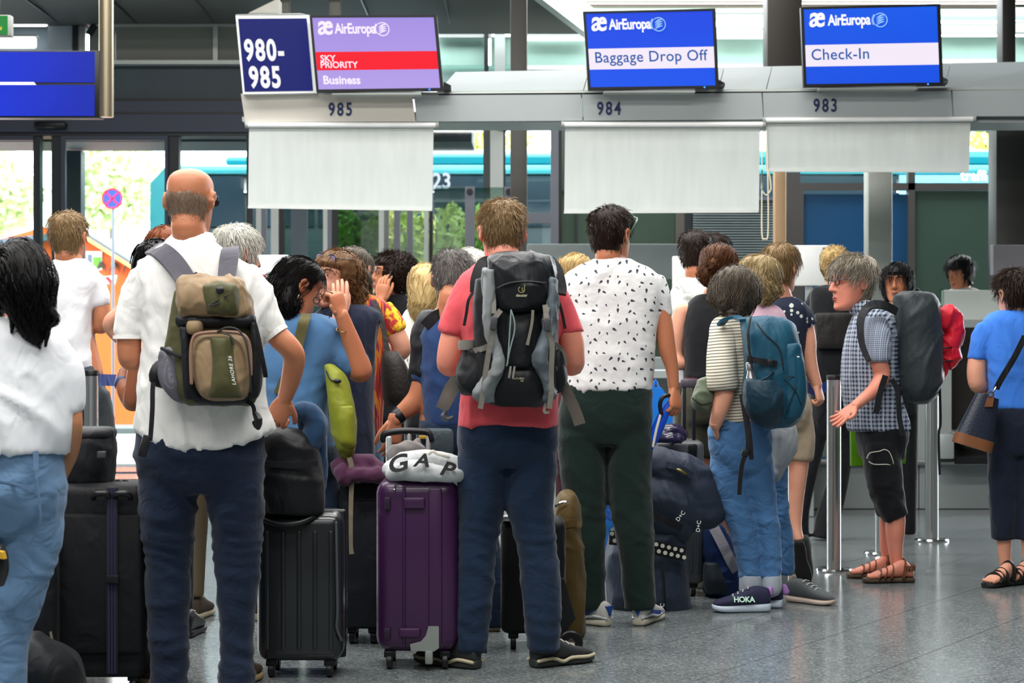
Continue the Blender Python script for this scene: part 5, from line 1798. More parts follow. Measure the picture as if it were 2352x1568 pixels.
# == ponytail woman at the left edge
p = Person('person at the left edge seen from behind, black ponytail, loose white t-shirt and light jeans', 5.95, 30, SK_OLIVE)
p.head(-30, 556, yaw=-18, pitch=0, k=.98, hairt=.012, hm=HR_BLACK, hair=dict(front=.06, side=-.03, back=-.10, top_t=.014, side_t=.012, n=900, length=.07, lift=.02, crown=(0, -.10, .04), seed=9, r=.0012))
p.neck(-20, 740, .048, .054)
p.spine((0, 850, .07), (10, 1040, .08))
p.arm([(130, 830, 55), (158, 920, 52), (166, 980, 48), (160, 1040, 40, .1), (140, 1090, 34, .25)], hand=dict(n=(-1, 0, 0), right=True))
p.garment('t_shirt', C_WTEE, lofts=[[(738, -66, 46, .062), (752, -85, 88, .085), (775, -105, 125, .105), (820, -130, 150, .125), (900, -140, 164, .14), (980, -136, 166, .15), (1030, -130, 158, .155), (1046, -128, 152, .155, 0, -.02)]],
  tubes=[[(112, 800, 80), (140, 850, 84), (150, 910, 74), (152, 940, 70)]], voxel=.011, smooth=3, disp=folds(.011, (7, 7, 2.6), 33))
p.garment('jeans', C_LJEAN, lofts=[[(1020, -100, 136, .13), (1045, -104, 140, .135), (1130, -118, 147, .15), (1180, -112, 144, .13), (1220, -80, 110, .10)]],
  tubes=[[(70, 1110, 110), (78, 1180, 136), (72, 1270, 128), (48, 1350, 116), (14, 1450, 108), (2, 1550, 118), (2, 1660, 120)], [(-50, 1110, 110), (-58, 1180, 134), (-70, 1300, 125), (-75, 1500, 115), (-75, 1660, 115)]],
  voxel=.011, smooth=3, disp=folds(.007, (6, 6, 6), 35, bands=((.55, .15, .006, 9),), tilt=.8))
mb = MB()
lock(mb, [p.w(14, 578, .02), p.w(48, 590, -.07), p.w(62, 650, -.09), p.w(72, 710, -.09), p.w(80, 760, -.10), p.w(88, 790, -.10)], [.030, .062, .082, .068, .040, .012], 420, .03, .0016, seed=1)
for k, (x0, x1, x2, yb, rr) in enumerate(((105, 128, 112, 752, .013), (86, 110, 104, 795, .011), (40, 30, 26, 764, .010), (62, 70, 92, 800, .009))):
 lock(mb, [p.w(x0 - 10, 660, -.08), p.w(x0, 700, -.10), p.w(x1, 735, -.10), p.w(x2, yb, -.11)], [.03, .02, rr, .004], 40, .05, .0014, seed=20 + k)
p.part('ponytail', mb, HR_BLACK)
mb = MB().tube([p.w(24 + 8 * math.cos(a) * .5, 577 + 11 * math.sin(a), -.03 + .02 * math.cos(a)) for a in np.linspace(0, 6.28, 10)[:-1]], .006, 8, 2, closed=True)
p.part('hair_tie', mb, mat('pink_tie', '#d12a7c', 0.7))
mb = MB()
DEN = cloth('denim_seam', '#587392', 0.2, 0.5, 300)
bk = lambda x, y, o=0: p.w(x, y, -.150 + o)
mb.ribbon([bk(82, 1036, .01), bk(83, 1060, .006), bk(82, 1080, .002)], .016, .006)
p.part('belt_loop', mb, DEN)
mb = MB()
mb.ribbon([bk(-100, 1095, .02), bk(0, 1105, 0), bk(82, 1118, 0), bk(140, 1098, .06)], .006, .004)
mb.ribbon([bk(82, 1080, 0), bk(90, 1150, -.004), bk(92, 1200, .0), bk(70, 1250, .015)], .006, .004)
p.part('seam', mb, DEN)
p.done()
t = thing('shoulder_bag', 'black bag with a yellow stripe at the left edge', 'bag', p.w(-10, 1345, -.3))
mb = MB()
p.loft(mb, [(1250, -60, 6, .03, -.3), (1270, -70, 16, .045, -.3), (1310, -70, 19, .05, -.3), (1345, -60, 8, .04, -.3)])
obj('pouch', mb, LEATHER, t)
obj('stripe', MB().prism([p.w(-20, 1262, -.355), p.w(6, 1268, -.355), p.w(10, 1284, -.355), p.w(-20, 1280, -.355)], (0, .03, 0)), mat('yellow_stripe', '#c79a22', 0.6), t, False)
# == people further back
def jean_legs(p, name, m, waist, hips, legs, disp=None, voxel=.011, smooth=5):
 p.garment(name, m, lofts=[waist + hips], tubes=legs, voxel=voxel, smooth=smooth, disp=disp)
# ---- man in white tee at the far left
p = Person('person standing at far left beyond the barrier post, sandy hair, white t-shirt and grey jeans', 9.17, 165, SK_TAN)
p.head(157, 489, yaw=8, pitch=0, k=1.0, hairt=.013, hm=HR_SANDY, hair=dict(front=.066, side=.0, back=-.07, top_t=.015, side_t=.006, n=1300, length=.026, lift=.1, seed=11, r=.0016))
p.neck(160, 602, .058, .064)
p.spine((165, 700, .07), (200, 860, .08))
p.arm([(222, 660, 36), (232, 705, 41), (234, 738, 40), (230, 748, 38, .03), (205, 735, 30, .22)], hand=dict(n=(0, 1, 0), right=True, curls=[(.5, .8, .5)] * 4))
p.arm([(95, 660, 36), (88, 720, 40), (100, 760, 38, .1), (140, 745, 30, .25)])
p.garment('t_shirt', C_WTEE, lofts=[[(598, 126, 194, .062), (606, 116, 205, .08), (620, 100, 220, .10), (650, 92, 225, .115), (720, 98, 214, .125), (780, 104, 212, .13), (848, 106, 222, .135)]],
  tubes=[[(214, 640, 42), (224, 670, 44), (232, 705, 44)], [(104, 640, 42), (94, 670, 46), (88, 705, 46)]], disp=folds(.008, (9, 9, 6), 43, bands=((1.15, .05, .006, 12),)))
jean_legs(p, 'jeans', C_GREYT, [(838, 108, 222, .125)], [(900, 105, 240, .13), (950, 115, 250, .10)],
  [[(140, 900, 70), (140, 980, 80), (140, 1100, 62), (140, 1290, 52)], [(215, 900, 70), (222, 980, 80), (225, 1100, 62), (228, 1290, 52)]], folds(.006, (6, 6, 8), 44))
for x in (140, 228):
 b = p.w(x, 1376)
 p.shoe((b.x, 9.15, 0), (.1, 1), .28, mat('grey_canvas', '#5a5d60', 0.8), SOLEB)
p.done()
# ---- reddish haired woman and braided woman behind the bald man
p = Person('person with reddish hair mostly hidden behind the bald man, bent elbow showing', 8.75, 372, SK_FAIR)
p.head(378, 521, yaw=-30, k=.96, hairt=.014, hm=HR_RED, hair=dict(front=.064, side=-.04, back=-.10, top_t=.016, side_t=.014, n=900, length=.08, lift=.02, seed=12, r=.0016))
p.neck(372, 630, .05, .055)
p.spine((370, 750, .07), (370, 900, .07))
p.arm([(318, 670, 34), (278, 715, 34), (254, 738, 34), (258, 758, 32, .02), (300, 800, 26, .06), (335, 830, 20, .12)], hand=dict(n=(0, 1, 0), right=False, curls=[(.5, .8, .5)] * 4, k=.9))
p.arm([(420, 680, 32), (430, 750, 34), (420, 800, 30, .1)])
p.garment('blouse', C_NAVYD, lofts=[[(625, 345, 400, .06), (640, 325, 418, .085), (680, 318, 424, .10), (800, 325, 420, .11), (930, 320, 425, .12)]], tubes=[[(328, 665, 42), (312, 680, 40)], [(415, 665, 42), (425, 710, 40)]])
jean_legs(p, 'trousers', C_BLACK, [(920, 322, 424, .11)], [(970, 330, 420, .11), (1000, 345, 405, .09)], [[(345, 980, 55), (345, 1150, 50), (345, 1320, 40)], [(400, 980, 55), (400, 1150, 50), (400, 1320, 40)]])
for x in (345, 400):
 b = p.w(x, 1400)
 p.shoe((b.x, 8.72, 0), (.1, 1), .25, LEATHER, BLACKPL)
p.done()
p = Person('person with tight black braids behind the bald man, wristwatch on raised forearm', 7.95, 352, SK_BROWN)
p.head(356, 553, yaw=-20, k=.95, hairt=.016, hm=HR_BLACK, hair=dict(front=.062, side=-.04, back=-.10, top_t=.018, side_t=.014, n=1000, length=.06, lift=.02, seed=13, r=.004, noise=.012))
p.neck(356, 660, .05, .055)
p.spine((360, 760, .07), (370, 900, .07))
p.arm([(330, 740, 42), (318, 830, 46), (308, 905, 48), (304, 922, 46, .02), (288, 895, 42, .05), (283, 868, 34, .08), (290, 852, 32, .1)],
 hand=dict(n=(1, .4, 0), right=False, d=(.9, .3, .5), curls=[(.3, .4, .3)] * 4, k=.92))
p.arm([(420, 760, 40), (425, 850, 40), (400, 900, 34, .1)])
p.garment('dress', mat('aubergine_knit', '#2a2338', 0.9), lofts=[[(655, 325, 385, .06), (672, 312, 410, .09), (720, 310, 428, .105), (850, 325, 425, .115), (1000, 335, 440, .13), (1150, 345, 450, .12)]], tubes=[[(330, 720, 50), (326, 770, 50)], [(412, 720, 48), (420, 770, 46)]])
jean_legs(p, 'trousers', C_BLACK, [(1130, 350, 445, .11)], [(1180, 365, 430, .10)], [[(375, 1150, 52), (375, 1250, 46), (375, 1400, 38)], [(425, 1150, 52), (425, 1250, 46), (425, 1400, 38)]])
for x in (375, 425):
 b = p.w(x, 1464)
 p.shoe((b.x, 7.92, 0), (.1, 1), .25, LEATHER, BLACKPL)
wt_ = MB()
c0, c1 = p.w(284, 868, .075), p.w(287, 856, .09)
wt_.tube([p.w(281 - 1, 884, .065), p.w(283, 876, .07)], .0335, 16, 1)
p.part('wristwatch', wt_, mat('navy_strap', '#2a3358', 0.5))
p.done()
# ---- grey haired traveller behind the bald man's shoulder
p = Person('person with thick grey hair and navy shirt behind the bald man shoulder', 8.46, 545, SK_TAN)
p.head(545, 519, yaw=48, pitch=8, k=1.04, hairt=.016, hm=HR_WHITE, hair=dict(front=.064, side=-.012, back=-.075, top_t=.018, side_t=.012, n=2200, length=.045, lift=.07, seed=14, r=.0017))
p.neck(548, 640, .056, .062)
p.spine((550, 760, .07), (550, 960, .07))
p.arm([(610, 720, 40), (620, 800, 40), (610, 850, 34, .1)])
p.arm([(490, 720, 40), (480, 800, 40), (490, 850, 34, .1)])
p.garment('shirt', C_NAVY, lofts=[[(634, 515, 585, .06), (648, 492, 612, .09), (690, 482, 622, .105), (800, 485, 616, .12), (960, 485, 618, .125)]], tubes=[[(605, 700, 50), (615, 760, 48)], [(495, 700, 50), (485, 760, 48)]])
jean_legs(p, 'trousers', mat('khaki_twill', '#6d5f48', 0.9), [(950, 486, 616, .12)], [(1010, 490, 612, .12), (1040, 510, 595, .095)], [[(460, 1020, 66), (450, 1160, 62), (446, 1300, 52), (446, 1370, 46)], [(585, 1020, 66), (590, 1160, 60), (592, 1370, 46)]])
for x in (446, 592):
 b = p.w(x, 1424)
 p.shoe((b.x, 8.43, 0), (.1, 1), .27, mat('brown_suede', '#4a3b2c', 0.8), SOLEB)
p.done()
# ---- woman in the steel blue knit top
p = Person('person in steel blue knit top, long half-tied black hair, lifting glasses to her mouth', 7.86, 690, SK_TAN)
def pony(mb):
 q = p.w
 lock(mb, [q(655, 632, -.02), q(640, 655, -.04), q(630, 690, -.03), q(636, 720, -.02), q(645, 745, -.02)], [.035, .062, .064, .052, .018], 360, .05, .0016, seed=31)
 lock(mb, [q(668, 640, -.03), q(662, 680, -.06), q(664, 715, -.06), q(672, 738, -.05)], [.04, .055, .045, .015], 220, .05, .0016, seed=32)
p.head(684, 592, yaw=62, pitch=24, k=.98, hairt=.013, hm=HR_BLACK, face=False, hair=dict(front=.064, side=-.002, back=-.10, top_t=.013, side_t=.011, n=1300, length=.08, lift=.015, crown=(0, .06, .12), seed=15, r=.0013, extra=pony, grav=.1, noise=.003))
p.neck(684, 745, .048, .054, -.02)
p.spine((690, 860, .07), (690, 1040, .08))
p.arm([(765, 770, 60), (800, 815, 62), (822, 840, 60), (826, 850, 56, -.02), (812, 800, 46, -.05), (796, 755, 38, -.08), (784, 722, 33, -.10)],
 hand=dict(n=(-.75, .5, .1), right=True, d=(-.25, -.1, 1), curls=[(1.0, 1.2, .6), (1.1, 1.3, .7), (1.2, 1.3, .7), (1.3, 1.3, .7)], k=.96, thumb=(-.3, .9, .4)))
p.arm([(615, 780, 54), (600, 850, 52), (615, 900, 44, .2)])
p.garment('sweater', C_BLUE, lofts=[[(722, 662, 732, .062), (736, 632, 768, .09), (760, 610, 790, .11), (810, 600, 778, .12), (860, 600, 756, .125), (940, 604, 752, .13), (1000, 606, 766, .14), (1034, 608, 774, .14, 0, .01)]],
  tubes=[[(755, 765, 74), (785, 805, 76), (812, 836, 72), (822, 848, 66)], [(625, 775, 66), (604, 840, 64), (612, 890, 58, .1)]], disp=folds(.006, (8, 8, 7), 53, bands=((1.02, .10, .004, 12),)))
jean_legs(p, 'jeans', C_JEAN2, [(1020, 612, 770, .13)], [(1070, 612, 778, .135), (1120, 635, 755, .10)], [[(655, 1090, 82), (655, 1250, 80), (655, 1450, 62)], [(738, 1090, 84), (740, 1180, 84), (738, 1300, 70), (735, 1450, 58)]], folds(.005, (6, 6, 8), 54))
for x in (655, 736):
 b = p.w(x, 1470)
 p.shoe((b.x, 7.83, 0), (.1, 1), .25, LEATHER, BLACKPL)
mb = MB()
mb.tube([p.w(787 + 15 * math.cos(a), 757 + 5 * math.sin(a), -.085 - .03 * math.sin(a)) for a in np.linspace(0, 6.28, 11)[:-1]], .0022, 6, 2, closed=True)
p.part('bracelet', mb, mat('gold', '#c9a35a', 0.25, 0.9))
p.part('earring', MB().ell(p.L(.083, -.014, -.045), (.004, .004, .010), p.hR), mat('silver_metal', '#d0d0d0', 0.2, 0.9))
p.part('hair_clip', MB().ell(p.w(653, 626, -.05), (.016, .008, .010)), mat('clip_dark', '#3a3436', 0.3, 0.5))
p.done()
gp = thing('eyeglasses', 'dark folded glasses with a cord held in fingers at her mouth', 'glasses', p.w(750, 680, -.12))
mb = MB()
for (cx, cy) in ((733, 682), (727, 690)):
 mb.tube([p.w(cx + 7 * math.cos(a), cy + 8 * math.sin(a), -.12) for a in np.linspace(0, 6.28, 10)[:-1]], .002, 6, 2, closed=True)
obj('rim', mb, BLACKPL, gp)
obj('temple', MB().tube([p.w(737, 682, -.12), p.w(748, 671, -.12), p.w(762, 672, -.12), p.w(772, 684, -.11)], .0022, 6, 3), BLACKPL, gp)
obj('cord', MB().tube([p.w(766, 690, -.12), p.w(764, 708, -.12), p.w(756, 730, -.11)], .0018, 6, 3), BLACKPL, gp)
# ---- curly haired woman resting her cheek in her hand
p = Person('person with curly brown hair, sunglasses on head, resting cheek in her hand', 8.5, 800, SK_FAIR)
def curls(mb):
 rg = np.random.default_rng(4)
 PL = []
 for k in range(620):
  a, b = rg.random() * 6.28, rg.random() ** .6
  th = 0.1 + 1.75 * b
  pt = np.array([.097 * math.sin(th) * math.cos(a), -.02 + .113 * math.sin(th) * math.sin(a), .02 + .117 * math.cos(th)])
  if pt[1] > .045 and pt[2] < .055:
   continue
  t = np.linspace(0, 1, 12)
  ph = rg.random() * 6.28
  rr = .005 + .005 * rg.random()
  c = np.stack([pt[0] + rr * np.cos(t * 11 + ph), pt[1] + rr * np.sin(t * 11 + ph), pt[2] - t * .05 * (.4 + b) + .012], 1)
  PL.append([tuple(p.L(*q)) for q in c])
 strands(mb, np.array(PL), .0019, .5)
 lock(mb, [p.L(-.05, -.05, .02), p.L(-.06, -.075, -.05), p.L(-.055, -.08, -.11), p.L(-.05, -.085, -.15)], [.05, .05, .04, .01], 120, .08, .002, seed=41)
 lock(mb, [p.L(.05, -.05, .02), p.L(.06, -.075, -.05), p.L(.055, -.08, -.11)], [.05, .05, .02], 100, .08, .002, seed=42)
p.head(770, 574, yaw=-142, pitch=-6, roll=-8, k=1.05, hairt=.020, hm=HR_BROWN, face=True, eye='#3a3026', brow='#5a4230', lips='#b0685e', hair=dict(front=.052, side=-.03, back=-.11, top_t=.020, side_t=.020, n=500, length=.05, lift=.08, seed=16, r=.0016, noise=.009, extra=curls))
p.glasses('#1d1b20', z=.092, y=.085, lens=mat('sunglass_lens', '#8d83a8', 0.1, 0.2), name='sunglasses')
p.neck(800, 715, .05, .056, .03)
p.spine((800, 850, .07), (800, 1040, .08))
p.arm([(842, 730, 58), (822, 775, 56), (796, 815, 48, -.06), (784, 820, 42, -.10), (778, 770, 38, -.13), (780, 722, 33, -.14)],
 hand=dict(n=(-.25, .9, .1), right=False, d=(.02, .1, 1), curls=[(.1, .25, .2)] * 4, k=1.0, spread=.01, thumb=(.3, .9, .25)))
p.arm([(735, 740, 50), (725, 800, 46), (740, 850, 40, -.05)])
p.garment('t_shirt', C_NAVYD, lofts=[[(700, 760, 838, .062), (712, 735, 860, .09), (745, 722, 870, .11), (820, 730, 862, .12), (920, 735, 858, .13), (1010, 735, 862, .14), (1060, 735, 862, .14)]],
  tubes=[[(846, 722, 60), (852, 745, 62)], [(745, 730, 56), (735, 755, 54)]], disp=folds(.006, (8, 8, 6), 63))
jean_legs(p, 'trousers', C_BLACK, [(1040, 740, 858, .125)], [(1090, 742, 856, .125), (1120, 760, 840, .095)], [[(770, 1100, 64), (770, 1250, 56), (770, 1380, 46)], [(828, 1100, 64), (828, 1250, 56), (828, 1380, 46)]])
for x in (770, 828):
 b = p.w(x, 1420)
 p.shoe((b.x, 8.5, 0), (-.3, -.9), .25, LEATHER, BLACKPL)
p.done()
# ---- woman in the folk print tunic
p = Person('person in a red and yellow folk print tunic, seen from behind, greying ponytail', 9.05, 830, SK_FAIR)
def pony2(mb):
 lock(mb, [p.w(824, 612, -.08), p.w(836, 635, -.10), p.w(840, 660, -.09), p.w(836, 682, -.08)], [.018, .03, .026, .006], 120, .03, .0016, seed=51)
p.head(810, 567, yaw=14, pitch=4, k=1.0, hairt=.010, hm=HR_BOB, hair=dict(front=.066, side=-.01, back=-.08, top_t=.009, side_t=.008, n=1000, length=.07, lift=.01, crown=(0, .06, .118), seed=17, r=.0014, extra=pony2, noise=.002))
p.neck(822, 680, .05, .056)
p.spine((840, 800, .07), (840, 980, .08))
p.arm([(888, 720, 40), (908, 765, 46), (922, 795, 44), (918, 808, 42, .02), (888, 800, 34, .16)], hand=dict(n=(0, 1, 0), right=True, curls=[(.5, .8, .5)] * 4, k=.92))
p.arm([(785, 720, 40), (780, 770, 42), (800, 800, 36, .1)])
p.garment('tunic', C_SHAWL, lofts=[[(676, 796, 852, .06), (688, 785, 880, .085), (710, 780, 893, .10), (780, 786, 884, .115), (880, 790, 882, .12), (1000, 792, 876, .135)]], disp=folds(.008, (9, 9, 3), 73))
p.garment('sleeve', C_SHAWL2, tubes=[[(876, 705, 50), (894, 732, 54), (908, 756, 54), (912, 763, 52)]], disp=folds(.004, (9, 9, 8), 74), smooth=2)
p.garment('sleeve', C_SHAWL2, tubes=[[(792, 705, 46), (784, 735, 50), (781, 760, 46)]], smooth=2)
jean_legs(p, 'jeans', C_LJEAN, [(980, 795, 876, .11)], [(1040, 795, 878, .11), (1060, 810, 865, .085)], [[(818, 1040, 52), (818, 1180, 46), (818, 1320, 40)], [(858, 1040, 48), (858, 1180, 44), (858, 1320, 38)]])
for x in (818, 858):
 b = p.w(x, 1382)
 p.shoe((b.x, 9.0, 0), (.1, 1), .25, LEATHER, SOLEB)
p.done()
t = thing('shoulder_bag', 'dark brown shoulder bag hanging behind the folk print tunic', 'bag', W(915, 930, 8.85))
mb = MB()
P2 = Person.__new__(Person)
P2.d = 8.85
P2.loft(mb, [(806, 880, 912, .03), (830, 876, 930, .05), (870, 876, 945, .06), (915, 880, 950, .06), (932, 886, 944, .045)])
obj('pouch', mb, mat('dark_brown_leather', '#1f1813', 0.5, 0, 0.15, bump=.2), t)
obj('strap', MB().ribbon([W(858, 690, 8.92), W(872, 720, 8.90), W(884, 770, 8.88), W(890, 815, 8.86)], .025, .004), mat('dark_brown_leather', '#1f1813', 0.5), t)
# ---- woman with a large afro on the phone
p = Person('person with a large dark afro holding a phone to her ear', 11.3, 898, SK_TAN, voxel=.0085)
def afro(mb):
 rg = np.random.default_rng(6)
 n = 1500
 D = rg.normal(size=(n, 3))
 D /= np.linalg.norm(D, axis=1, keepdims=True)
 D[:, 1] = np.where(D[:, 1] > .55, -D[:, 1], D[:, 1])
 c = np.array([0, -.040, .03])
 P0 = c + D * np.array([.125, .12, .115])
 t = np.linspace(0, 1, 4)[None, :, None]
 PL = P0[:, None, :] + D[:, None, :] * t * .026 + rg.normal(size=(n, 4, 3)) * .005
 Rm = np.array(p.hR) * p.hk
 strands(mb, PL @ Rm.T + np.array(p.hC), .0024, .5)
 mb.ell(p.L(0, -.040, .03), (.133 * p.hk, .120 * p.hk, .125 * p.hk), p.hR, 24, 16)
p.head(894, 588, yaw=-118, pitch=-4, k=1.0, hairt=.008, hm=hairmat('hair_afro', '#0a0605', '#2e1a12'), face=True, hair=dict(front=.058, side=-.02, back=-.09, top_t=.02, side_t=.02, n=700, length=.035, lift=.25, r=.0022, noise=.012, seed=18, extra=afro))
p.glasses('#6b4a2c')
p.neck(905, 690, .05, .056)
p.spine((905, 800, .07), (905, 900, .08))
p.arm([(858, 735, 36), (852, 775, 34, -.15), (864, 760, 30, -.18), (876, 690, 24, -.15)], hand=dict(n=(.4, .8, 0), right=False, d=(.12, .05, 1), curls=[(.2, .4, .3)] * 4, k=1.05, spread=.0, thumb=(.3, .9, .3)))
p.garment('jacket', C_BLACK, lofts=[[(676, 878, 932, .06), (690, 855, 948, .09), (720, 846, 955, .11), (800, 848, 950, .12), (900, 850, 950, .13)]], tubes=[[(860, 725, 44), (852, 770, 42, -.13), (862, 752, 36, -.17), (872, 706, 30, -.16)]], voxel=.013)
jean_legs(p, 'trousers', C_BLACK, [(890, 852, 948, .11)], [(960, 856, 946, .11)], [[(876, 940, 46), (876, 1264, 34)], [(924, 940, 46), (924, 1264, 34)]], voxel=.014)
p.done()
t = tag(obj('mobile_phone', MB().box(p.w(892, 650, -.12), (.012, .07, .145), Matrix.Rotation(.25, 3, 'Y'), .005), BLACKPL, None, loc=p.w(892, 650, -.12)), 'black mobile phone held to the ear under the afro', 'phone')
# ---- long haired blonde woman in leaf print blouse
p = Person('person with long straight blonde hair and white leaf print blouse', 10.5, 972, SK_FAIR, voxel=.0085)
p.head(976, 605, yaw=-6, k=.98, hairt=.012, hm=HR_BLOND, hair=dict(front=.064, side=-.05, back=-.11, top_t=.012, side_t=.014, n=600, length=.09, lift=.01, seed=19, r=.0018,
 extra=lambda mb: lock(mb, [p.w(976, 640, -.06), p.w(972, 680, -.09), p.w(966, 715, -.09), p.w(968, 750, -.09)], [.085, .078, .062, .02], 300, .02, .0018, seed=61)))
p.neck(974, 705, .05, .055)
p.spine((970, 800, .07), (970, 900, .08))
p.garment('blouse', C_BLOUSE, lofts=[[(702, 950, 1000, .06), (714, 930, 1020, .085), (745, 920, 1030, .105), (820, 922, 1028, .12), (930, 922, 1028, .13)]], tubes=[[(930, 740, 40), (920, 790, 38)], [(1020, 740, 40), (1028, 790, 38)]], voxel=.013)
p.arm([(922, 790, 30), (922, 840, 28), (945, 850, 24, .1)])
jean_legs(p, 'trousers', C_BLACK, [(920, 926, 1024, .11)], [(980, 930, 1020, .11)], [[(950, 960, 46), (950, 1300, 36)], [(1000, 960, 46), (1000, 1300, 36)]], voxel=.014)
p.done()
# ---- grey haired man leaning on a trolley
p = Person('person with cropped grey hair and navy t-shirt leaning over a luggage trolley handle', 8.15, 1020, SK_TAN)
p.head(1042, 578, yaw=10, pitch=26, roll=-4, k=1.04, hairt=.008, hm=HR_SALT, dd=.02, hair=dict(front=.066, side=.004, back=-.058, top_t=.010, side_t=.005, n=2600, length=.018, lift=.10, seed=20, r=.0013))
p.neck(1030, 735, .056, .064, -.02)
p.spine((1020, 850, .08), (1010, 980, .09))
p.arm([(985, 800, 60), (975, 868, 58), (962, 910, 52), (940, 935, 46), (918, 952, 38), (906, 966, 33, -.02)],
 hand=dict(n=(-.5, .8, -.1), right=False, d=(-.10, -.1, -1), curls=[(.35, .5, .35), (.3, .45, .3), (.3, .45, .3), (.35, .5, .3)], k=1.05, thumb=(.5, .8, .3)))
p.arm([(1085, 800, 56), (1095, 870, 52), (1080, 930, 44, .1)])
p.garment('t_shirt', C_NAVY, lofts=[[(722, 1000, 1072, .065), (738, 980, 1096, .095), (775, 964, 1110, .12), (850, 966, 1106, .135), (930, 972, 1100, .14), (975, 972, 1100, .14)]],
  tubes=[[(1000, 775, 68), (982, 820, 68), (970, 868, 62), (968, 876, 60)], [(1080, 775, 66), (1094, 820, 64), (1096, 868, 60)]], disp=folds(.007, (8, 8, 6), 83, tilt=1.2))
jean_legs(p, 'jeans', C_JEAN2, [(965, 966, 1098, .13)], [(1030, 962, 1105, .14), (1070, 985, 1085, .10)], [[(1005, 1040, 82), (1010, 1180, 72), (1020, 1330, 60), (1024, 1425, 54)], [(1072, 1040, 82), (1100, 1180, 72), (1132, 1330, 58), (1135, 1440, 52)]], folds(.005, (6, 6, 8), 84))
for x in (1022, 1134):
 b = p.w(x, 1448)
 p.shoe((b.x, 8.12, 0), (-.1, 1), .28, mat('grey_canvas', '#5a5d60', 0.8), SOLEB)
mb = MB()
mb.tube([p.w(921, 949), p.w(912, 958, -.01)], .036, 16, 1)
p.part('wristwatch', mb, BLACKPL)
p.done()
# ---- white haired person beyond
p = Person('person with white hair just visible behind the cropped grey haired man', 8.95, 1078, SK_FAIR, voxel=.0085)
p.head(1078, 573, yaw=-25, k=1.0, hairt=.014, hm=HR_WHITE, hair=dict(front=.062, side=-.03, back=-.09, top_t=.016, side_t=.014, n=1200, length=.05, lift=.04, seed=21, r=.0016))
p.neck(1080, 690, .05, .055)
p.spine((1085, 800, .07), (1085, 950, .07))
p.garment('jacket', C_BLACK, lofts=[[(684, 1050, 1110, .06), (700, 1028, 1135, .09), (760, 1022, 1142, .11), (860, 1026, 1138, .12), (990, 1026, 1138, .13), (1150, 1040, 1124, .12)]], tubes=[[(1040, 730, 44), (1030, 800, 42), (1030, 880, 36)], [(1125, 730, 44), (1134, 800, 42), (1134, 880, 36)]], voxel=.013)
jean_legs(p, 'trousers', C_BLACK, [(1130, 1045, 1120, .11)], [(1160, 1050, 1115, .1)], [[(1062, 1150, 44), (1062, 1382, 36)], [(1104, 1150, 44), (1104, 1382, 36)]])
p.done()
# ---- blonde head behind the dotted shirt man
p = Person('person with straight blonde hair just above the dotted shirt shoulder', 9.9, 1320, SK_FAIR, voxel=.0085)
p.head(1320, 584, yaw=-5, k=1.0, hairt=.012, hm=HR_BLOND, hair=dict(front=.064, side=-.05, back=-.11, top_t=.013, side_t=.013, n=1100, length=.09, lift=.01, seed=22, r=.0017, crown=(.03, .02, .12)))
p.neck(1320, 700, .05, .055)
p.spine((1320, 800, .07), (1320, 950, .07))
p.garment('blouse', mat('maroon_cotton', '#4a1f2b', 0.9), lofts=[[(690, 1296, 1346, .06), (704, 1278, 1364, .085), (760, 1272, 1370, .105), (900, 1276, 1366, .12), (1060, 1270, 1372, .13)]], tubes=[[(1285, 730, 40), (1276, 800, 38)], [(1356, 730, 40), (1364, 800, 38)]], voxel=.013)
jean_legs(p, 'trousers', mat('maroon_twill', '#3a1722', 0.9), [(1050, 1272, 1370, .12)], [(1090, 1280, 1362, .11)], [[(1298, 1080, 46), (1298, 1330, 38)], [(1345, 1080, 46), (1345, 1330, 38)]])
p.done()
# == right half of the queue
# ---- dark haired man with pale camouflage backpack
p = Person('person with short dark hair and pale camouflage backpack beyond the dotted shirt', 10.25, 1600, SK_TAN, voxel=.0085)
p.head(1600, 533, yaw=26, pitch=2, k=1.0, hairt=.014, hm=HR_DARK, hair=dict(front=.066, side=.004, back=-.062, top_t=.018, side_t=.005, n=1000, length=.028, lift=.1, seed=23, r=.0016))
p.neck(1600, 640, .054, .06)
p.spine((1600, 760, .07), (1600, 900, .07))
p.garment('t_shirt', C_WTEE, lofts=[[(636, 1572, 1632, .06), (648, 1552, 1655, .09), (680, 1540, 1668, .105), (780, 1545, 1660, .12), (880, 1548, 1656, .125)]], tubes=[[(1556, 680, 44), (1546, 730, 42)], [(1652, 680, 44), (1664, 730, 42)]], voxel=.013)
p.arm([(1546, 730, 32), (1542, 780, 32), (1560, 810, 28, .1)])
p.arm([(1662, 730, 32), (1666, 780, 32), (1650, 810, 28, .1)])
jean_legs(p, 'trousers', C_OLIVE, [(870, 1550, 1655, .115)], [(930, 1550, 1656, .12), (960, 1565, 1640, .09)], [[(1576, 940, 56), (1576, 1100, 48), (1576, 1280, 40)], [(1628, 940, 56), (1628, 1100, 48), (1628, 1280, 40)]], voxel=.013)
for x in (1576, 1628):
 b = p.w(x, 1310)
 p.shoe((b.x, 10.2, 0), (.1, 1), .27, LEATHER, SOLEB)
p.done()
t = thing('backpack', 'pale camouflage backpack on the dark haired man', 'backpack', W(1590, 800, 10.05))
q = Person.__new__(Person)
q.d = 10.05
mb = MB()
q.loft(mb, [(672, 1556, 1630, .03), (690, 1540, 1645, .06), (740, 1534, 1652, .08), (800, 1538, 1648, .085), (830, 1548, 1640, .06)])
obj('main_compartment', mb, C_CAMO, t, remesh=(.012, 3), disp=folds(.008, (9, 9, 9), 91))
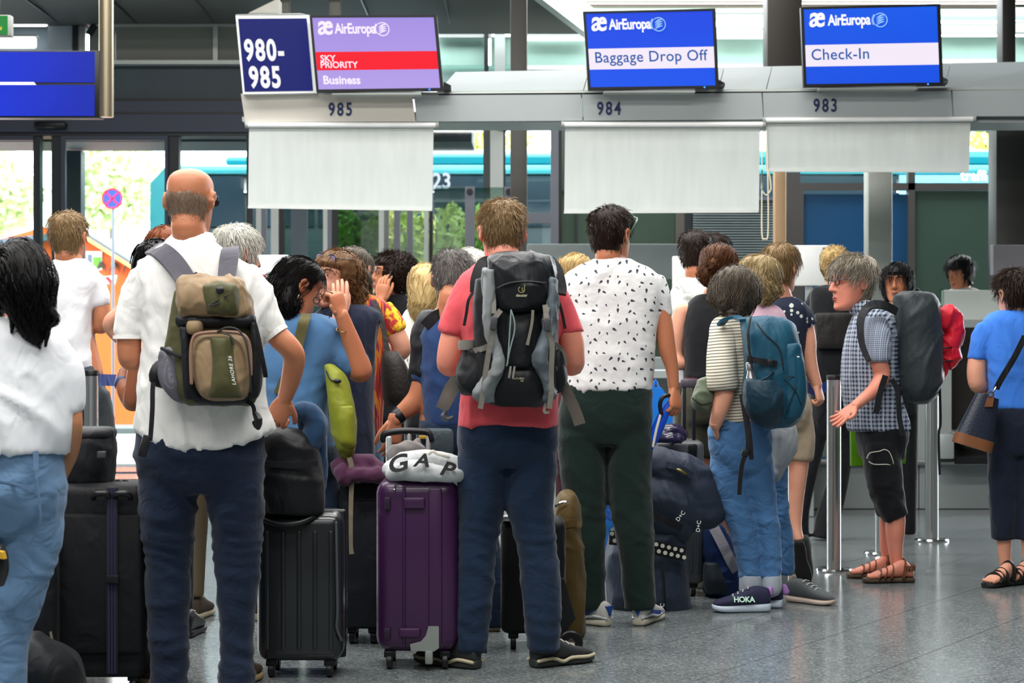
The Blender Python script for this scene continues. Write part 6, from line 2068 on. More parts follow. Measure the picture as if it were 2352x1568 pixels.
for a, b in ((1556, 1560), (1636, 1628)):
 obj('shoulder_strap', MB().ribbon([q.w(a - 2 if a < 1600 else a + 2, 648, .12), q.w(a, 660, .06), q.w(b, 685, .0)], .045, .01), C_CAMO, t)
p = Person('person with dark hair partly hidden behind the camouflage backpack man', 10.9, 1640, SK_TAN, voxel=.0085)
p.head(1642, 538, yaw=50, k=.98, hairt=.014, hm=HR_DARK, hair=dict(front=.064, side=-.01, back=-.07, top_t=.016, side_t=.008, n=700, length=.03, lift=.1, seed=24, r=.0018))
p.neck(1642, 645, .052, .056)
p.spine((1642, 760, .07), (1642, 900, .07))
p.garment('shirt', C_GREYT, lofts=[[(640, 1618, 1668, .06), (655, 1600, 1686, .085), (700, 1594, 1692, .105), (800, 1598, 1688, .12), (950, 1598, 1688, .125)]], tubes=[[(1680, 690, 40), (1688, 760, 36), (1680, 830, 30)], [(1606, 690, 40), (1598, 760, 36), (1604, 830, 30)]], voxel=.014)
jean_legs(p, 'trousers', C_BLACK, [(940, 1600, 1686, .115)], [(960, 1605, 1680, .11)], [[(1622, 960, 46), (1622, 1282, 36)], [(1664, 960, 46), (1664, 1282, 36)]], voxel=.014)
p.done()
# ---- woman with brown hair in a messy bun, black tank top
p = Person('person in black sleeveless top, brown hair twisted into a low messy bun', 9.6, 1625, SK_FAIR)
def bun(mb):
 lock(mb, [p.w(1640, 596, -.08), p.w(1636, 606, -.11), p.w(1630, 612, -.09)], [.02, .034, .02], 120, .05, .002, seed=71)
 lock(mb, [p.w(1634, 608, -.08), p.w(1622, 632, -.08), p.w(1626, 655, -.06)], [.034, .045, .016], 140, .06, .002, seed=72)
p.head(1652, 562, yaw=18, pitch=10, k=1.0, hairt=.015, hm=hairmat('hair_chestnut', '#22140d', '#6b4226'), hair=dict(front=.064, side=-.01, back=-.06, top_t=.017, side_t=.013, n=1200, length=.07, lift=.02, crown=(0, .07, .11), seed=25, r=.0016, extra=bun, grav=.1))
p.neck(1638, 680, .048, .055)
p.spine((1622, 780, .07), (1622, 900, .08))
p.arm([(1568, 715, 40), (1554, 765, 40), (1550, 812, 36), (1560, 835, 32, -.02), (1596, 826, 26, .05), (1620, 800, 22, .12)], hand=dict(n=(0, 1, 0), right=False, curls=[(.5, .8, .5)] * 4, k=.9))
p.arm([(1680, 715, 40), (1688, 765, 38), (1670, 810, 32, .1)])
p.garment('tank_top', C_BLACK, lofts=[[(676, 1602, 1662, .055), (690, 1584, 1676, .075), (715, 1574, 1682, .10), (760, 1566, 1680, .12), (820, 1568, 1672, .125), (870, 1570, 1672, .13)]], disp=folds(.005, (8, 8, 6), 95))
p.garment('shorts', C_OLIVE, lofts=[[(862, 1570, 1672, .125), (920, 1566, 1680, .135), (970, 1575, 1672, .11)]], tubes=[[(1596, 930, 56), (1598, 1000, 62), (1600, 1050, 60)], [(1646, 930, 56), (1650, 1000, 62), (1652, 1050, 60)]], disp=folds(.005, (8, 8, 6), 96))
p.body.tube(*p.tr([(1600, 900, 50), (1600, 1040, 50), (1604, 1100, 38), (1604, 1140, 38), (1608, 1220, 28), (1608, 1296, 24)]), 14, 4)
p.body.tube(*p.tr([(1650, 900, 50), (1650, 1040, 52), (1652, 1095, 40), (1656, 1130, 38), (1664, 1180, 36), (1672, 1240, 26), (1674, 1296, 24)]), 14, 4)
mb = MB()
p.loft(mb, [(866, 1570, 1672, .13), (876, 1569, 1674, .133)])
p.part('belt', mb, mat('wine_belt', '#5e2430', 0.6))
for x in (1608, 1674):
 b = p.w(x, 1349)
 p.shoe((b.x, 9.56, 0), (.2, 1), .25, mat('white_leather', '#c9c7c0', 0.6), SOLEB)
p.done()
# ---- wavy blonde woman in pink
p = Person('person with wavy chin length blonde hair and pink shirt beside the bob haired woman', 9.35, 1745, SK_FAIR)
def waves(mb):
 for k, (x0, x1, x2, yb, dd) in enumerate(((1712, 1716, 1722, 660, -.08), (1735, 1742, 1738, 690, -.10), (1758, 1768, 1762, 702, -.07), (1772, 1778, 1770, 690, -.02), (1750, 1756, 1748, 700, -.1))):
  lock(mb, [p.w(x0, 606, dd * .6), p.w(x1 - 6, 640, dd), p.w(x1 + 4, 668, dd), p.w(x2, yb, dd)], [.02, .030, .028, .008], 90, .12, .0019, seed=80 + k)
p.head(1740, 587, yaw=-52, pitch=6, k=.98, hairt=.016, hm=HR_ASH, face=True, hair=dict(front=.058, side=-.03, back=-.09, top_t=.018, side_t=.016, n=800, length=.07, lift=.04, seed=26, r=.0018, extra=waves, noise=.008))
p.neck(1748, 705, .048, .054)
p.spine((1748, 800, .07), (1750, 930, .08))
p.garment('shirt', C_PINK, lofts=[[(698, 1718, 1776, .06), (710, 1700, 1795, .085), (740, 1690, 1806, .105), (830, 1700, 1800, .12), (950, 1700, 1800, .13)]], tubes=[[(1796, 740, 48), (1804, 790, 46)], [(1704, 740, 48), (1692, 790, 46)]])
p.arm([(1804, 790, 36), (1806, 840, 34), (1790, 870, 28, .15)])
jean_legs(p, 'jeans', C_MJEAN, [(940, 1700, 1800, .12)], [(1000, 1698, 1804, .125), (1030, 1715, 1788, .095)], [[(1725, 1010, 60), (1730, 1150, 54), (1745, 1300, 46)], [(1778, 1010, 60), (1784, 1150, 54), (1800, 1250, 46), (1800, 1318, 44)]], folds(.006, (7, 7, 9), 97))
b = p.w(1802, 1352)
p.shoe((b.x - .02, 9.10, 0), (.75, -.66), .26, mat('grey_knit', '#4c5153', 0.8, bump=.3, bscale=200), mat('orange_white_sole', '#c3b0a2', 0.7))
b = p.w(1745, 1352)
p.shoe((b.x, 9.3, 0), (-.2, 1), .26, mat('grey_knit', '#4c5153', 0.8), SOLEB)
p.done()
# ---- woman in navy top printed with pale flowers, foot lifted
p = Person('person in navy top with pale flowers and beige shorts, one foot lifted on its toe', 9.95, 1800, SK_FAIR)
p.head(1794, 561, yaw=34, pitch=4, k=1.02, hairt=.016, hm=HR_SANDY, hair=dict(front=.064, side=-.004, back=-.066, top_t=.018, side_t=.010, n=1700, length=.05, lift=.05, seed=27, r=.0016))
p.neck(1798, 690, .049, .056)
p.spine((1800, 800, .07), (1810, 930, .08))
p.arm([(1846, 735, 40), (1854, 780, 42), (1856, 815, 39), (1864, 850, 33), (1876, 884, 26)],
 hand=dict(n=(-.8, .5, 0), right=True, d=(.25, -.1, -1), curls=[(.9, 1.2, .8)] * 4, k=.95, thumb=(.3, .9, .5)))
p.arm([(1768, 735, 38), (1758, 790, 38), (1765, 840, 34, .1)])
p.garment('top', C_FLOWER, lofts=[[(684, 1772, 1824, .06), (696, 1758, 1846, .085), (720, 1752, 1858, .105), (790, 1758, 1846, .115), (900, 1760, 1848, .125)]], tubes=[[(1840, 715, 44), (1850, 740, 50), (1853, 750, 48)], [(1770, 715, 44), (1758, 745, 48)]], disp=folds(.006, (8, 8, 6), 98))
p.garment('shorts', C_BEIGE, lofts=[[(892, 1762, 1848, .115), (940, 1760, 1864, .125), (985, 1775, 1850, .10)]], tubes=[[(1790, 950, 52), (1792, 1010, 58), (1794, 1056, 56)], [(1836, 950, 56), (1840, 1010, 62), (1838, 1058, 58)]], disp=folds(.005, (8, 8, 6), 99))
p.body.tube(*p.tr([(1790, 930, 46), (1794, 1050, 46), (1796, 1110, 38), (1796, 1180, 36), (1800, 1250, 25), (1802, 1296, 23)]), 14, 4)
p.body.tube(*p.tr([(1838, 930, 46), (1836, 1050, 46), (1832, 1105, 40, -.02), (1826, 1160, 38, -.04), (1828, 1210, 28, -.08), (1836, 1240, 24, -.12)]), 14, 4)
b = p.w(1806, 1331)
p.shoe((b.x, 9.9, 0), (.3, 1), .26, mat('dark_trail_mesh', '#2f3331', 0.8), mat('orange_white_sole', '#c3b0a2', 0.7))
hl = p.w(1838, 1244, -.16)
p.shoe((hl.x - .02, hl.y, hl.z - .0), (.55, .80), .25, mat('dark_trail_mesh', '#2f3331', 0.8, bump=.3, bscale=200), mat('black_rubber_sole', '#151514', 0.7, bump=.5, bscale=80), pitch=68)
p.done()
t = thing('jacket', 'light grey jacket hanging from the teal backpack behind striped shirt woman', 'jacket', W(1800, 1100, 9.15))
q = Person.__new__(Person)
q.d = 9.15
mb = MB()
q.loft(mb, [(960, 1752, 1822, .05), (1000, 1756, 1834, .06), (1040, 1766, 1828, .055), (1075, 1772, 1806, .04), (1102, 1776, 1790, .015)])
obj('fabric', mb, cloth('light_grey_jersey', '#a3a8ad', 0.06), t, remesh=(.010, 3), disp=folds(.012, (10, 10, 5), 101, tilt=1.5))
obj('drawcord', MB().tube([W(1772, 1060, 9.08), W(1775, 1100, 9.08), W(1776, 1128, 9.08), W(1782, 1142, 9.08)], .004, 6, 3), BLACKPL, t)
# ---- bob haired woman in a striped shirt
p = Person('person in beige striped t-shirt and washed jeans, grey brown bob, hand in pocket', 8.84, 1700, SK_FAIR)
def bob(mb):
 q = p.w
 for k, (x0, x1, x2, yb, dd, rr) in enumerate(((1650, 1642, 1640, 704, -.02, .034), (1672, 1668, 1664, 712, -.075, .038), (1698, 1700, 1696, 716, -.085, .040), (1718, 1724, 1722, 712, -.055, .036), (1730, 1734, 1730, 706, .0, .032))):
  lock(mb, [q(x0, 640, dd * .7), q(x1, 672, dd), q(x2, yb - 8, dd * .9), q(x2 + 3, yb, dd * .7)], [.030, rr, rr * .8, .008], 170, .03, .0016, seed=110 + k)
p.head(1690, 611, yaw=22, pitch=6, k=1.0, hairt=.016, hm=HR_BOB, hair=dict(front=.060, side=-.06, back=-.09, top_t=.017, side_t=.020, n=1500, length=.10, lift=.02, seed=28, r=.0015, crown=(.01, .0, .12), extra=bob, noise=.004))
p.neck(1688, 735, .048, .055)
p.spine((1690, 850, .07), (1695, 970, .08))
p.arm([(1662, 790, 50, -.08), (1662, 880, 50, -.14), (1662, 910, 47, -.15), (1652, 945, 38, -.15), (1643, 974, 30, -.13)],
 hand=dict(n=(1, .1, 0), right=False, d=(.25, 1.1, -1), curls=[(.1, .1, .1)] * 4, k=.85))
p.arm([(1745, 790, 50), (1755, 860, 46), (1755, 900, 40, .15)])
p.garment('t_shirt', C_STRIPE, lofts=[[(722, 1660, 1718, .06), (736, 1640, 1736, .085), (765, 1632, 1750, .105), (830, 1634, 1752, .115), (900, 1646, 1752, .12), (968, 1650, 1762, .13)]],
  tubes=[[(1738, 765, 56), (1750, 820, 60)]], smooth=3, disp=folds(.006, (8, 8, 5), 103))
p.garment('sleeve', C_STRIPE, tubes=[[(1664, 748, 50, -.03), (1660, 776, 64, -.07), (1658, 820, 70, -.11), (1658, 862, 72, -.14), (1659, 892, 74, -.14)]], smooth=3, disp=folds(.006, (9, 9, 7), 105), parent=p.parts['t_shirt'])
p.garment('jeans', C_MJEAN, lofts=[[(958, 1640, 1766, .12), (990, 1628, 1770, .13), (1040, 1630, 1772, .13), (1080, 1655, 1755, .10)]],
  tubes=[[(1672, 1020, 80), (1676, 1090, 88), (1690, 1150, 74), (1706, 1210, 62), (1718, 1270, 54), (1724, 1328, 50)], [(1728, 1020, 80), (1738, 1090, 84), (1752, 1160, 64), (1764, 1220, 54), (1772, 1280, 48), (1772, 1328, 44)]],
  voxel=.0095, smooth=3, disp=folds(.006, (7, 7, 8), 104, bands=((.18, .08, .006, 16), (.45, .10, .004, 14)), tilt=.8))
CUFF = cloth('pale_denim_cuff', '#a9b3bd', 0.15)
for L_ in ([(1724, 1326, 53), (1724, 1352, 54)], [(1772, 1326, 47), (1772, 1350, 48)]):
 mb = MB()
 p.tube(mb, L_, 20, 1)
 p.part('turn_up', mb, CUFF, p.parts['jeans'])
def hoka(u, o, D, S, Z, L):
 mb = MB()
 side = S if S.y < 0 else -S
 tex = -D if (-D).x > 0 else D
 text_mesh(mb, 'HOKA', o + D * (L * .66) + side * .047 + Z * .052, (tex * 1.0 + side * .10).normalized(), (Z * .93 - side * .32).normalized(), .036, .03, .95, space=.95)
 obj('lettering', mb, mat('mint_print', '#bfe6d2', 0.5), u, False)
 mb = MB()
 mb.tube([o + D * (L * .01) + Z * .105 - D * .006, o + D * (L * .04) + Z * .085 - D * .010], [.012, .018], 10, 1)
 obj('heel_tab', mb, mat('lilac_tab', '#9a6fb0', 0.6), u)
b = p.w(1762, 1398, 0)
p.shoe((b.x, 8.74, 0), (-1, -.10), .27, mat('dark_navy_mesh', '#1f2140', 0.8, bump=.3, bscale=220), mat('pale_blue_foam', '#b9c6d4', 0.6), extra=hoka, solet=.036, hgt=1.0)
b = p.w(1795, 1392, 0)
p.shoe((b.x + .01, 8.86, 0), (-.95, .30), .26, mat('dark_navy_mesh', '#1f2140', 0.8), mat('pale_blue_foam', '#b9c6d4', 0.6), solet=.036, extra=lambda u, o, D, S, Z, L: obj('heel_tab', MB().tube([o + Z * .10 - D * .006, o + Z * .075 - D * .012], [.012, .018], 10, 1), mat('lilac_tab', '#9a6fb0', 0.6), u))
mb = MB()
for pts in ([(1634, 1000, -.03), (1650, 988, -.10), (1672, 982, -.13)], [(1634, 1016, -.04), (1652, 1004, -.11)]):
 mb.tube([p.w(*a_) for a_ in pts], .003, 6, 3)
p.part('pocket_seam', mb, DEN)
p.done()
# ---- tall woman in black with blonde bun
p = Person('person all in black with pale blonde bun and black rucksack', 12.0, 1905, SK_FAIR, voxel=.0085)
p.head(1918, 566, yaw=20, k=1.0, hairt=.014, hm=HR_BLOND, hair=dict(front=.064, side=-.02, back=-.075, top_t=.015, side_t=.013, n=700, length=.06, lift=.03, seed=29, r=.002, crown=(0, -.09, .05),
 extra=lambda mb: lock(mb, [p.w(1916, 585, -.09), p.w(1922, 600, -.13), p.w(1920, 618, -.10)], [.03, .05, .02], 140, .08, .0024, seed=91)))
p.neck(1915, 660, .05, .056)
p.spine((1910, 760, .07), (1905, 900, .08))
p.garment('jumper', C_BLACK, lofts=[[(654, 1890, 1942, .06), (668, 1862, 1962, .09), (710, 1848, 1972, .11), (800, 1856, 1964, .12), (920, 1858, 1962, .13)]], tubes=[[(1860, 700, 40), (1850, 770, 38), (1850, 850, 30)], [(1962, 700, 40), (1972, 770, 38), (1972, 850, 30)]], voxel=.013)
jean_legs(p, 'trousers', cloth('black_flared_twill', '#15161a', 0.12), [(905, 1860, 1960, .12)], [(960, 1858, 1962, .125), (1000, 1875, 1948, .09)],
  [[(1882, 960, 52), (1868, 1040, 44), (1852, 1120, 36), (1842, 1180, 34), (1838, 1236, 40)], [(1936, 960, 54), (1932, 1050, 50), (1918, 1130, 52), (1902, 1190, 56), (1896, 1236, 58)]], voxel=.012)
p.done()
t = thing('backpack', 'black rucksack on the tall person with pale blonde bun', 'backpack', W(1912, 900, 11.7))
q = Person.__new__(Person)
q.d = 11.75
mb = MB()
q.loft(mb, [(660, 1872, 1962, .05), (676, 1862, 1972, .08), (760, 1858, 1976, .10), (860, 1862, 1972, .10), (900, 1870, 1964, .07)])
obj('main_compartment', mb, C_BLACK, t, remesh=(.012, 3), disp=folds(.006, (8, 8, 8), 111))
mb = MB()
q.loft(mb, [(718, 1876, 1958, .03, -.10), (728, 1870, 1964, .05, -.10), (790, 1872, 1964, .05, -.10), (800, 1878, 1958, .03, -.10)])
obj('front_pocket', mb, cloth('dark_taupe_nylon', '#1f1d1c', 0.1, rough=.6), t, remesh=(.010, 2))
# ---- woman in checked shirt facing left
p = Person('person in checked shirt, glasses and cropped trousers facing left, open hand held out', 9.96, 2020, SK_PINK)
p.head(1958, 589, yaw=-108, pitch=2, k=1.12, hairt=.018, hm=HR_GREY, face=True, eye='#4a4238', brow='#6b5a48', lips='#a8584e', hair=dict(front=.056, side=.020, back=-.072, top_t=.024, side_t=.010, n=2600, length=.045, lift=.08, seed=30, r=.0016, crown=(.02, -.05, .118), temple=.75, sweep=(0, .02, 0)))
p.glasses('#1c2030', z=.020, y=.101, thin=.003)
p.neck(1996, 728, .052, .060, .0)
p.spine((2008, 850, .08), (2020, 980, .08))
p.arm([(2018, 770, 52, -.17), (2020, 830, 42, -.19), (2026, 862, 39, -.19), (2012, 890, 34, -.22), (1988, 912, 28, -.25), (1964, 932, 24, -.28)],
 hand=dict(n=(-.15, -.55, .9), right=False, d=(-.78, -.10, -.66), curls=[(.05, .12, .1), (.08, .15, .1), (.12, .18, .12), (.18, .2, .15)], k=.98, thumb=(.75, .55, .3), spread=.10))
p.arm([(2018, 770, 48, .17), (2020, 850, 42, .19), (2000, 900, 36, .2), (1985, 930, 26, .2)], hand=dict(n=(0, 0, 1), right=True, d=(-.8, 0, -.4)))
p.garment('shirt', C_PLAID, lofts=[[(704, 1976, 2022, .062), (716, 1966, 2040, .09), (736, 1958, 2052, .14), (770, 1948, 2058, .175), (830, 1938, 2062, .175), (900, 1938, 2066, .17), (950, 1944, 2084, .17), (988, 1950, 2093, .165)]],
  voxel=.0115, smooth=3, disp=folds(.007, (8, 8, 5), 121, tilt=-.8))
mb = MB()
p.garment('sleeve', C_PLAIDS, tubes=[[(2008, 738, 62, -.12), (2014, 776, 66, -.16), (2018, 815, 58, -.19), (2018, 828, 56, -.19)]], smooth=3, disp=folds(.004, (9, 9, 9), 122), parent=p.parts['shirt'])
p.garment('sleeve', C_PLAIDS, tubes=[[(2010, 738, 58, .13), (2018, 790, 58, .17), (2020, 820, 54, .18)]], smooth=3, parent=p.parts['shirt'])
mb = MB()
mb.ribbon([p.w(1962, 722, -.03), p.w(1970, 708, -.06), p.w(1990, 700, -.07), p.w(2016, 706, -.06)], .05, .008, (0, -1, .3))
p.part('collar', mb, C_PLAID, p.parts['shirt'])
p.garment('cropped_trousers', C_BLACK, lofts=[[(976, 1968, 2084, .16), (1010, 1970, 2082, .155), (1050, 1976, 2074, .13)]],
  tubes=[[(2022, 1020, 86, -.07), (2028, 1080, 84, -.07), (2036, 1130, 76, -.07), (2052, 1172, 62, -.07), (2058, 1190, 58, -.07)], [(2018, 1020, 84, .08), (2024, 1080, 78, .08), (2030, 1130, 66, .08), (2042, 1180, 54, .08)]],
  smooth=3, disp=folds(.006, (8, 8, 9), 123, bands=((.42, .08, .008, 13),)))
p.body.tube(*p.tr([(2040, 1100, 40, -.07), (2056, 1170, 44, -.07), (2056, 1215, 46, -.07), (2056, 1255, 36, -.07), (2060, 1295, 30, -.07)]), 14, 4)
p.body.tube(*p.tr([(2030, 1100, 40, .08), (2040, 1170, 42, .08), (2040, 1215, 42, .08), (2036, 1250, 32, .08), (2038, 1276, 28, .08)]), 14, 4)
def sandal(p, heel, D, L, leather, sole, toes=True):
 o = Vector(heel)
 D = Vector((D[0], D[1], 0)).normalized()
 S = Vector((D.y, -D.x, 0))
 Z = Vector((0, 0, 1))
 so = MB()
 so.loft([(o + D * (L * t) + Z * .014, S * hw, Z * .013, 3.4) for t, hw in ((0, .018), (.04, .030), (.25, .034), (.5, .034), (.75, .046), (.92, .040), (1.0, .015))], 24, 3)
 s_ = obj('sandal', so, sole, p.root)
 p.extra.loft([(o + D * (L * t) + Z * (.026 + h / 2), S * hw, Z * (h / 2), 2.3) for t, hw, h in ((.02, .014, .03), (.06, .027, .055), (.16, .030, .085), (.28, .031, .088), (.42, .034, .068), (.6, .040, .046), (.74, .042, .032), (.82, .036, .022))], 20, 3)
 for i in range(5):
  f = i - 2
  a = o + D * (L * (.76 - .018 * abs(i - 1))) + S * (f * .0165) + Z * .036
  b = o + D * (L * (.91 - .022 * abs(i - 1))) + S * (f * .017) + Z * .034
  p.extra.tube([a, b], [.011, .010 if i else .012], 8, 1)
 for (t, h, wd) in ((.20, .112, .032), (.44, .082, .030), (.56, .072, .026), (.68, .062, .032)):
  mb = MB()
  mb.ribbon([o + D * (L * (t + .06)) + S * .038 + Z * .026, o + D * (L * (t + .02)) + S * .036 + Z * (h * .7), o + D * (L * t) + Z * h, o + D * (L * (t + .02)) - S * .036 + Z * (h * .7), o + D * (L * (t + .06)) - S * .038 + Z * .026], wd, .005, (D + Z * .3))
  obj('strap', mb, leather, s_)
 mb = MB()
 mb.ribbon([o + D * (L * .24) + S * .036 + Z * .075, o + D * (L * .06) + S * .034 + Z * .075, o - D * .010 + Z * .075, o + D * (L * .06) - S * .034 + Z * .075, o + D * (L * .24) - S * .036 + Z * .075], .026, .005, (0, 0, 1) if False else D)
 obj('heel_strap', mb, leather, s_)
TANL = mat('tan_sandal_leather', '#6b4027', 0.6, 0, 0.2)
b = p.w(2088, 1330, 0)
sandal(p, (b.x, 9.84, 0), (-1, -.12), .27, TANL, mat('brown_sole', '#4d3d2c', 0.7))
b = p.w(2070, 1310, 0)
sandal(p, (b.x - .01, 10.03, 0), (-1, -.05), .265, TANL, mat('brown_sole', '#4d3d2c', 0.7))
mb = MB()
mb.tube([p.w(1991, 1052, -.17), p.w(1998, 1040, -.17), p.w(2020, 1036, -.17), p.w(2032, 1032, -.17), p.w(2044, 1040, -.17), p.w(2052, 1066, -.16), p.w(2036, 1066, -.17), p.w(2008, 1066, -.17), p.w(1996, 1060, -.17)], .0025, 6, 3)
p.part('earphone_cord', mb, mat('white_cord', '#d9d6c8', 0.6))
p.done()
p = None
# ---- dark bob haired woman facing the camera
p = Person('person with dark wavy bob facing the queue behind the checked shirt woman', 12.3, 2060, SK_TAN, voxel=.0085)
p.head(2060, 605, yaw=-160, k=1.02, hairt=.018, hm=HR_BLACK, face=True, lips='#7a4038', hair=dict(front=.056, side=-.095, back=-.11, temple=.62, top_t=.022, side_t=.024, n=1300, length=.09, lift=.03, seed=33, r=.002, noise=.012))
p.neck(2060, 706, .05, .056)
p.spine((2060, 800, .07), (2060, 900, .08))
p.garment('blouse', cloth('cream_blouse', '#cfc5a8', 0.1), lofts=[[(694, 2034, 2086, .06), (708, 2012, 2108, .085), (740, 2000, 2120, .105), (820, 2006, 2114, .12), (900, 2006, 2114, .125)]], tubes=[[(2010, 740, 40), (2002, 800, 36), (2004, 860, 28)], [(2110, 740, 40), (2118, 800, 36), (2116, 860, 28)]], voxel=.013)
jean_legs(p, 'trousers', C_BLACK, [(890, 2010, 2110, .115)], [(950, 2012, 2108, .115)], [[(2034, 940, 46), (2034, 1227, 36)], [(2086, 940, 46), (2086, 1227, 36)]], voxel=.014)
p.done()
# ---- desk agent behind the counter
p = Person('person with short dark hair looking down behind the check-in counter', 15.0, 2206, SK_TAN, voxel=.008)
p.head(2205, 588, yaw=-125, pitch=14, k=1.05, hairt=.018, hm=HR_BLACK, face=True, hair=dict(front=.046, side=-.045, back=-.085, top_t=.022, side_t=.018, n=500, length=.06, lift=.02, seed=34, r=.0026))
p.neck(2212, 668, .05, .056)
p.spine((2214, 740, .07), (2214, 850, .08))
p.garment('shirt', cloth('grey_uniform', '#b0b0aa', 0.06), lofts=[[(660, 2190, 2236, .06), (672, 2172, 2256, .085), (700, 2164, 2264, .105), (780, 2168, 2260, .12), (860, 2168, 2260, .12)]], tubes=[[(2172, 700, 34), (2166, 750, 30), (2176, 800, 24)], [(2256, 700, 34), (2262, 750, 30), (2254, 800, 24)]], voxel=.014)
jean_legs(p, 'trousers', C_BLACK, [(850, 2172, 2256, .11)], [(900, 2174, 2254, .11)], [[(2194, 890, 40), (2194, 1150, 30)], [(2234, 890, 40), (2234, 1150, 30)]], voxel=.014)
p.done()
# ---- woman in royal blue at the right edge
p = Person('person in royal blue t-shirt and navy trousers at right edge, short dark hair', 9.78, 2315, SK_FAIR)
p.head(2330, 621, yaw=-20, pitch=6, k=1.0, hairt=.018, hm=HR_DARK, hair=dict(front=.064, side=-.002, back=-.062, top_t=.022, side_t=.010, n=2000, length=.04, lift=.14, seed=35, r=.0016, noise=.010))
p.neck(2326, 722, .048, .056)
p.spine((2324, 830, .08), (2325, 940, .08))
p.arm([(2262, 760, 42), (2246, 820, 43), (2243, 862, 44), (2250, 886, 40, .02), (2275, 880, 32, .15), (2300, 860, 26, .22)], hand=dict(n=(0, 1, 0), right=False, curls=[(.5, .8, .5)] * 4, k=.9))
p.arm([(2390, 760, 42), (2402, 820, 43), (2404, 862, 42), (2380, 880, 34, .15)])
p.garment('t_shirt', C_ROYAL, lofts=[[(712, 2290, 2366, .062), (724, 2272, 2384, .085), (745, 2258, 2396, .105), (800, 2262, 2390, .12), (870, 2266, 2386, .125), (940, 2274, 2392, .135)]],
  tubes=[[(2268, 752, 46), (2254, 785, 48), (2246, 818, 46), (2245, 826, 46)], [(2384, 752, 46), (2396, 790, 48), (2400, 824, 46)]], smooth=3, disp=folds(.007, (8, 8, 6), 131, tilt=1.0, bands=((1.08, .05, .006, 12),)))
jean_legs(p, 'cropped_trousers', cloth('navy_twill', '#151d30', 0.12), [(930, 2274, 2394, .13)], [(980, 2268, 2400, .135), (1040, 2285, 2385, .10)],
  [[(2302, 1000, 68), (2304, 1080, 70), (2304, 1160, 60), (2303, 1238, 54)], [(2362, 1000, 68), (2362, 1080, 70), (2362, 1160, 60), (2362, 1238, 54)]], folds(.006, (7, 7, 8), 132))
for x in (2306, 2362):
 p.body.tube(*p.tr([(x, 1150, 34), (x, 1235, 34), (x + 1, 1270, 30), (x + 3, 1300, 26)]), 14, 4)
 b = p.w(x + 18, 1338, 0)
 sandal(p, (b.x, 9.74 + (x > 2330) * .1, 0), (-.62, -.5), .235, LEATHER, mat('black_rubber_sole', '#151514', 0.7))
p.done()
# == backpacks carried in the queue
class Px:
 """pixel helpers for things at one distance"""
 def __init__(s, d):
  s.d = d
 w = Person.w
 tr = Person.tr
 tube = Person.tube
 loft = Person.loft
def nylon(name, col, var=.10, rough=.55, fold=.4):
 return cloth(name, col, var, .35, 260, rough, fold, .05)
KHAKI, TANN = nylon('khaki_nylon', '#4b4a2c'), nylon('sand_nylon', '#8a7356')
BLKN = nylon('black_nylon', '#111317')
GREYN, SILN = nylon('grey_nylon', '#59636a'), nylon('silver_nylon', '#7b8081')
WEB = cloth('grey_webbing', '#77736b', 0.06, .4, 200)
WEBB = cloth('black_webbing', '#15161a', 0.06, .4, 200)
# ---- khaki backpack on the bald man
q = Px(6.55)
t = thing('backpack', 'khaki and sand backpack with side mesh pocket on the bald man', 'backpack', q.w(490, 930))
mb = MB()
q.loft(mb, [(668, 404, 572, .07), (700, 398, 580, .09), (760, 388, 590, .105), (830, 376, 596, .11), (890, 384, 592, .105), (920, 414, 584, .08), (929, 450, 570, .04)])
obj('main_compartment', mb, KHAKI, t, remesh=(.009, 3), disp=folds(.006, (9, 9, 7), 201))
mb = MB()
q.loft(mb, [(634, 430, 548, .05, -.03), (644, 414, 562, .085, -.04), (670, 408, 568, .105, -.05), (700, 408, 574, .105, -.05), (722, 416, 578, .08, -.05), (732, 440, 572, .05, -.05)])
obj('lid', mb, TANN, t, remesh=(.008, 2), disp=folds(.012, (12, 12, 12), 202))
mb = MB()
q.loft(mb, [(650, 470, 540, .03, -.13), (664, 462, 548, .045, -.13), (700, 470, 548, .05, -.13), (718, 480, 545, .03, -.13)])
obj('lid_panel', mb, KHAKI, t, remesh=(.008, 2), disp=folds(.010, (12, 12, 12), 203))
mb = MB()
q.loft(mb, [(724, 412, 580, .06, -.05), (738, 406, 584, .075, -.06), (752, 420, 580, .06, -.05)])
obj('dark_collar', mb, BLKN, t, remesh=(.008, 2), disp=folds(.008, (12, 12, 12), 204))
mb = MB()
q.loft(mb, [(764, 448, 560, .03, -.10), (776, 440, 570, .06, -.10), (820, 438, 574, .08, -.10), (870, 446, 574, .085, -.10), (905, 460, 570, .075, -.10), (918, 480, 558, .04, -.10)])
obj('front_pocket', mb, TANN, t, remesh=(.008, 2), disp=folds(.004, (9, 9, 9), 205))
mb = MB()
for k, (y, a, b) in enumerate(((776, 484, 536), (800, 488, 538), (840, 490, 542), (880, 484, 550), (908, 476, 556))):
 pass
secs = [(774, 482, 536, .04, -.147), (784, 484, 538, .05, -.150), (830, 488, 541, .056, -.150), (880, 484, 550, .058, -.150), (908, 478, 556, .045, -.145), (914, 486, 550, .03, -.14)]
q.loft(mb, secs)
cp = obj('centre_panel', mb, KHAKI, t)
mb = MB()
text_mesh(mb, 'LAHORE 26', q.w(542, 884, -.213), (q.w(533, 828, -.213) - q.w(542, 884, -.213)).normalized(), Vector((-.98, 0, .16)).normalized(), .0175, .0, 1.0, space=1.12)
obj('lettering', mb, WHITE_PRINT, cp, False)
mb = MB()
q.loft(mb, [(736, 430, 466, .03, -.12), (752, 428, 468, .04, -.12), (768, 432, 466, .03, -.12)])
obj('upper_patch', mb, TANN, t, remesh=(.008, 2))
mb = MB()
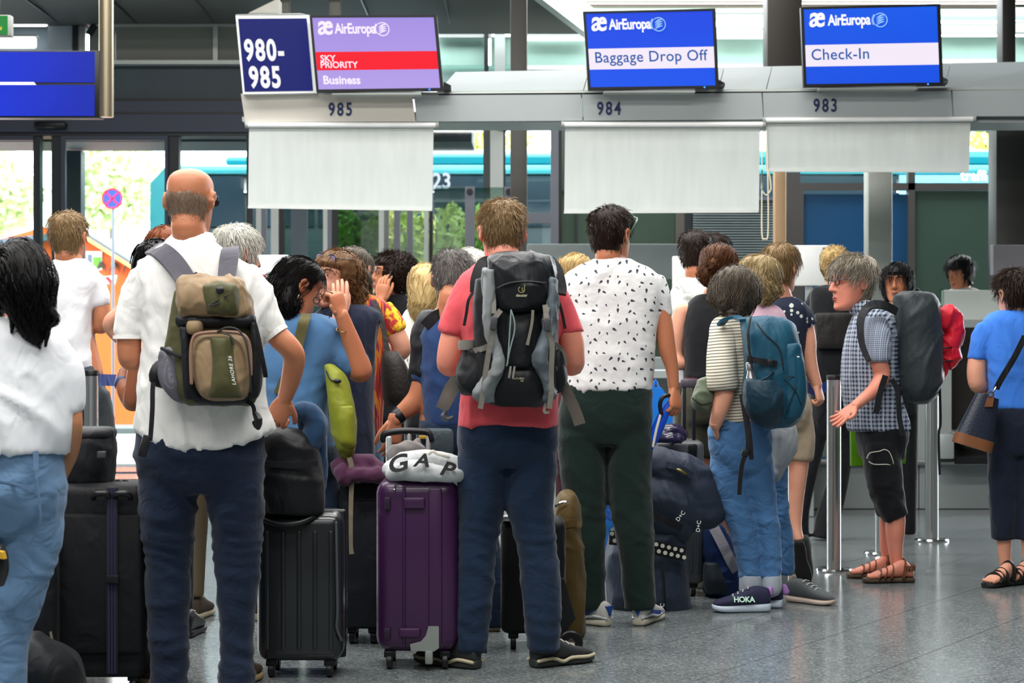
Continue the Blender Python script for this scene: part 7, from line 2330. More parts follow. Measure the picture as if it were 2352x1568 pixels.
mb.tube([q.w(440, 880, -.16), q.w(438, 820, -.165), q.w(442, 782, -.165), q.w(458, 766, -.165), q.w(520, 762, -.165), q.w(560, 770, -.165), q.w(574, 800, -.16), q.w(576, 860, -.16)], .006, 8, 4)
obj('zip_piping', mb, mat('pink_tan_piping', '#8a6a58', 0.7), t)
mb = MB()
q.loft(mb, [(798, 372, 412, .04, -.03), (812, 368, 418, .06, -.03), (850, 366, 424, .07, -.03), (885, 372, 424, .07, -.03), (912, 392, 424, .05, -.03), (922, 405, 424, .03, -.03)])
def mesh_cloth():
 m, nt, b = new_mat('mesh_cloth')
 tc = nt.new('ShaderNodeTexCoord')
 v = nt.new('ShaderNodeTexVoronoi', i_Scale=260.0, i_Randomness=0.1)
 nt.link(tc, 'Object', v, 'Vector')
 f = nt.math('LESS_THAN', v.outputs['Distance'], 0.4)
 nt.t.links.new(nt.mix(f, hx('#6d6c76'), hx('#2f2f35')), b.inputs['Base Color'])
 b.inputs['Roughness'].default_value = 0.6
 return m
obj('mesh_pocket', mb, mesh_cloth(), t, remesh=(.008, 2), disp=folds(.006, (14, 14, 5), 206))
mb = MB()
mb.tube([q.w(372, 800, -.07), q.w(390, 808, -.10), q.w(414, 820, -.11)], .007, 8, 3)
obj('pocket_hem', mb, BLKN, t)
mb = MB()
q.loft(mb, [(750, 410, 440, .03, -.09), (800, 416, 440, .035, -.10), (880, 420, 448, .035, -.10), (918, 424, 470, .03, -.08)])
obj('side_panel', mb, BLKN, t, remesh=(.008, 2))
mb = MB()
q.loft(mb, [(740, 576, 590, .04, -.06), (800, 578, 600, .05, -.06), (880, 576, 602, .05, -.06), (915, 560, 592, .03, -.05)])
obj('side_panel', mb, BLKN, t, remesh=(.008, 2))
mb = MB()
q.loft(mb, [(905, 424, 586, .09, -.01), (918, 432, 580, .085, -.02), (930, 450, 560, .05, -.02)])
obj('base', mb, BLKN, t, remesh=(.009, 2))
GSTR = cloth('slate_strap', '#55535c', 0.05, .3, 260)
obj('shoulder_strap', MB().ribbon([q.w(352, 573, .18), q.w(372, 578, .10), q.w(400, 604, .06), q.w(430, 646, .02)], [.064, .066, .07, .066], .018, (0, -1, .6)), GSTR, t)
obj('shoulder_strap', MB().ribbon([q.w(530, 572, .17), q.w(528, 582, .10), q.w(524, 608, .06), q.w(520, 640, .02)], [.060, .062, .062, .058], .018, (0, -1, .6)), GSTR, t)
obj('strap_edge', MB().tube([q.w(352, 582, .14), q.w(376, 598, .085), q.w(402, 630, .04), q.w(412, 648, .01)], .004, 6, 3), mat('khaki_edge', '#6a663c', 0.8), t)
obj('hanging_strap', MB().ribbon([q.w(366, 858, -.02), q.w(352, 880, -.04), q.w(350, 940, -.06), q.w(346, 1000, -.06), q.w(344, 1012, -.06)], .016, .004), WEBB, t)
obj('hip_belt_wing', MB().tube([q.w(378, 830, .02), q.w(364, 848, -.01), q.w(358, 870, -.02), q.w(372, 884, .0)], [.016, .026, .024, .012], 12, 3), BLKN, t)
obj('strap_buckle', MB().box(q.w(332, 1024, -.06), (.028, .012, .075), Matrix.Rotation(.25, 3, 'Y'), .004), BLACKPL, t)
obj('hanging_strap', MB().ribbon([q.w(560, 918, -.05), q.w(580, 930, -.06), q.w(586, 955, -.07), q.w(592, 975, -.07)], .014, .004), WEBB, t)
obj('strap_buckle', MB().tube([q.w(586, 950, -.07), q.w(594, 962, -.08), q.w(592, 980, -.07), q.w(584, 970, -.06)], [.010, .013, .012, .008], 8, 2), BLACKPL, t)
obj('compression_strap', MB().ribbon([q.w(582, 735, -.08), q.w(592, 770, -.09), q.w(600, 810, -.09), q.w(608, 850, -.08), q.w(610, 866, -.07)], .016, .004), WEBB, t)
mb = MB()
mb.tube([q.w(500, 762, -.17), q.w(520, 752, -.18), q.w(545, 756, -.18), q.w(560, 775, -.18), q.w(568, 800, -.18), q.w(574, 850, -.17), q.w(576, 900, -.15)], .0035, 6, 4)
mb.tube([q.w(514, 765, -.18), q.w(530, 772, -.185), q.w(536, 790, -.185)], .0035, 6, 4)
mb.tube([q.w(500, 668, -.18), q.w(515, 690, -.185), q.w(478, 702, -.18), q.w(530, 674, -.185)], .0022, 6, 4)
obj('elastic_cord', mb, mat('speckled_cord', '#2b2b2c', 0.7, 0, .8, 300), t)
obj('cord_lock', MB().ell(q.w(505, 666, -.185), (.014, .010, .012)), BLACKPL, t)
obj('haul_loop', MB().tube([q.w(444, 638, .02), q.w(450, 628, .02), q.w(458, 636, .02)], .006, 8, 3), BLKN, t)
# ---- trekking backpack on the man in the coral shirt
q = Px(7.0)
t = thing('backpack', 'large black and grey trekking backpack on the coral shirt man', 'backpack', q.w(1180, 930))
mb = MB()
q.loft(mb, [(640, 1092, 1270, .09), (700, 1086, 1282, .12), (780, 1090, 1280, .125), (860, 1092, 1280, .125), (900, 1096, 1276, .115), (925, 1118, 1256, .08), (932, 1140, 1235, .05)])
obj('main_compartment', mb, BLKN, t, remesh=(.010, 3), disp=folds(.004, (8, 8, 7), 211))
mb = MB()
q.loft(mb, [(582, 1140, 1232, .06, -.03), (592, 1128, 1262, .10, -.04), (625, 1122, 1276, .125, -.05), (670, 1130, 1270, .125, -.06), (704, 1140, 1258, .11, -.06), (714, 1152, 1248, .07, -.05)])
lid = obj('lid', mb, nylon('black_coated_nylon', '#15181c', .1, .38), t, remesh=(.008, 2), disp=folds(.009, (12, 12, 10), 212))
mb = MB()
mb.tube([q.w(1142, 662, -.165), q.w(1170, 650, -.185), q.w(1210, 646, -.19), q.w(1255, 650, -.175)], .003, 6, 3)
obj('lid_seam', mb, BLACKPL, lid)
mb = MB()
text_mesh(mb, 'deuter', q.w(1185, 681, -.192), (1, 0, 0), (0, 0, 1), .0145, .02, 1.05)
obj('lettering', mb, mat('bone_print', '#b3ac92', 0.6), lid, False)
mb = MB()
c = q.w(1198, 665, -.193)
mb.tube([c + Vector((.011 * math.cos(a), 0, .011 * math.sin(a))) for a in np.linspace(2.2, 6.6, 14)], .0016, 6, 1)
mb.tube([c + Vector((.011, 0, .016)), c + Vector((.009, 0, -.004)), c + Vector((.002, 0, -.004)), c + Vector((.003, 0, .006))], .0016, 6, 2)
obj('emblem', mb, mat('olive_print', '#8a8650', 0.6), lid)
for (sx, L) in ((0, [(620, 1112, 1140, .06, -.09), (680, 1110, 1142, .07, -.09), (740, 1108, 1136, .07, -.09), (800, 1128, 1152, .05, -.11), (830, 1134, 1158, .05, -.13), (860, 1118, 1156, .06, -.11), (900, 1090, 1140, .07, -.08), (918, 1100, 1136, .05, -.07)]),
    (1, [(640, 1262, 1282, .06, -.09), (700, 1256, 1278, .07, -.09), (760, 1244, 1272, .06, -.11), (820, 1226, 1256, .05, -.13), (850, 1236, 1262, .06, -.11), (900, 1250, 1276, .07, -.08), (918, 1246, 1268, .05, -.07)])):
 mb = MB()
 q.loft(mb, L)
 obj('side_panel', mb, SILN if sx == 0 else GREYN, t, remesh=(.008, 2), disp=folds(.010, (14, 14, 10), 213 + sx))
mb = MB()
q.loft(mb, [(716, 1156, 1240, .03, -.10), (760, 1158, 1232, .045, -.11), (830, 1162, 1224, .045, -.11), (845, 1168, 1220, .03, -.11)])
obj('front_panel', mb, BLKN, t, remesh=(.008, 2))
mb = MB()
q.loft(mb, [(846, 1158, 1228, .03, -.10), (862, 1142, 1238, .05, -.10), (900, 1124, 1252, .055, -.09), (926, 1130, 1246, .05, -.06), (934, 1150, 1226, .03, -.05)])
fp = obj('bottom_compartment', mb, nylon('jet_nylon', '#0d0f12'), t, remesh=(.008, 2))
mb = MB()
text_mesh(mb, 'FUTURA', q.w(1176, 871, -.153), (1, 0, .02), (0.1, 0, 1), .0085, .01, 1.35)
obj('lettering', mb, mat('bone_print', '#b3ac92', 0.6), fp, False)
mb = MB()
text_mesh(mb, '32', q.w(1195, 876, -.153), (1, 0, .02), (0.1, 0, 1), .0085, .01, 1.35)
obj('lettering', mb, mat('bone_print', '#b3ac92', 0.6), fp, False)
for x in (1172, 1181):
 mb = MB()
 mb.ribbon([q.w(x + 1, 841, -.165), q.w(x - 1, 855, -.168), q.w(x - 3, 868, -.168)], .007, .003)
 obj('zip_puller', mb, WEB, fp)
obj('zip', MB().ribbon([q.w(1224, 712, -.175), q.w(1222, 740, -.172), q.w(1216, 770, -.17), q.w(1211, 792, -.168)], [.010, .010, .010, .012], .006), mat('zip_taupe', '#7f7a6c', 0.5, .2), t)
mb = MB()
mb.tube([q.w(1174, 712, -.17), q.w(1182, 740, -.172), q.w(1181, 765, -.172), q.w(1172, 800, -.17), q.w(1164, 840, -.165)], .0028, 6, 4)
mb.tube([q.w(1174, 712, -.17), q.w(1172, 745, -.172), q.w(1169, 790, -.17), q.w(1166, 835, -.165)], .0028, 6, 4)
obj('elastic_cord', mb, mat('grey_cord', '#7d8f8c', 0.6, 0, .5, 300), t)
for pts, wd in (([(1150, 712, -.17), (1134, 735, -.18), (1132, 755, -.18), (1124, 800, -.17), (1116, 850, -.16), (1110, 900, -.15), (1103, 938, -.14)], .019), ([(1252, 700, -.16), (1256, 735, -.18), (1258, 760, -.18), (1268, 790, -.17), (1266, 850, -.16), (1266, 900, -.15), (1262, 938, -.14)], .019),
    ([(1128, 640, -.12), (1134, 690, -.15), (1134, 720, -.17)], .016), ([(1262, 690, -.14), (1256, 715, -.17), (1252, 735, -.17)], .016), ([(1085, 806, -.02), (1110, 800, -.10), (1126, 792, -.13)], .020), ([(1252, 760, -.14), (1252, 800, -.15)], .018),
    ([(1274, 790, -.06), (1288, 800, -.03), (1298, 825, -.02), (1294, 842, -.02), (1278, 846, -.05)], .016), ([(1255, 918, -.10), (1250, 945, -.11), (1262, 946, -.11)], .010)):
 obj('compression_strap', MB().ribbon([q.w(*a) for a in pts], wd, .004), WEB, t)
for c in ((1134, 742, -.185), (1258, 745, -.185)):
 obj('buckle', MB().box(q.w(*c), (.026, .014, .045), Matrix.Rotation(.12, 3, 'Y'), .004), mat('buckle_grey', '#3b3d40', 0.4), t)
mb = MB()
q.loft(mb, [(800, 1070, 1118, .05, .02), (840, 1054, 1128, .07, .02), (880, 1052, 1126, .08, .02), (904, 1060, 1118, .05, .02)])
obj('hip_pocket', mb, BLKN, t, remesh=(.009, 2), disp=folds(.008, (10, 10, 10), 217))
mb = MB()
q.loft(mb, [(800, 1268, 1292, .05, .02), (850, 1262, 1300, .07, .02), (885, 1264, 1298, .06, .02), (900, 1268, 1290, .04, .02)])
obj('hip_pocket', mb, BLKN, t, remesh=(.009, 2), disp=folds(.006, (10, 10, 10), 218))
obj('hip_belt_tail', MB().ribbon([q.w(1050, 868, .05), q.w(1036, 895, .05), q.w(1022, 925, .04), q.w(1014, 940, .04)], [.045, .055, .05, .045], .006), cloth('taupe_webbing', '#5c544e', 0.06), t)
obj('hip_belt_tail', MB().ribbon([q.w(1292, 880, .02), q.w(1304, 905, .02), q.w(1322, 945, .01), q.w(1332, 975, .0)], [.038, .042, .042, .042], .006), cloth('taupe_webbing', '#5c544e', 0.06), t)
obj('belt_buckle', MB().tube([q.w(1024, 945, .04), q.w(1018, 955, .03), q.w(1026, 962, .03), q.w(1040, 958, .03)], [.008, .010, .010, .006], 8, 3), mat('buckle_grey', '#3b3d40', 0.4), t)
obj('bottle_holder', MB().lathe(q.w(1072, 792, .0), [(.020, -.018), (.030, -.018), (.032, 0), (.030, .018), (.020, .018)], 20, 'z', True), WEB, t)
for pts, wd in (([(1130, 600, .10), (1108, 606, .08), (1094, 640, .06), (1092, 670, .05)], .040), ([(1262, 598, .10), (1280, 620, .08), (1290, 660, .06), (1289, 676, .05)], .036)):
 obj('shoulder_strap', MB().ribbon([q.w(*a) for a in pts], wd, .018, (0, -1, .6)), BLKN, t)
obj('load_strap', MB().ribbon([q.w(1086, 672, -.04), q.w(1076, 690, -.06), q.w(1072, 715, -.06), q.w(1066, 748, -.06)], .011, .004), WEBB, t)
obj('load_strap', MB().ribbon([q.w(1282, 690, -.05), q.w(1290, 715, -.06), q.w(1298, 755, -.06)], .011, .004), WEBB, t)
obj('haul_loop', MB().tube([q.w(1165, 590, .06), q.w(1172, 579, .06), q.w(1180, 588, .06)], .006, 8, 3), BLKN, t)
# ---- teal backpack on the striped shirt woman
q = Px(8.62)
TEALN, TEALD = nylon('teal_nylon', '#11475d', .12, .5), nylon('dark_teal_nylon', '#0b2c3b', .12, .5)
t = thing('backpack', 'teal backpack with steel bottle in its side pocket', 'backpack', q.w(1780, 980))
mb = MB()
q.loft(mb, [(730, 1706, 1800, .08), (745, 1704, 1824, .12), (780, 1706, 1834, .15), (840, 1712, 1846, .155), (900, 1708, 1852, .155), (950, 1716, 1846, .14), (975, 1740, 1826, .10), (982, 1765, 1808, .05)])
obj('main_compartment', mb, TEALN, t, remesh=(.010, 3), disp=folds(.007, (7, 7, 6), 221))
mb = MB()
q.loft(mb, [(790, 1794, 1836, .05, -.10), (850, 1800, 1850, .07, -.10), (920, 1798, 1852, .07, -.10), (960, 1794, 1838, .05, -.10)])
obj('front_pocket', mb, TEALN, t, remesh=(.009, 2), disp=folds(.005, (8, 8, 8), 222))
mb = MB()
q.loft(mb, [(872, 1714, 1776, .05, -.14), (900, 1709, 1796, .07, -.14), (940, 1714, 1800, .075, -.13), (968, 1736, 1790, .06, -.08), (976, 1752, 1780, .03, -.06)])
obj('side_pocket', mb, TEALD, t, remesh=(.009, 2), disp=folds(.006, (8, 8, 8), 223))
obj('pocket_hem', MB().tube([q.w(1714, 888, -.17), q.w(1740, 876, -.185), q.w(1762, 866, -.175), q.w(1776, 854, -.16)], .005, 8, 3), TEALD, t)
obj('zip', MB().tube([q.w(1724, 730, -.10), q.w(1718, 760, -.14), q.w(1720, 800, -.155), q.w(1726, 830, -.16)], .006, 8, 4), BLKN, t)
obj('zip', MB().tube([q.w(1738, 742, -.12), q.w(1760, 770, -.155), q.w(1790, 800, -.165), q.w(1800, 850, -.17)], .003, 6, 4), BLKN, t)
obj('compression_strap', MB().ribbon([q.w(1716, 824, -.15), q.w(1750, 830, -.165), q.w(1785, 836, -.165)], .028, .005), BLKN, t)
obj('buckle', MB().box(q.w(1770, 833, -.172), (.03, .012, .03), None, .004), BLACKPL, t)
mb = MB()
for pts in ([(1800, 870, -.175), (1825, 895, -.175), (1840, 930, -.165)], [(1842, 868, -.16), (1822, 905, -.175), (1806, 950, -.165)], [(1846, 866, -.16), (1800, 864, -.178)]):
 mb.tube([q.w(*a) for a in pts], .0022, 6, 3)
obj('bungee_cord', mb, BLACKPL, t)
mb = MB().box(q.w(1833, 819, -.158), (.012, .003, .006))
obj('badge', mb, WHITE_PRINT, t, False)
obj('shoulder_strap', MB().ribbon([q.w(1706, 736, -.06), q.w(1690, 728, .02), q.w(1668, 732, .06), q.w(1655, 745, .10)], [.03, .036, .04, .04], .014, (0, -.3, 1)), TEALN, t)
for pts in ([(1702, 905, -.02), (1712, 960, -.06), (1718, 1010, -.08), (1716, 1040, -.08)], [(1712, 940, -.04), (1722, 1000, -.08), (1726, 1055, -.08)], [(1720, 1030, -.09), (1706, 1060, -.09), (1700, 1100, -.09), (1698, 1136, -.09)]):
 obj('hanging_strap', MB().ribbon([q.w(*a) for a in pts], .020, .004), WEBB, t)
obj('strap_buckle', MB().box(q.w(1712, 1040, -.09), (.034, .012, .03), Matrix.Rotation(.3, 3, 'Y'), .004), BLACKPL, t)
c = q.w(1729, 900, -.128)
bt = thing('water_bottle', 'brushed steel water bottle standing in the teal backpack pocket', 'bottle', c)
Rb = Matrix.Rotation(math.radians(-7), 3, 'Y')
mb = MB()
mb.lathe((0, 0, 0), [(.001, -.10), (.026, -.10), (.028, -.09), (.028, .035), (.024, .06), (.0145, .088), (.0135, .10), (.001, .10)], 24)
mb.v = [tuple(Rb @ Vector(v) + c) for v in mb.v]
obj('body', mb, mat('steel_bottle', '#c2c5c6', 0.22, 0.9), bt)
mb = MB()
mb.lathe((0, 0, 0), [(.001, .098), (.0165, .098), (.0165, .128), (.012, .134), (.001, .134)], 20)
mb.v = [tuple(Rb @ Vector(v) + c) for v in mb.v]
obj('cap', mb, mat('steel_bottle_cap', '#9a9d9f', 0.3, 0.9), bt)
# ---- charcoal backpack with red jacket on the checked shirt woman
q = Px(9.90)
CHAR = nylon('charcoal_nylon', '#2c3336', .1, .5)
t = thing('backpack', 'charcoal roll top backpack on the checked shirt woman', 'backpack', q.w(2105, 920))
mb = MB()
q.loft(mb, [(676, 2060, 2128, .09), (684, 2052, 2142, .12), (720, 2056, 2156, .15), (780, 2060, 2158, .155), (850, 2064, 2160, .155), (895, 2066, 2154, .14), (918, 2078, 2134, .09), (924, 2090, 2120, .05)])
obj('main_compartment', mb, CHAR, t, remesh=(.010, 3), disp=folds(.010, (6, 6, 6), 231, tilt=-1.2))
mb = MB()
q.loft(mb, [(668, 2074, 2116, .05), (676, 2060, 2126, .07), (686, 2056, 2136, .06)])
obj('roll_top', mb, CHAR, t, remesh=(.009, 2))
obj('haul_loop', MB().tube([q.w(2098, 676, -.02), q.w(2104, 664, -.02), q.w(2110, 668, -.02), q.w(2114, 676, -.02)], .008, 8, 3), BLKN, t)
obj('shoulder_strap', MB().ribbon([q.w(2060, 716, -.13), q.w(2034, 702, -.15), q.w(2004, 700, -.16), q.w(1984, 716, -.20), q.w(1976, 745, -.22), q.w(1980, 790, -.24), q.w(1996, 830, -.26)], [.04, .045, .045, .04, .036, .032, .026], .012, (-.3, -1, .5)), BLKN, t)
obj('hanging_strap', MB().ribbon([q.w(2034, 862, -.20), q.w(2022, 900, -.20), q.w(2014, 940, -.20), q.w(2012, 950, -.20)], .030, .006), BLKN, t)
obj('hanging_strap', MB().ribbon([q.w(2048, 870, -.17), q.w(2062, 900, -.17), q.w(2066, 960, -.17), q.w(2074, 1000, -.17)], .026, .005), BLKN, t)
obj('hanging_strap', MB().ribbon([q.w(2158, 880, -.06), q.w(2160, 940, -.07), q.w(2160, 975, -.07), q.w(2156, 1000, -.07), q.w(2158, 1090, -.06)], .012, .004), BLKN, t)
t = thing('rolled_jacket', 'red puffy jacket rolled onto the charcoal backpack', 'jacket', q.w(2175, 860))
mb = MB()
for a in ([(2168, 740, 40), (2180, 722, 44), (2192, 740, 40), (2192, 775, 42), (2176, 795, 46)], [(2168, 800, 46), (2182, 812, 48), (2180, 826, 44)], [(2160, 828, 34), (2164, 852, 26), (2162, 862, 20)]):
 q.tube(mb, a)
obj('jacket', mb, nylon('red_nylon', '#c8142c', .15, .5), t, remesh=(.007, 2), disp=folds(.010, (13, 13, 13), 232))
mb = MB()
for y in (795, 826):
 mb.tube([q.w(2148, y, -.03), q.w(2166, y + 4, -.075), q.w(2186, y + 2, -.06), q.w(2204, y - 6, -.02)], .004, 6, 3)
obj('tie_cord', mb, BLACKPL, t)
# ---- black backpack of the grey haired man
q = Px(8.15)
t = thing('backpack', 'soft black backpack on the cropped grey haired man', 'backpack', q.w(980, 900))
mb = MB()
q.loft(mb, [(715, 970, 1010, .06, .06), (735, 956, 1016, .09, .05), (790, 944, 1010, .11, .05), (860, 940, 1004, .11, .05), (900, 948, 996, .07, .05)])
obj('main_compartment', mb, BLKN, t, remesh=(.010, 3), disp=folds(.008, (8, 8, 6), 241))
obj('shoulder_strap', MB().ribbon([q.w(1012, 722, -.06), q.w(996, 730, -.08), q.w(976, 750, -.08)], .05, .012), BLKN, t)
# ---- lime backpack hanging at the steel blue knit
q = Px(7.72)
LIME = nylon('lime_nylon', '#7d8420', .15, .5)
t = thing('backpack', 'lime green backpack hanging on the olive strap of the knit top woman', 'backpack', q.w(785, 1060))
mb = MB()
q.loft(mb, [(838, 748, 764, .02), (870, 750, 790, .05), (920, 756, 806, .075), (970, 762, 815, .085), (1020, 772, 816, .08), (1045, 782, 812, .05), (1058, 790, 808, .03)])
obj('main_compartment', mb, LIME, t, remesh=(.008, 3), disp=folds(.012, (9, 9, 5), 251, tilt=1.2))
mb = MB()
q.loft(mb, [(930, 772, 812, .03, -.06), (960, 770, 816, .045, -.06), (1010, 780, 816, .045, -.06), (1030, 788, 812, .03, -.05)])
obj('outer_pocket', mb, LIME, t, remesh=(.008, 2), disp=folds(.006, (9, 9, 6), 252))
obj('shoulder_strap', MB().ribbon([q.w(704, 722, .04), q.w(698, 738, -.01), q.w(690, 770, -.01), q.w(682, 800, -.01), q.w(660, 860, .0), q.w(640, 905, .01)], .042, .008, (0, -1, .3)), cloth('olive_strap', '#56522f', 0.08), t)
obj('drawcord', MB().tube([q.w(750, 850, -.02), q.w(756, 866, -.06), q.w(764, 874, -.07), q.w(776, 874, -.07)], .004, 6, 3), BLACKPL, t)
obj('toggle', MB().ell(q.w(775, 875, -.075), (.016, .010, .010)), BLACKPL, t)
obj('hanging_strap', MB().ribbon([q.w(802, 1050, -.06), q.w(808, 1080, -.06), q.w(806, 1160, -.05), q.w(806, 1250, -.05), q.w(808, 1272, -.05)], [.020, .020, .018, .016, .02], .004), cloth('stone_webbing', '#7d7562', 0.08), t)
# ---- waist bag and handbag
q = Px(8.72)
t = thing('waist_bag', 'small sage green pouch bag at the striped shirt woman waist', 'bag', q.w(1612, 940))
mb = MB()
q.loft(mb, [(866, 1612, 1636, .03), (885, 1596, 1640, .05), (915, 1587, 1640, .06), (934, 1592, 1634, .05), (942, 1602, 1624, .03)])
obj('pouch', mb, nylon('sage_nylon', '#5f6955', .1, .5), t, remesh=(.008, 3), disp=folds(.008, (9, 9, 9), 261))
obj('zip', MB().tube([q.w(1590, 914, -.06), q.w(1610, 928, -.065), q.w(1634, 924, -.055)], .003, 6, 3), BLKN, t)
q = Px(9.62)
NAVL = mat('navy_leather', '#1d2536', 0.4, 0, 0.12, bump=.2, bscale=90)
t = thing('handbag', 'navy leather bucket bag with tan base at the royal blue shirt', 'bag', q.w(2240, 1033))
R = Matrix.Rotation(math.radians(-17), 3, 'Y')
c = q.w(2250, 968)
hw = 42 * 9.62 / F
def ob(mb, z0, z1, w0, w1, dp0, dp1):
 secs = []
 for k in range(4):
  f = k / 3
  z = z0 + (z1 - z0) * f
  secs.append((c + Rh @ Vector((0, 0, z)), Rh @ Vector((w0 + (w1 - w0) * f, 0, 0)), Vector((0, dp0 + (dp1 - dp0) * f, 0)), 3.0))
 mb.loft(secs, 28, 2)
Rh = Matrix.Rotation(math.radians(17), 3, 'Y')
mb = MB()
ob(mb, -.085, .135, .098, .058, .055, .04)
obj('pouch', mb, NAVL, t)
mb = MB()
ob(mb, -.135, -.080, .102, .100, .058, .058)
obj('base', mb, mat('tan_leather', '#7a4a28', 0.5, 0, 0.12), t)
obj('shoulder_strap', MB().ribbon([q.w(2354, 772, -.02), q.w(2330, 820, -.03), q.w(2300, 870, -.03), q.w(2288, 893, -.02)], .030, .005), BLKN, t)
obj('clasp', MB().lathe(q.w(2275, 906, -.05), [(.010, -.006), (.017, -.006), (.019, 0), (.017, .006), (.010, .006)], 20, 'y', True), CHROME, t)
obj('clip', MB().tube([q.w(2288, 888, -.03), q.w(2284, 896, -.04), q.w(2279, 903, -.05)], .005, 8, 2), CHROME, t)
obj('tab', MB().prism([q.w(2270, 908, -.055), q.w(2284, 908, -.055), q.w(2280, 934, -.055), q.w(2262, 934, -.055)], (0, .008, 0)), mat('tan_leather', '#7a4a28', 0.5), t, False)
# ---- green carrier bag behind the checked shirt woman
q = Px(10.28)
t = thing('carrier_bag', 'lime green carrier bag hanging behind the black cropped trousers', 'bag', q.w(2015, 1070))
GRB = mat('lime_bag_film', '#78c81e', 0.35, 0, 0.06)
obj('bag', MB().prism([q.w(1955, 985), q.w(2086, 985), q.w(2080, 1064), q.w(1956, 1070)], (0, .05, 0)), GRB, t, False)
mb = MB()
mb.tube([q.w(2000, 985, .02), q.w(2002, 955, .02), q.w(2030, 955, .02), q.w(2032, 985, .02)], .006, 8, 3)
obj('handle', mb, GRB, t)
# == suitcases on the floor
SH = mat('graphite_shell', '#1c1f22', 0.30, 0, 0.06, coat=.3)
PURP = mat('purple_shell', '#38133f', 0.38, 0, 0.05, coat=.2)
SOFTB = nylon('black_ballistic', '#0d0e11', .1, .6)
def wheel(par, x, y, r=.028, wdt=.022, m=BLACKPL):
 o = obj('wheel', MB().lathe((x - wdt / 2, y, r), [(.001, 0), (r * .9, 0), (r, .003), (r, wdt - .003), (r * .9, wdt), (.001, wdt)], 24, 'x'), m, par)
 obj('fork', MB().box((x, y, r * 1.9), (wdt * 1.9, r * 1.3, r * .9), None, .006), m, par)
 return o
def case(label, px0, px1, ytop, ybot, d, depth, m, ribs=0, wheelr=.028, bevel=.05, sides=True, name='suitcase', yaw=0.0, ribcol=None, fr=None, floor_z=0.0):
 z0 = floor_z + wheelr * 2.2
 a, b = W(px0, ytop, d), W(px1, ytop, d)
 x0, x1, z1 = a.x, b.x, a.z
 cx, cy = (x0 + x1) / 2, d + depth / 2
 t = thing(name, label, 'suitcase', (cx, cy, floor_z))
 mb = MB().box((cx, cy, (z0 + z1) / 2), (x1 - x0, depth, z1 - z0), None, bevel, 4)
 sh = obj('shell', mb, m, t)
 if ribs:
  w = (x1 - x0)
  for k in range(ribs):
   x = x0 + w * (.13 + .74 * k / (ribs - 1))
   obj('rib', MB().box((x, d - .002, (z0 + z1) / 2 - .01), (w * .05, .014, (z1 - z0) * .80), None, .006), ribcol or m, sh)
 for sx in (x0 + .05, x1 - .05):
  for sy in (d + .05, d + depth - .05):
   wheel(t, sx, sy, wheelr)
 if fr:
  obj('frame_strip', MB().box((cx, cy, (z0 + z1) / 2), (x1 - x0 + .006, .022, z1 - z0 + .006), None, .011, 3), fr, t)
 return t, x0, x1, z0, z1
d = 6.95
t, x0, x1, z0, z1 = case('graphite hard shell ribbed suitcase standing right of the bald man', 588, 786, 1178, 1540, d, .27, SH, 5, bevel=.045, fr=BLACKPL)
for x in (612, 694):
 obj('telescopic_tube', MB().box(((W(x, 0, d).x), d + .11, (z1 + W(0, 950, d).z) / 2), (.018, .012, W(0, 950, d).z - z1), None, .004), mat('anodised_tube', '#6e7276', 0.3, .8), t)
obj('pull_handle', MB().tube([W(606, 962, d + .11), W(612, 948, d + .11), W(650, 944, d + .11), W(690, 946, d + .11), W(698, 962, d + .11)], .016, 12, 3), BLACKPL, t)
obj('top_handle', MB().tube([W(600, 1190, d - .0), W(640, 1204, d - .03), W(690, 1200, d - .03), W(720, 1186, d - .0)], .010, 10, 3), BLACKPL, t)
obj('side_seam', MB().tube([W(772, 1200, d - .004), W(775, 1400, d - .004), W(773, 1440, d - .004), W(784, 1470, d + .01)], .005, 8, 3), mat('grey_trim', '#4a4e52', 0.3), t)  # thin grey line down the right side of the shell
q = Px(7.0)
t = thing('rucksack', 'black rucksack riding on the graphite suitcase handle', 'rucksack', q.w(668, 1178))
mb = MB()
q.loft(mb, [(985, 606, 690, .05), (1010, 598, 720, .09), (1080, 596, 738, .11), (1140, 594, 744, .11), (1176, 600, 738, .09)])
obj('main_compartment', mb, BLKN, t, remesh=(.010, 3), disp=folds(.008, (8, 8, 8), 271))
obj('strap', MB().ribbon([q.w(604, 1064, -.11), q.w(660, 1068, -.125), q.w(730, 1064, -.11)], .02, .004), WEBB, t)
t = thing('denim_jacket', 'blue denim jacket draped over the suitcase pull handle', 'jacket', q.w(705, 1060))
mb = MB()
for a in ([(688, 946, 44), (712, 948, 48), (724, 975, 50), (716, 1005, 56), (696, 1035, 52), (680, 1055, 34)], [(700, 965, 40, .05), (726, 1000, 44, .08), (734, 1060, 34, .08), (738, 1120, 22, .08)]):
 q.tube(mb, a)
obj('fabric', mb, cloth('jacket_denim', '#1f3d5c', 0.2, .5, 300), t, remesh=(.008, 3), disp=folds(.010, (9, 9, 7), 272))
t, x0, x1, z0, z1 = case('dark navy soft suitcase with stone coloured strap behind lime backpack', 778, 884, 1100, 1500, 7.75, .30, nylon('dark_navy_ballistic', '#10131b', .1, .6), 0, bevel=.035)
obj('front_pocket', MB().pbox(786, 1150, 876, 1440, 7.73, .03, .012), nylon('dark_navy_ballistic', '#10131b'), t)
t = thing('sweater', 'plum sweater thrown over the dark navy suitcase', 'sweater', W(850, 1100, 7.7))
q = Px(7.72)
mb = MB()
for a in ([(786, 1078, 46), (820, 1068, 40), (850, 1072, 46), (878, 1084, 44)], [(800, 1090, 34, -.05), (850, 1092, 36, -.06), (874, 1100, 30, -.04)], [(784, 1084, 34, -.05), (800, 1106, 24, -.06)]):
 q.tube(mb, a)
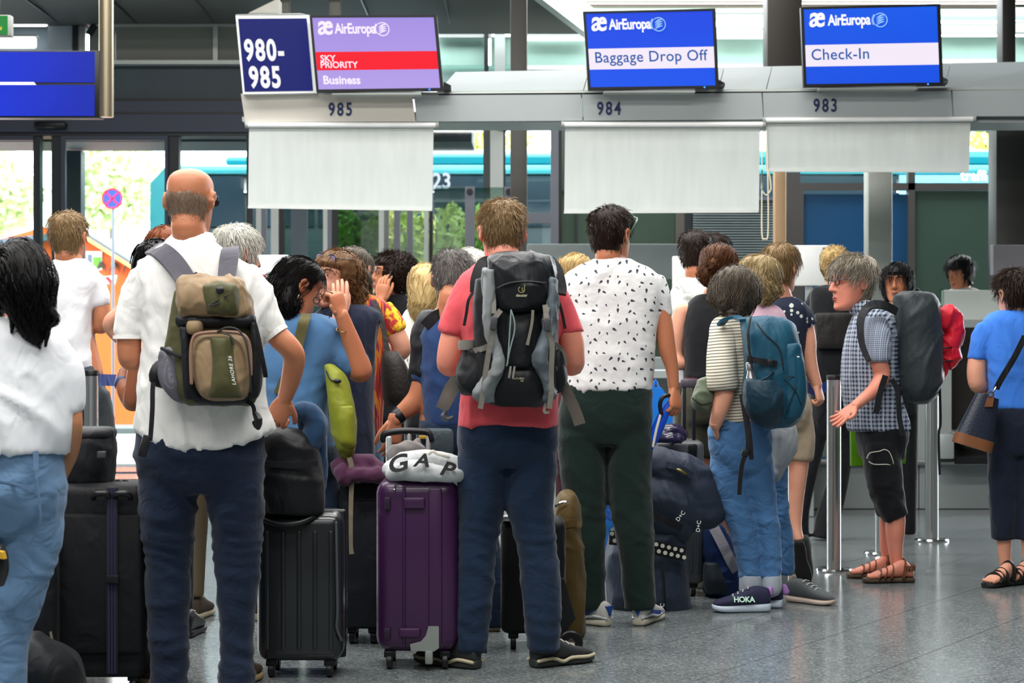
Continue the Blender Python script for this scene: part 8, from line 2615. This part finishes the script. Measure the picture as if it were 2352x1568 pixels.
obj('fabric', mb, cloth('plum_knit', '#4a2540', 0.12), t, remesh=(.009, 3), disp=folds(.014, (10, 10, 10), 273))
d = 7.13
t, x0, x1, z0, z1 = case('glossy purple hard shell suitcase with grey corner guard', 862, 1052, 1100, 1508, d, .30, PURP, 0, wheelr=.03, bevel=.055)
for k, x in enumerate((928,)):
 obj('zip_seam', MB().box((W(x, 0, d).x, d - .001, (z0 + z1) / 2), (.012, .012, (z1 - z0) * .93), None, .005), mat('dark_purple_seam', '#331040', 0.4), t)
obj('ridge', MB().box((W(1000, 0, d).x, d - .003, (z0 + z1) / 2), (.05, .016, (z1 - z0) * .9), None, .008), PURP, t)
for (a, b, c_, e) in ((884, 1142, 896, 1170), (884, 1442, 896, 1470)):
 obj('recess', MB().pbox(a, b, c_, e, d - .012, .02, .003), mat('recess_dark', '#1d0f22', 0.5), t)
for (a, b, c_, e) in ((926, 1142, 976, 1168), (916, 1442, 966, 1464)):
 obj('raised_pad', MB().pbox(a, b, c_, e, d - .014, .03, .008), PURP, t)
GUARD = mat('guard_grey', '#7f8580', 0.5)
obj('corner_guard', MB().prism([W(984, 1438, d - .016), W(1008, 1438, d - .016), W(1008, 1488, d - .016), W(996, 1496, d - .016), W(944, 1494, d - .016), W(942, 1480, d - .016), W(966, 1474, d - .016), W(978, 1460, d - .016)], (0, .05, 0)), GUARD, t, False)
obj('caster', MB().pbox(976, 1494, 994, 1526, d - .02, .05, .006), GUARD, t)
mb = MB()
mb.tube([W(906, 1124, d - .004), W(910, 1110, d + .02), W(922, 1102, d + .06)], .004, 6, 3)
obj('zip_puller', mb, CHROME, t)
q = Px(7.22)
t = thing('sweatshirt', 'pale grey folded sweatshirt with black varsity letters on purple suitcase', 'sweatshirt', q.w(970, 1100))
mb = MB()
for a in ([(900, 1078, 42), (930, 1062, 44), (970, 1056, 46), (1010, 1062, 48), (1052, 1072, 46)], [(902, 1086, 32, -.05), (940, 1080, 42, -.08), (990, 1084, 40, -.09), (1030, 1090, 36, -.09), (1060, 1092, 30, -.05)], [(905, 1082, 34, .08), (960, 1066, 40, .1), (1040, 1070, 40, .1)]):
 q.tube(mb, a)
obj('fabric', mb, cloth('pale_grey_fleece', '#bfc3c4', 0.05), t, remesh=(.007, 3), disp=folds(.006, (10, 10, 10), 274))
for s_, x, y, rot, sz in (('G', 892, 1088, .25, .105), ('A', 950, 1070, -.05, .082), ('P', 1008, 1088, -.25, .088)):
 mb = MB()
 U = Vector((math.cos(rot), 0, math.sin(rot)))
 V = Vector((-math.sin(rot) + .22, 0.62, math.cos(rot) * .85)).normalized()
 text_mesh(mb, s_, q.w(x, y, -.150), U, V, sz, .03, 1.0, extrude=0)
 obj('varsity_letter', mb, mat('black_felt', '#0d0d0f', 0.9), t, False)
mb = MB()
mb.tube([q.w(985, 1042, -.06), q.w(994, 1036, -.07), q.w(1004, 1042, -.07), q.w(1018, 1046, -.07), q.w(1030, 1050, -.06)], .006, 8, 3)
obj('drawcord', mb, mat('white_cord', '#d9d6c8', 0.6), t)
t = thing('scarf', 'crumpled grey scarf lying behind the pale sweatshirt', 'scarf', q.w(930, 1060, .15))
mb = MB()
for a in ([(905, 1046, 34, .12), (935, 1030, 30, .12), (965, 1032, 26, .14)], [(920, 1040, 30, .16), (950, 1024, 22, .16), (960, 1012, 14, .16)]):
 q.tube(mb, a)
obj('fabric', mb, cloth('warm_grey_knit', '#6e6a68', 0.1), t, remesh=(.008, 2), disp=folds(.010, (12, 12, 12), 275))
q = Px(7.75)
t = thing('luggage_trolley', 'grey luggage trolley with push handle in front of cropped grey haired man', 'trolley', (q.w(985, 1400).x, 7.85, 0))
TRM = mat('trolley_grey', '#a9adad', 0.35, 0.5)
obj('frame', MB().pbox(1040, 1108, 1062, 1400, 7.7, .03, .008), TRM, t)
obj('frame', MB().pbox(886, 1002, 900, 1400, 7.75, .03, .008), TRM, t)
obj('handle', MB().tube([q.w(880, 1010, .1), q.w(884, 996, .1), q.w(920, 990, .1), q.w(960, 990, .1), q.w(984, 994, .1), q.w(990, 1010, .1)], .014, 12, 3), BLACKPL, t)
for x in (940, 984):
 obj('upright', MB().tube([q.w(x, 996, .1), q.w(x, 1110, .08)], .010, 10, 1), TRM, t)
obj('deck', MB().box((q.w(970, 0).x, 7.95, .16), (.34, .55, .03), None, .01), TRM, t)
obj('bumper', MB().pbox(1046, 1394, 1064, 1440, 7.68, .05, .01), BLACKPL, t)
for x in (898, 1052):
 obj('wheel', MB().lathe((q.w(x, 0).x - .015, 7.8, .075), [(.001, 0), (.07, 0), (.075, .004), (.075, .026), (.07, .03), (.001, .03)], 24, 'x'), BLACKPL, t)
 obj('bracket', MB().box((q.w(x, 0).x, 7.8, .135), (.02, .05, .06)), TRM, t, False)
t = thing('hand_basket', 'small dark bag with yellow tag lying in the trolley handle tray', 'bag', W(970, 1020, 7.95))
obj('pouch', MB().pbox(955, 985, 1040, 1050, 7.92, .12, .02), nylon('slate_nylon', '#3d4a50'), t)
obj('yellow_tag', MB().pbox(962, 1000, 984, 1008, 7.90, .012, .003), mat('yellow_stripe', '#c79a22', 0.6), t)
t, x0, x1, z0, z1 = case('black trolley suitcase behind the coral shirt man legs', 1150, 1300, 1195, 1450, 7.6, .26, SOFTB, 0, wheelr=.03, bevel=.03)
c = W(1311, 1441, 7.48)
w_ = obj('wheel', MB().lathe((c.x, 7.48, .05), [(.001, 0), (.042, 0), (.048, .006), (.048, .03), (.042, .036), (.001, .036)], 28, 'y'), BLACKPL, t)
obj('hub', MB().lathe((c.x, 7.475, .05), [(.001, 0), (.016, 0), (.018, .006), (.001, .006)], 20, 'y'), CHROME, w_)
obj('skid', MB().prism([W(1290, 1330, 7.5), W(1296, 1330, 7.5), W(1322, 1420, 7.5), W(1296, 1455, 7.5), W(1282, 1455, 7.5)], (0, .06, 0)), BLACKPL, t, False)
obj('handle_plate', MB().pbox(1148, 1184, 1188, 1198, 7.58, .06, .01), STEEL, t)
q = Px(8.0)
t = thing('rucksack', 'mustard brown rucksack standing between coral shirt and dotted shirt men', 'rucksack', q.w(1300, 1460))
MUS = nylon('mustard_nylon', '#54421d', .15, .6)
mb = MB()
q.loft(mb, [(1132, 1288, 1318, .06), (1160, 1274, 1328, .10), (1240, 1270, 1336, .12), (1340, 1276, 1342, .12), (1420, 1282, 1342, .11), (1458, 1286, 1340, .09)])
obj('main_compartment', mb, MUS, t, remesh=(.010, 3), disp=folds(.010, (8, 8, 6), 281))
obj('buckle', MB().tube([q.w(1276, 1162, -.10), q.w(1288, 1154, -.11), q.w(1300, 1152, -.11)], .006, 8, 2), CHROME, t)
obj('strap', MB().ribbon([q.w(1276, 1220, -.11), q.w(1300, 1205, -.125), q.w(1325, 1200, -.12)], .03, .005), MUS, t)
q = Px(8.9)
NVD = nylon('slate_navy_nylon', '#2a3444', .12, .6)
t = thing('duffel_bag', 'large slate navy duffel bag standing upright with dotted band', 'duffel bag', q.w(1500, 1400))
mb = MB()
q.loft(mb, [(1212, 1404, 1580, .12), (1260, 1398, 1578, .16), (1330, 1394, 1578, .17), (1390, 1398, 1582, .16), (1408, 1410, 1574, .13)])
obj('lower_bag', mb, NVD, t, remesh=(.011, 3), disp=folds(.012, (6, 6, 6), 291))
mb = MB()
for a in ([(1420, 1080, 70), (1500, 1070, 90), (1560, 1090, 100), (1605, 1130, 104), (1622, 1170, 90)], [(1450, 1140, 120), (1530, 1150, 130), (1590, 1170, 100)], [(1470, 1190, 120), (1550, 1200, 100)]):
 q.tube(mb, [(x, y, w_, -.04) for x, y, w_ in a])
obj('upper_bag', mb, NVD, t, remesh=(.011, 3), disp=folds(.012, (6, 6, 6), 292))
mb = MB()
mb.ribbon([q.w(1400, 1234, -.165), q.w(1450, 1240, -.20), q.w(1500, 1256, -.22), q.w(1550, 1268, -.20), q.w(1572, 1272, -.17)], .064, .006)
bd = obj('dotted_band', mb, BLKN, t)
for k in range(24):
 x = 1406 + (k // 2) * 14.5
 y = 1226 + (x - 1400) * .24 + (k % 2) * 16 - 2
 f = (x - 1400) / 172
 dd = -.188 - .050 * math.sin(math.pi * min(1, max(0, f)))
 mb = MB().lathe(q.w(x + (k % 2) * 6, y, dd), [(.001, 0), (.0095, 0), (.0095, .003), (.001, .003)], 14, 'y')
 obj('dot', mb, mat('offwhite_dot', '#c9c8bd', 0.7), bd)
obj('compression_strap', MB().ribbon([q.w(1496, 1178, -.22), q.w(1530, 1196, -.235), q.w(1566, 1212, -.22)], .036, .006), BLKN, t)
obj('grab_handle', MB().ribbon([q.w(1530, 1066, -.14), q.w(1560, 1074, -.17), q.w(1590, 1092, -.17)], .03, .008), NVD, t)
obj('padlock', MB().tube([q.w(1556, 1078, -.18), q.w(1566, 1082, -.19), q.w(1576, 1088, -.18)], .006, 8, 2), mat('brass', '#8a7a48', 0.35, .8), t)
for x, y, r_ in ((1607, 1222, 1.45), (1524, 1412, 1.5), (1558, 1198, .9)):
 mb = MB()
 U = Vector((math.cos(r_), 0, math.sin(r_)))
 text_mesh(mb, 'D+C', q.w(x, y, -.235), U, Vector((-U.z, 0, U.x)), .026, .01, 1.0)
 obj('lettering', mb, WHITE_PRINT, t, False)
obj('zip', MB().tube([q.w(1522, 1300, -.18), q.w(1526, 1340, -.185), q.w(1528, 1400, -.17)], .004, 6, 3), BLKN, t)
q = Px(9.05)
t = thing('carry_bag', 'bright blue printed bag glimpsed between the green trouser legs', 'bag', q.w(1392, 1330))
mb = MB()
q.loft(mb, [(1116, 1386, 1402, .03), (1140, 1378, 1420, .06), (1190, 1374, 1430, .08), (1230, 1380, 1430, .08), (1330, 1384, 1426, .08)])
obj('pouch', mb, blotchy('blue_print_nylon', ['#0f3f86', '#1766c4', '#2a86dd', '#2a86dd', '#c2566a'], 9), t, remesh=(.010, 3), disp=folds(.008, (8, 8, 8), 293))
t, x0, x1, z0, z1 = case('grey ribbed cabin suitcase with black raised handle behind the duffel', 1500, 1618, 1012, 1360, 9.25, .26, mat('ash_shell', '#5a5d60', 0.4), 7, wheelr=.028, bevel=.03)
for x in (1572, 1594):
 obj('telescopic_tube', MB().pbox(x - 4, 880, x + 4, 1040, 9.3, .014, .003), BLACKPL, t)
obj('pull_handle', MB().pbox(1564, 870, 1602, 890, 9.29, .035, .01), mat('handle_grey', '#4b4650', 0.4), t)
obj('handle_mount', MB().pbox(1582, 1020, 1602, 1052, 9.22, .04, .008), BLACKPL, t)
q = Px(9.2)
t = thing('toilet_bag', 'crumpled shiny dark purple pouch on top of grey cabin suitcase', 'bag', q.w(1540, 1012))
mb = MB()
for a in ([(1506, 1000, 24), (1540, 992, 30), (1570, 1000, 24)], [(1512, 1006, 20, -.05), (1560, 1008, 22, -.05)]):
 q.tube(mb, a)
obj('pouch', mb, mat('purple_film', '#241f3a', 0.2, 0, .2), t, remesh=(.007, 2), disp=folds(.012, (12, 12, 12), 294))
q = Px(8.30)
t = thing('umbrella', 'rolled bright blue umbrella with black hook handle in hand', 'umbrella', q.w(1500, 1030))
mb = MB()
q.tube(mb, [(1543, 918, 12), (1530, 940, 22), (1512, 980, 30), (1500, 1010, 26), (1494, 1034, 12)])
obj('canopy', mb, nylon('bright_blue_nylon', '#0f4fd0', .12, .5), t, remesh=(.006, 2), disp=folds(.006, (16, 16, 6), 295))
obj('handle', MB().tube([q.w(1519, 950, -.03), q.w(1516, 930, -.03), q.w(1521, 914, -.03), q.w(1534, 908, -.02), q.w(1546, 912, .0), q.w(1548, 922, .0)], .009, 10, 4), BLACKPL, t)
obj('shaft', MB().tube([q.w(1519, 946, -.03), q.w(1508, 985, -.035), q.w(1500, 1025, -.03)], .006, 8, 2), mat('white_cord', '#d9d6c8', 0.6), t)
q = Px(9.5)
t = thing('shopping_bag', 'bright blue plastic bag behind the umbrella', 'bag', q.w(1520, 1000))
obj('bag', MB().prism([q.w(1494, 890), q.w(1520, 890), q.w(1545, 930), q.w(1545, 1010), q.w(1494, 1010)], (0, .06, 0)), mat('blue_film', '#1577d6', 0.35, 0, .1), t, False)
obj('handle', MB().tube([q.w(1500, 890, .03), q.w(1506, 872, .03), q.w(1512, 890, .03)], .005, 8, 3), mat('blue_film', '#1577d6', 0.35), t)
q = Px(9.3)
t = thing('daypack', 'royal blue and white daypack on the floor behind washed jeans', 'daypack', q.w(1655, 1360))
mb = MB()
q.loft(mb, [(1196, 1618, 1650, .05), (1220, 1612, 1668, .09), (1280, 1612, 1692, .11), (1340, 1616, 1704, .11), (1366, 1622, 1700, .09)])
obj('main_compartment', mb, nylon('ink_blue_nylon', '#16305e', .15, .55), t, remesh=(.010, 3), disp=folds(.010, (8, 8, 8), 296))
mb = MB()
mb.ribbon([q.w(1640, 1212, -.10), q.w(1660, 1250, -.12), q.w(1680, 1290, -.12), q.w(1692, 1310, -.11)], .05, .01)
obj('white_panel', mb, nylon('white_nylon', '#a5a2a8', .08), t)
mb = MB()
q.loft(mb, [(1290, 1616, 1650, .04, -.08), (1330, 1614, 1668, .06, -.08), (1362, 1620, 1676, .05, -.07)])
obj('front_pocket', mb, nylon('dark_slate_nylon', '#252d33', .1), t, remesh=(.010, 2))
d = 6.70
t, x0, x1, z0, z1 = case('tall black soft suitcase with violet striped luggage strap at left', 112, 333, 1112, 1550, d, .32, SOFTB, 0, wheelr=.02, bevel=.04)
obj('front_pocket', MB().pbox(128, 1180, 322, 1500, d - .02, .03, .014), SOFTB, t)
sb = obj('luggage_strap', MB().pbox(244, 1118, 270, 1548, d - .03, .012, .004), mat('violet_webbing', '#151329', 0.7), t)
for x in (250, 257, 264):
 obj('stripe', MB().pbox(x - 1.5, 1122, x + 1.5, 1546, d - .033, .006), mat('violet_stripe', '#211d3e', 0.7), sb, False)
obj('buckle', MB().pbox(242, 1320, 272, 1340, d - .045, .018, .005), BLACKPL, t)
for a in ((214, 252), (262, 300)):
 obj('top_handle', MB().tube([W(a[0], 1144, d - .02), W(a[0] + 6, 1134, d - .04), W(a[1] - 6, 1134, d - .04), W(a[1], 1144, d - .02)], .010, 10, 3), BLACKPL, t)
q = Px(6.87)
t = thing('holdall', 'black holdall stacked on the tall black suitcase at left', 'bag', q.w(200, 1112))
mb = MB()
q.loft(mb, [(984, 150, 256, .08), (1000, 140, 262, .11), (1060, 138, 262, .13), (1110, 142, 260, .12)])
obj('main_compartment', mb, BLKN, t, remesh=(.010, 3), disp=folds(.006, (8, 8, 8), 297))
mb = MB()
q.loft(mb, [(980, 150, 260, .09), (990, 144, 266, .12), (1008, 146, 264, .12)])
obj('flap', mb, BLKN, t, remesh=(.010, 2))
obj('buckle', MB().pbox(222, 1036, 242, 1052, 6.72, .02, .004), mat('buckle_grey', '#3b3d40', 0.4), t)
sg_ = thing('sunglasses', 'black sunglasses lying on the tall black suitcase', 'sunglasses', W(284, 1111  , 6.88))
mb = MB()
for x in (272, 288):
 mb.tube([W(x + 8 * math.cos(a), 1107 + 4 * math.sin(a), 6.86) for a in np.linspace(0, 6.28, 10)[:-1]], .003, 6, 2, closed=True)
mb.tube([W(264, 1108, 6.86), W(258, 1102, 6.95)], .003, 6, 1)
mb.tube([W(296, 1106, 6.86), W(300, 1102, 6.95)], .003, 6, 1)
obj('frame', mb, BLACKPL, sg_)
obj('lens', MB().ell(W(272, 1107, 6.86), (.011, .002, .006)), mat('sunglass_lens_dark', '#1a1c20', .1), sg_)
obj('lens', MB().ell(W(288, 1107, 6.86), (.011, .002, .006)), mat('sunglass_lens_dark', '#1a1c20', .1), sg_)
q = Px(6.35)
t = thing('holdall', 'black bag on the floor at lower left beside light jeans', 'bag', (q.w(110, 1600).x, 6.35, 0))
mb = MB()
q.loft(mb, [(1452, 60, 92, .05), (1470, 46, 112, .09), (1505, 36, 170, .13), (1540, 30, 186, .15), (1600, 30, 192, .15), (1618, 36, 186, .13)])
obj('main_compartment', mb, BLKN, t, remesh=(.011, 3), disp=folds(.006, (6, 6, 6), 298))
t, x0, x1, z0, z1 = case('black suitcase with silver label frame half hidden by light jeans', 20, 128, 1215, 1550, 6.62, .26, SOFTB, 0, wheelr=.03, bevel=.03)
obj('label_frame', MB().pbox(52, 1434, 76, 1447, 6.61, .02, .002), mat('grey_print', '#6a6f86', 0.6), t, False)
obj('zip_puller', MB().ribbon([W(116, 1450, 6.6), W(120, 1470, 6.6), W(124, 1490, 6.6)], .008, .003), mat('zip_taupe', '#7f7a6c', 0.5), t)
finalize()
add_extras()
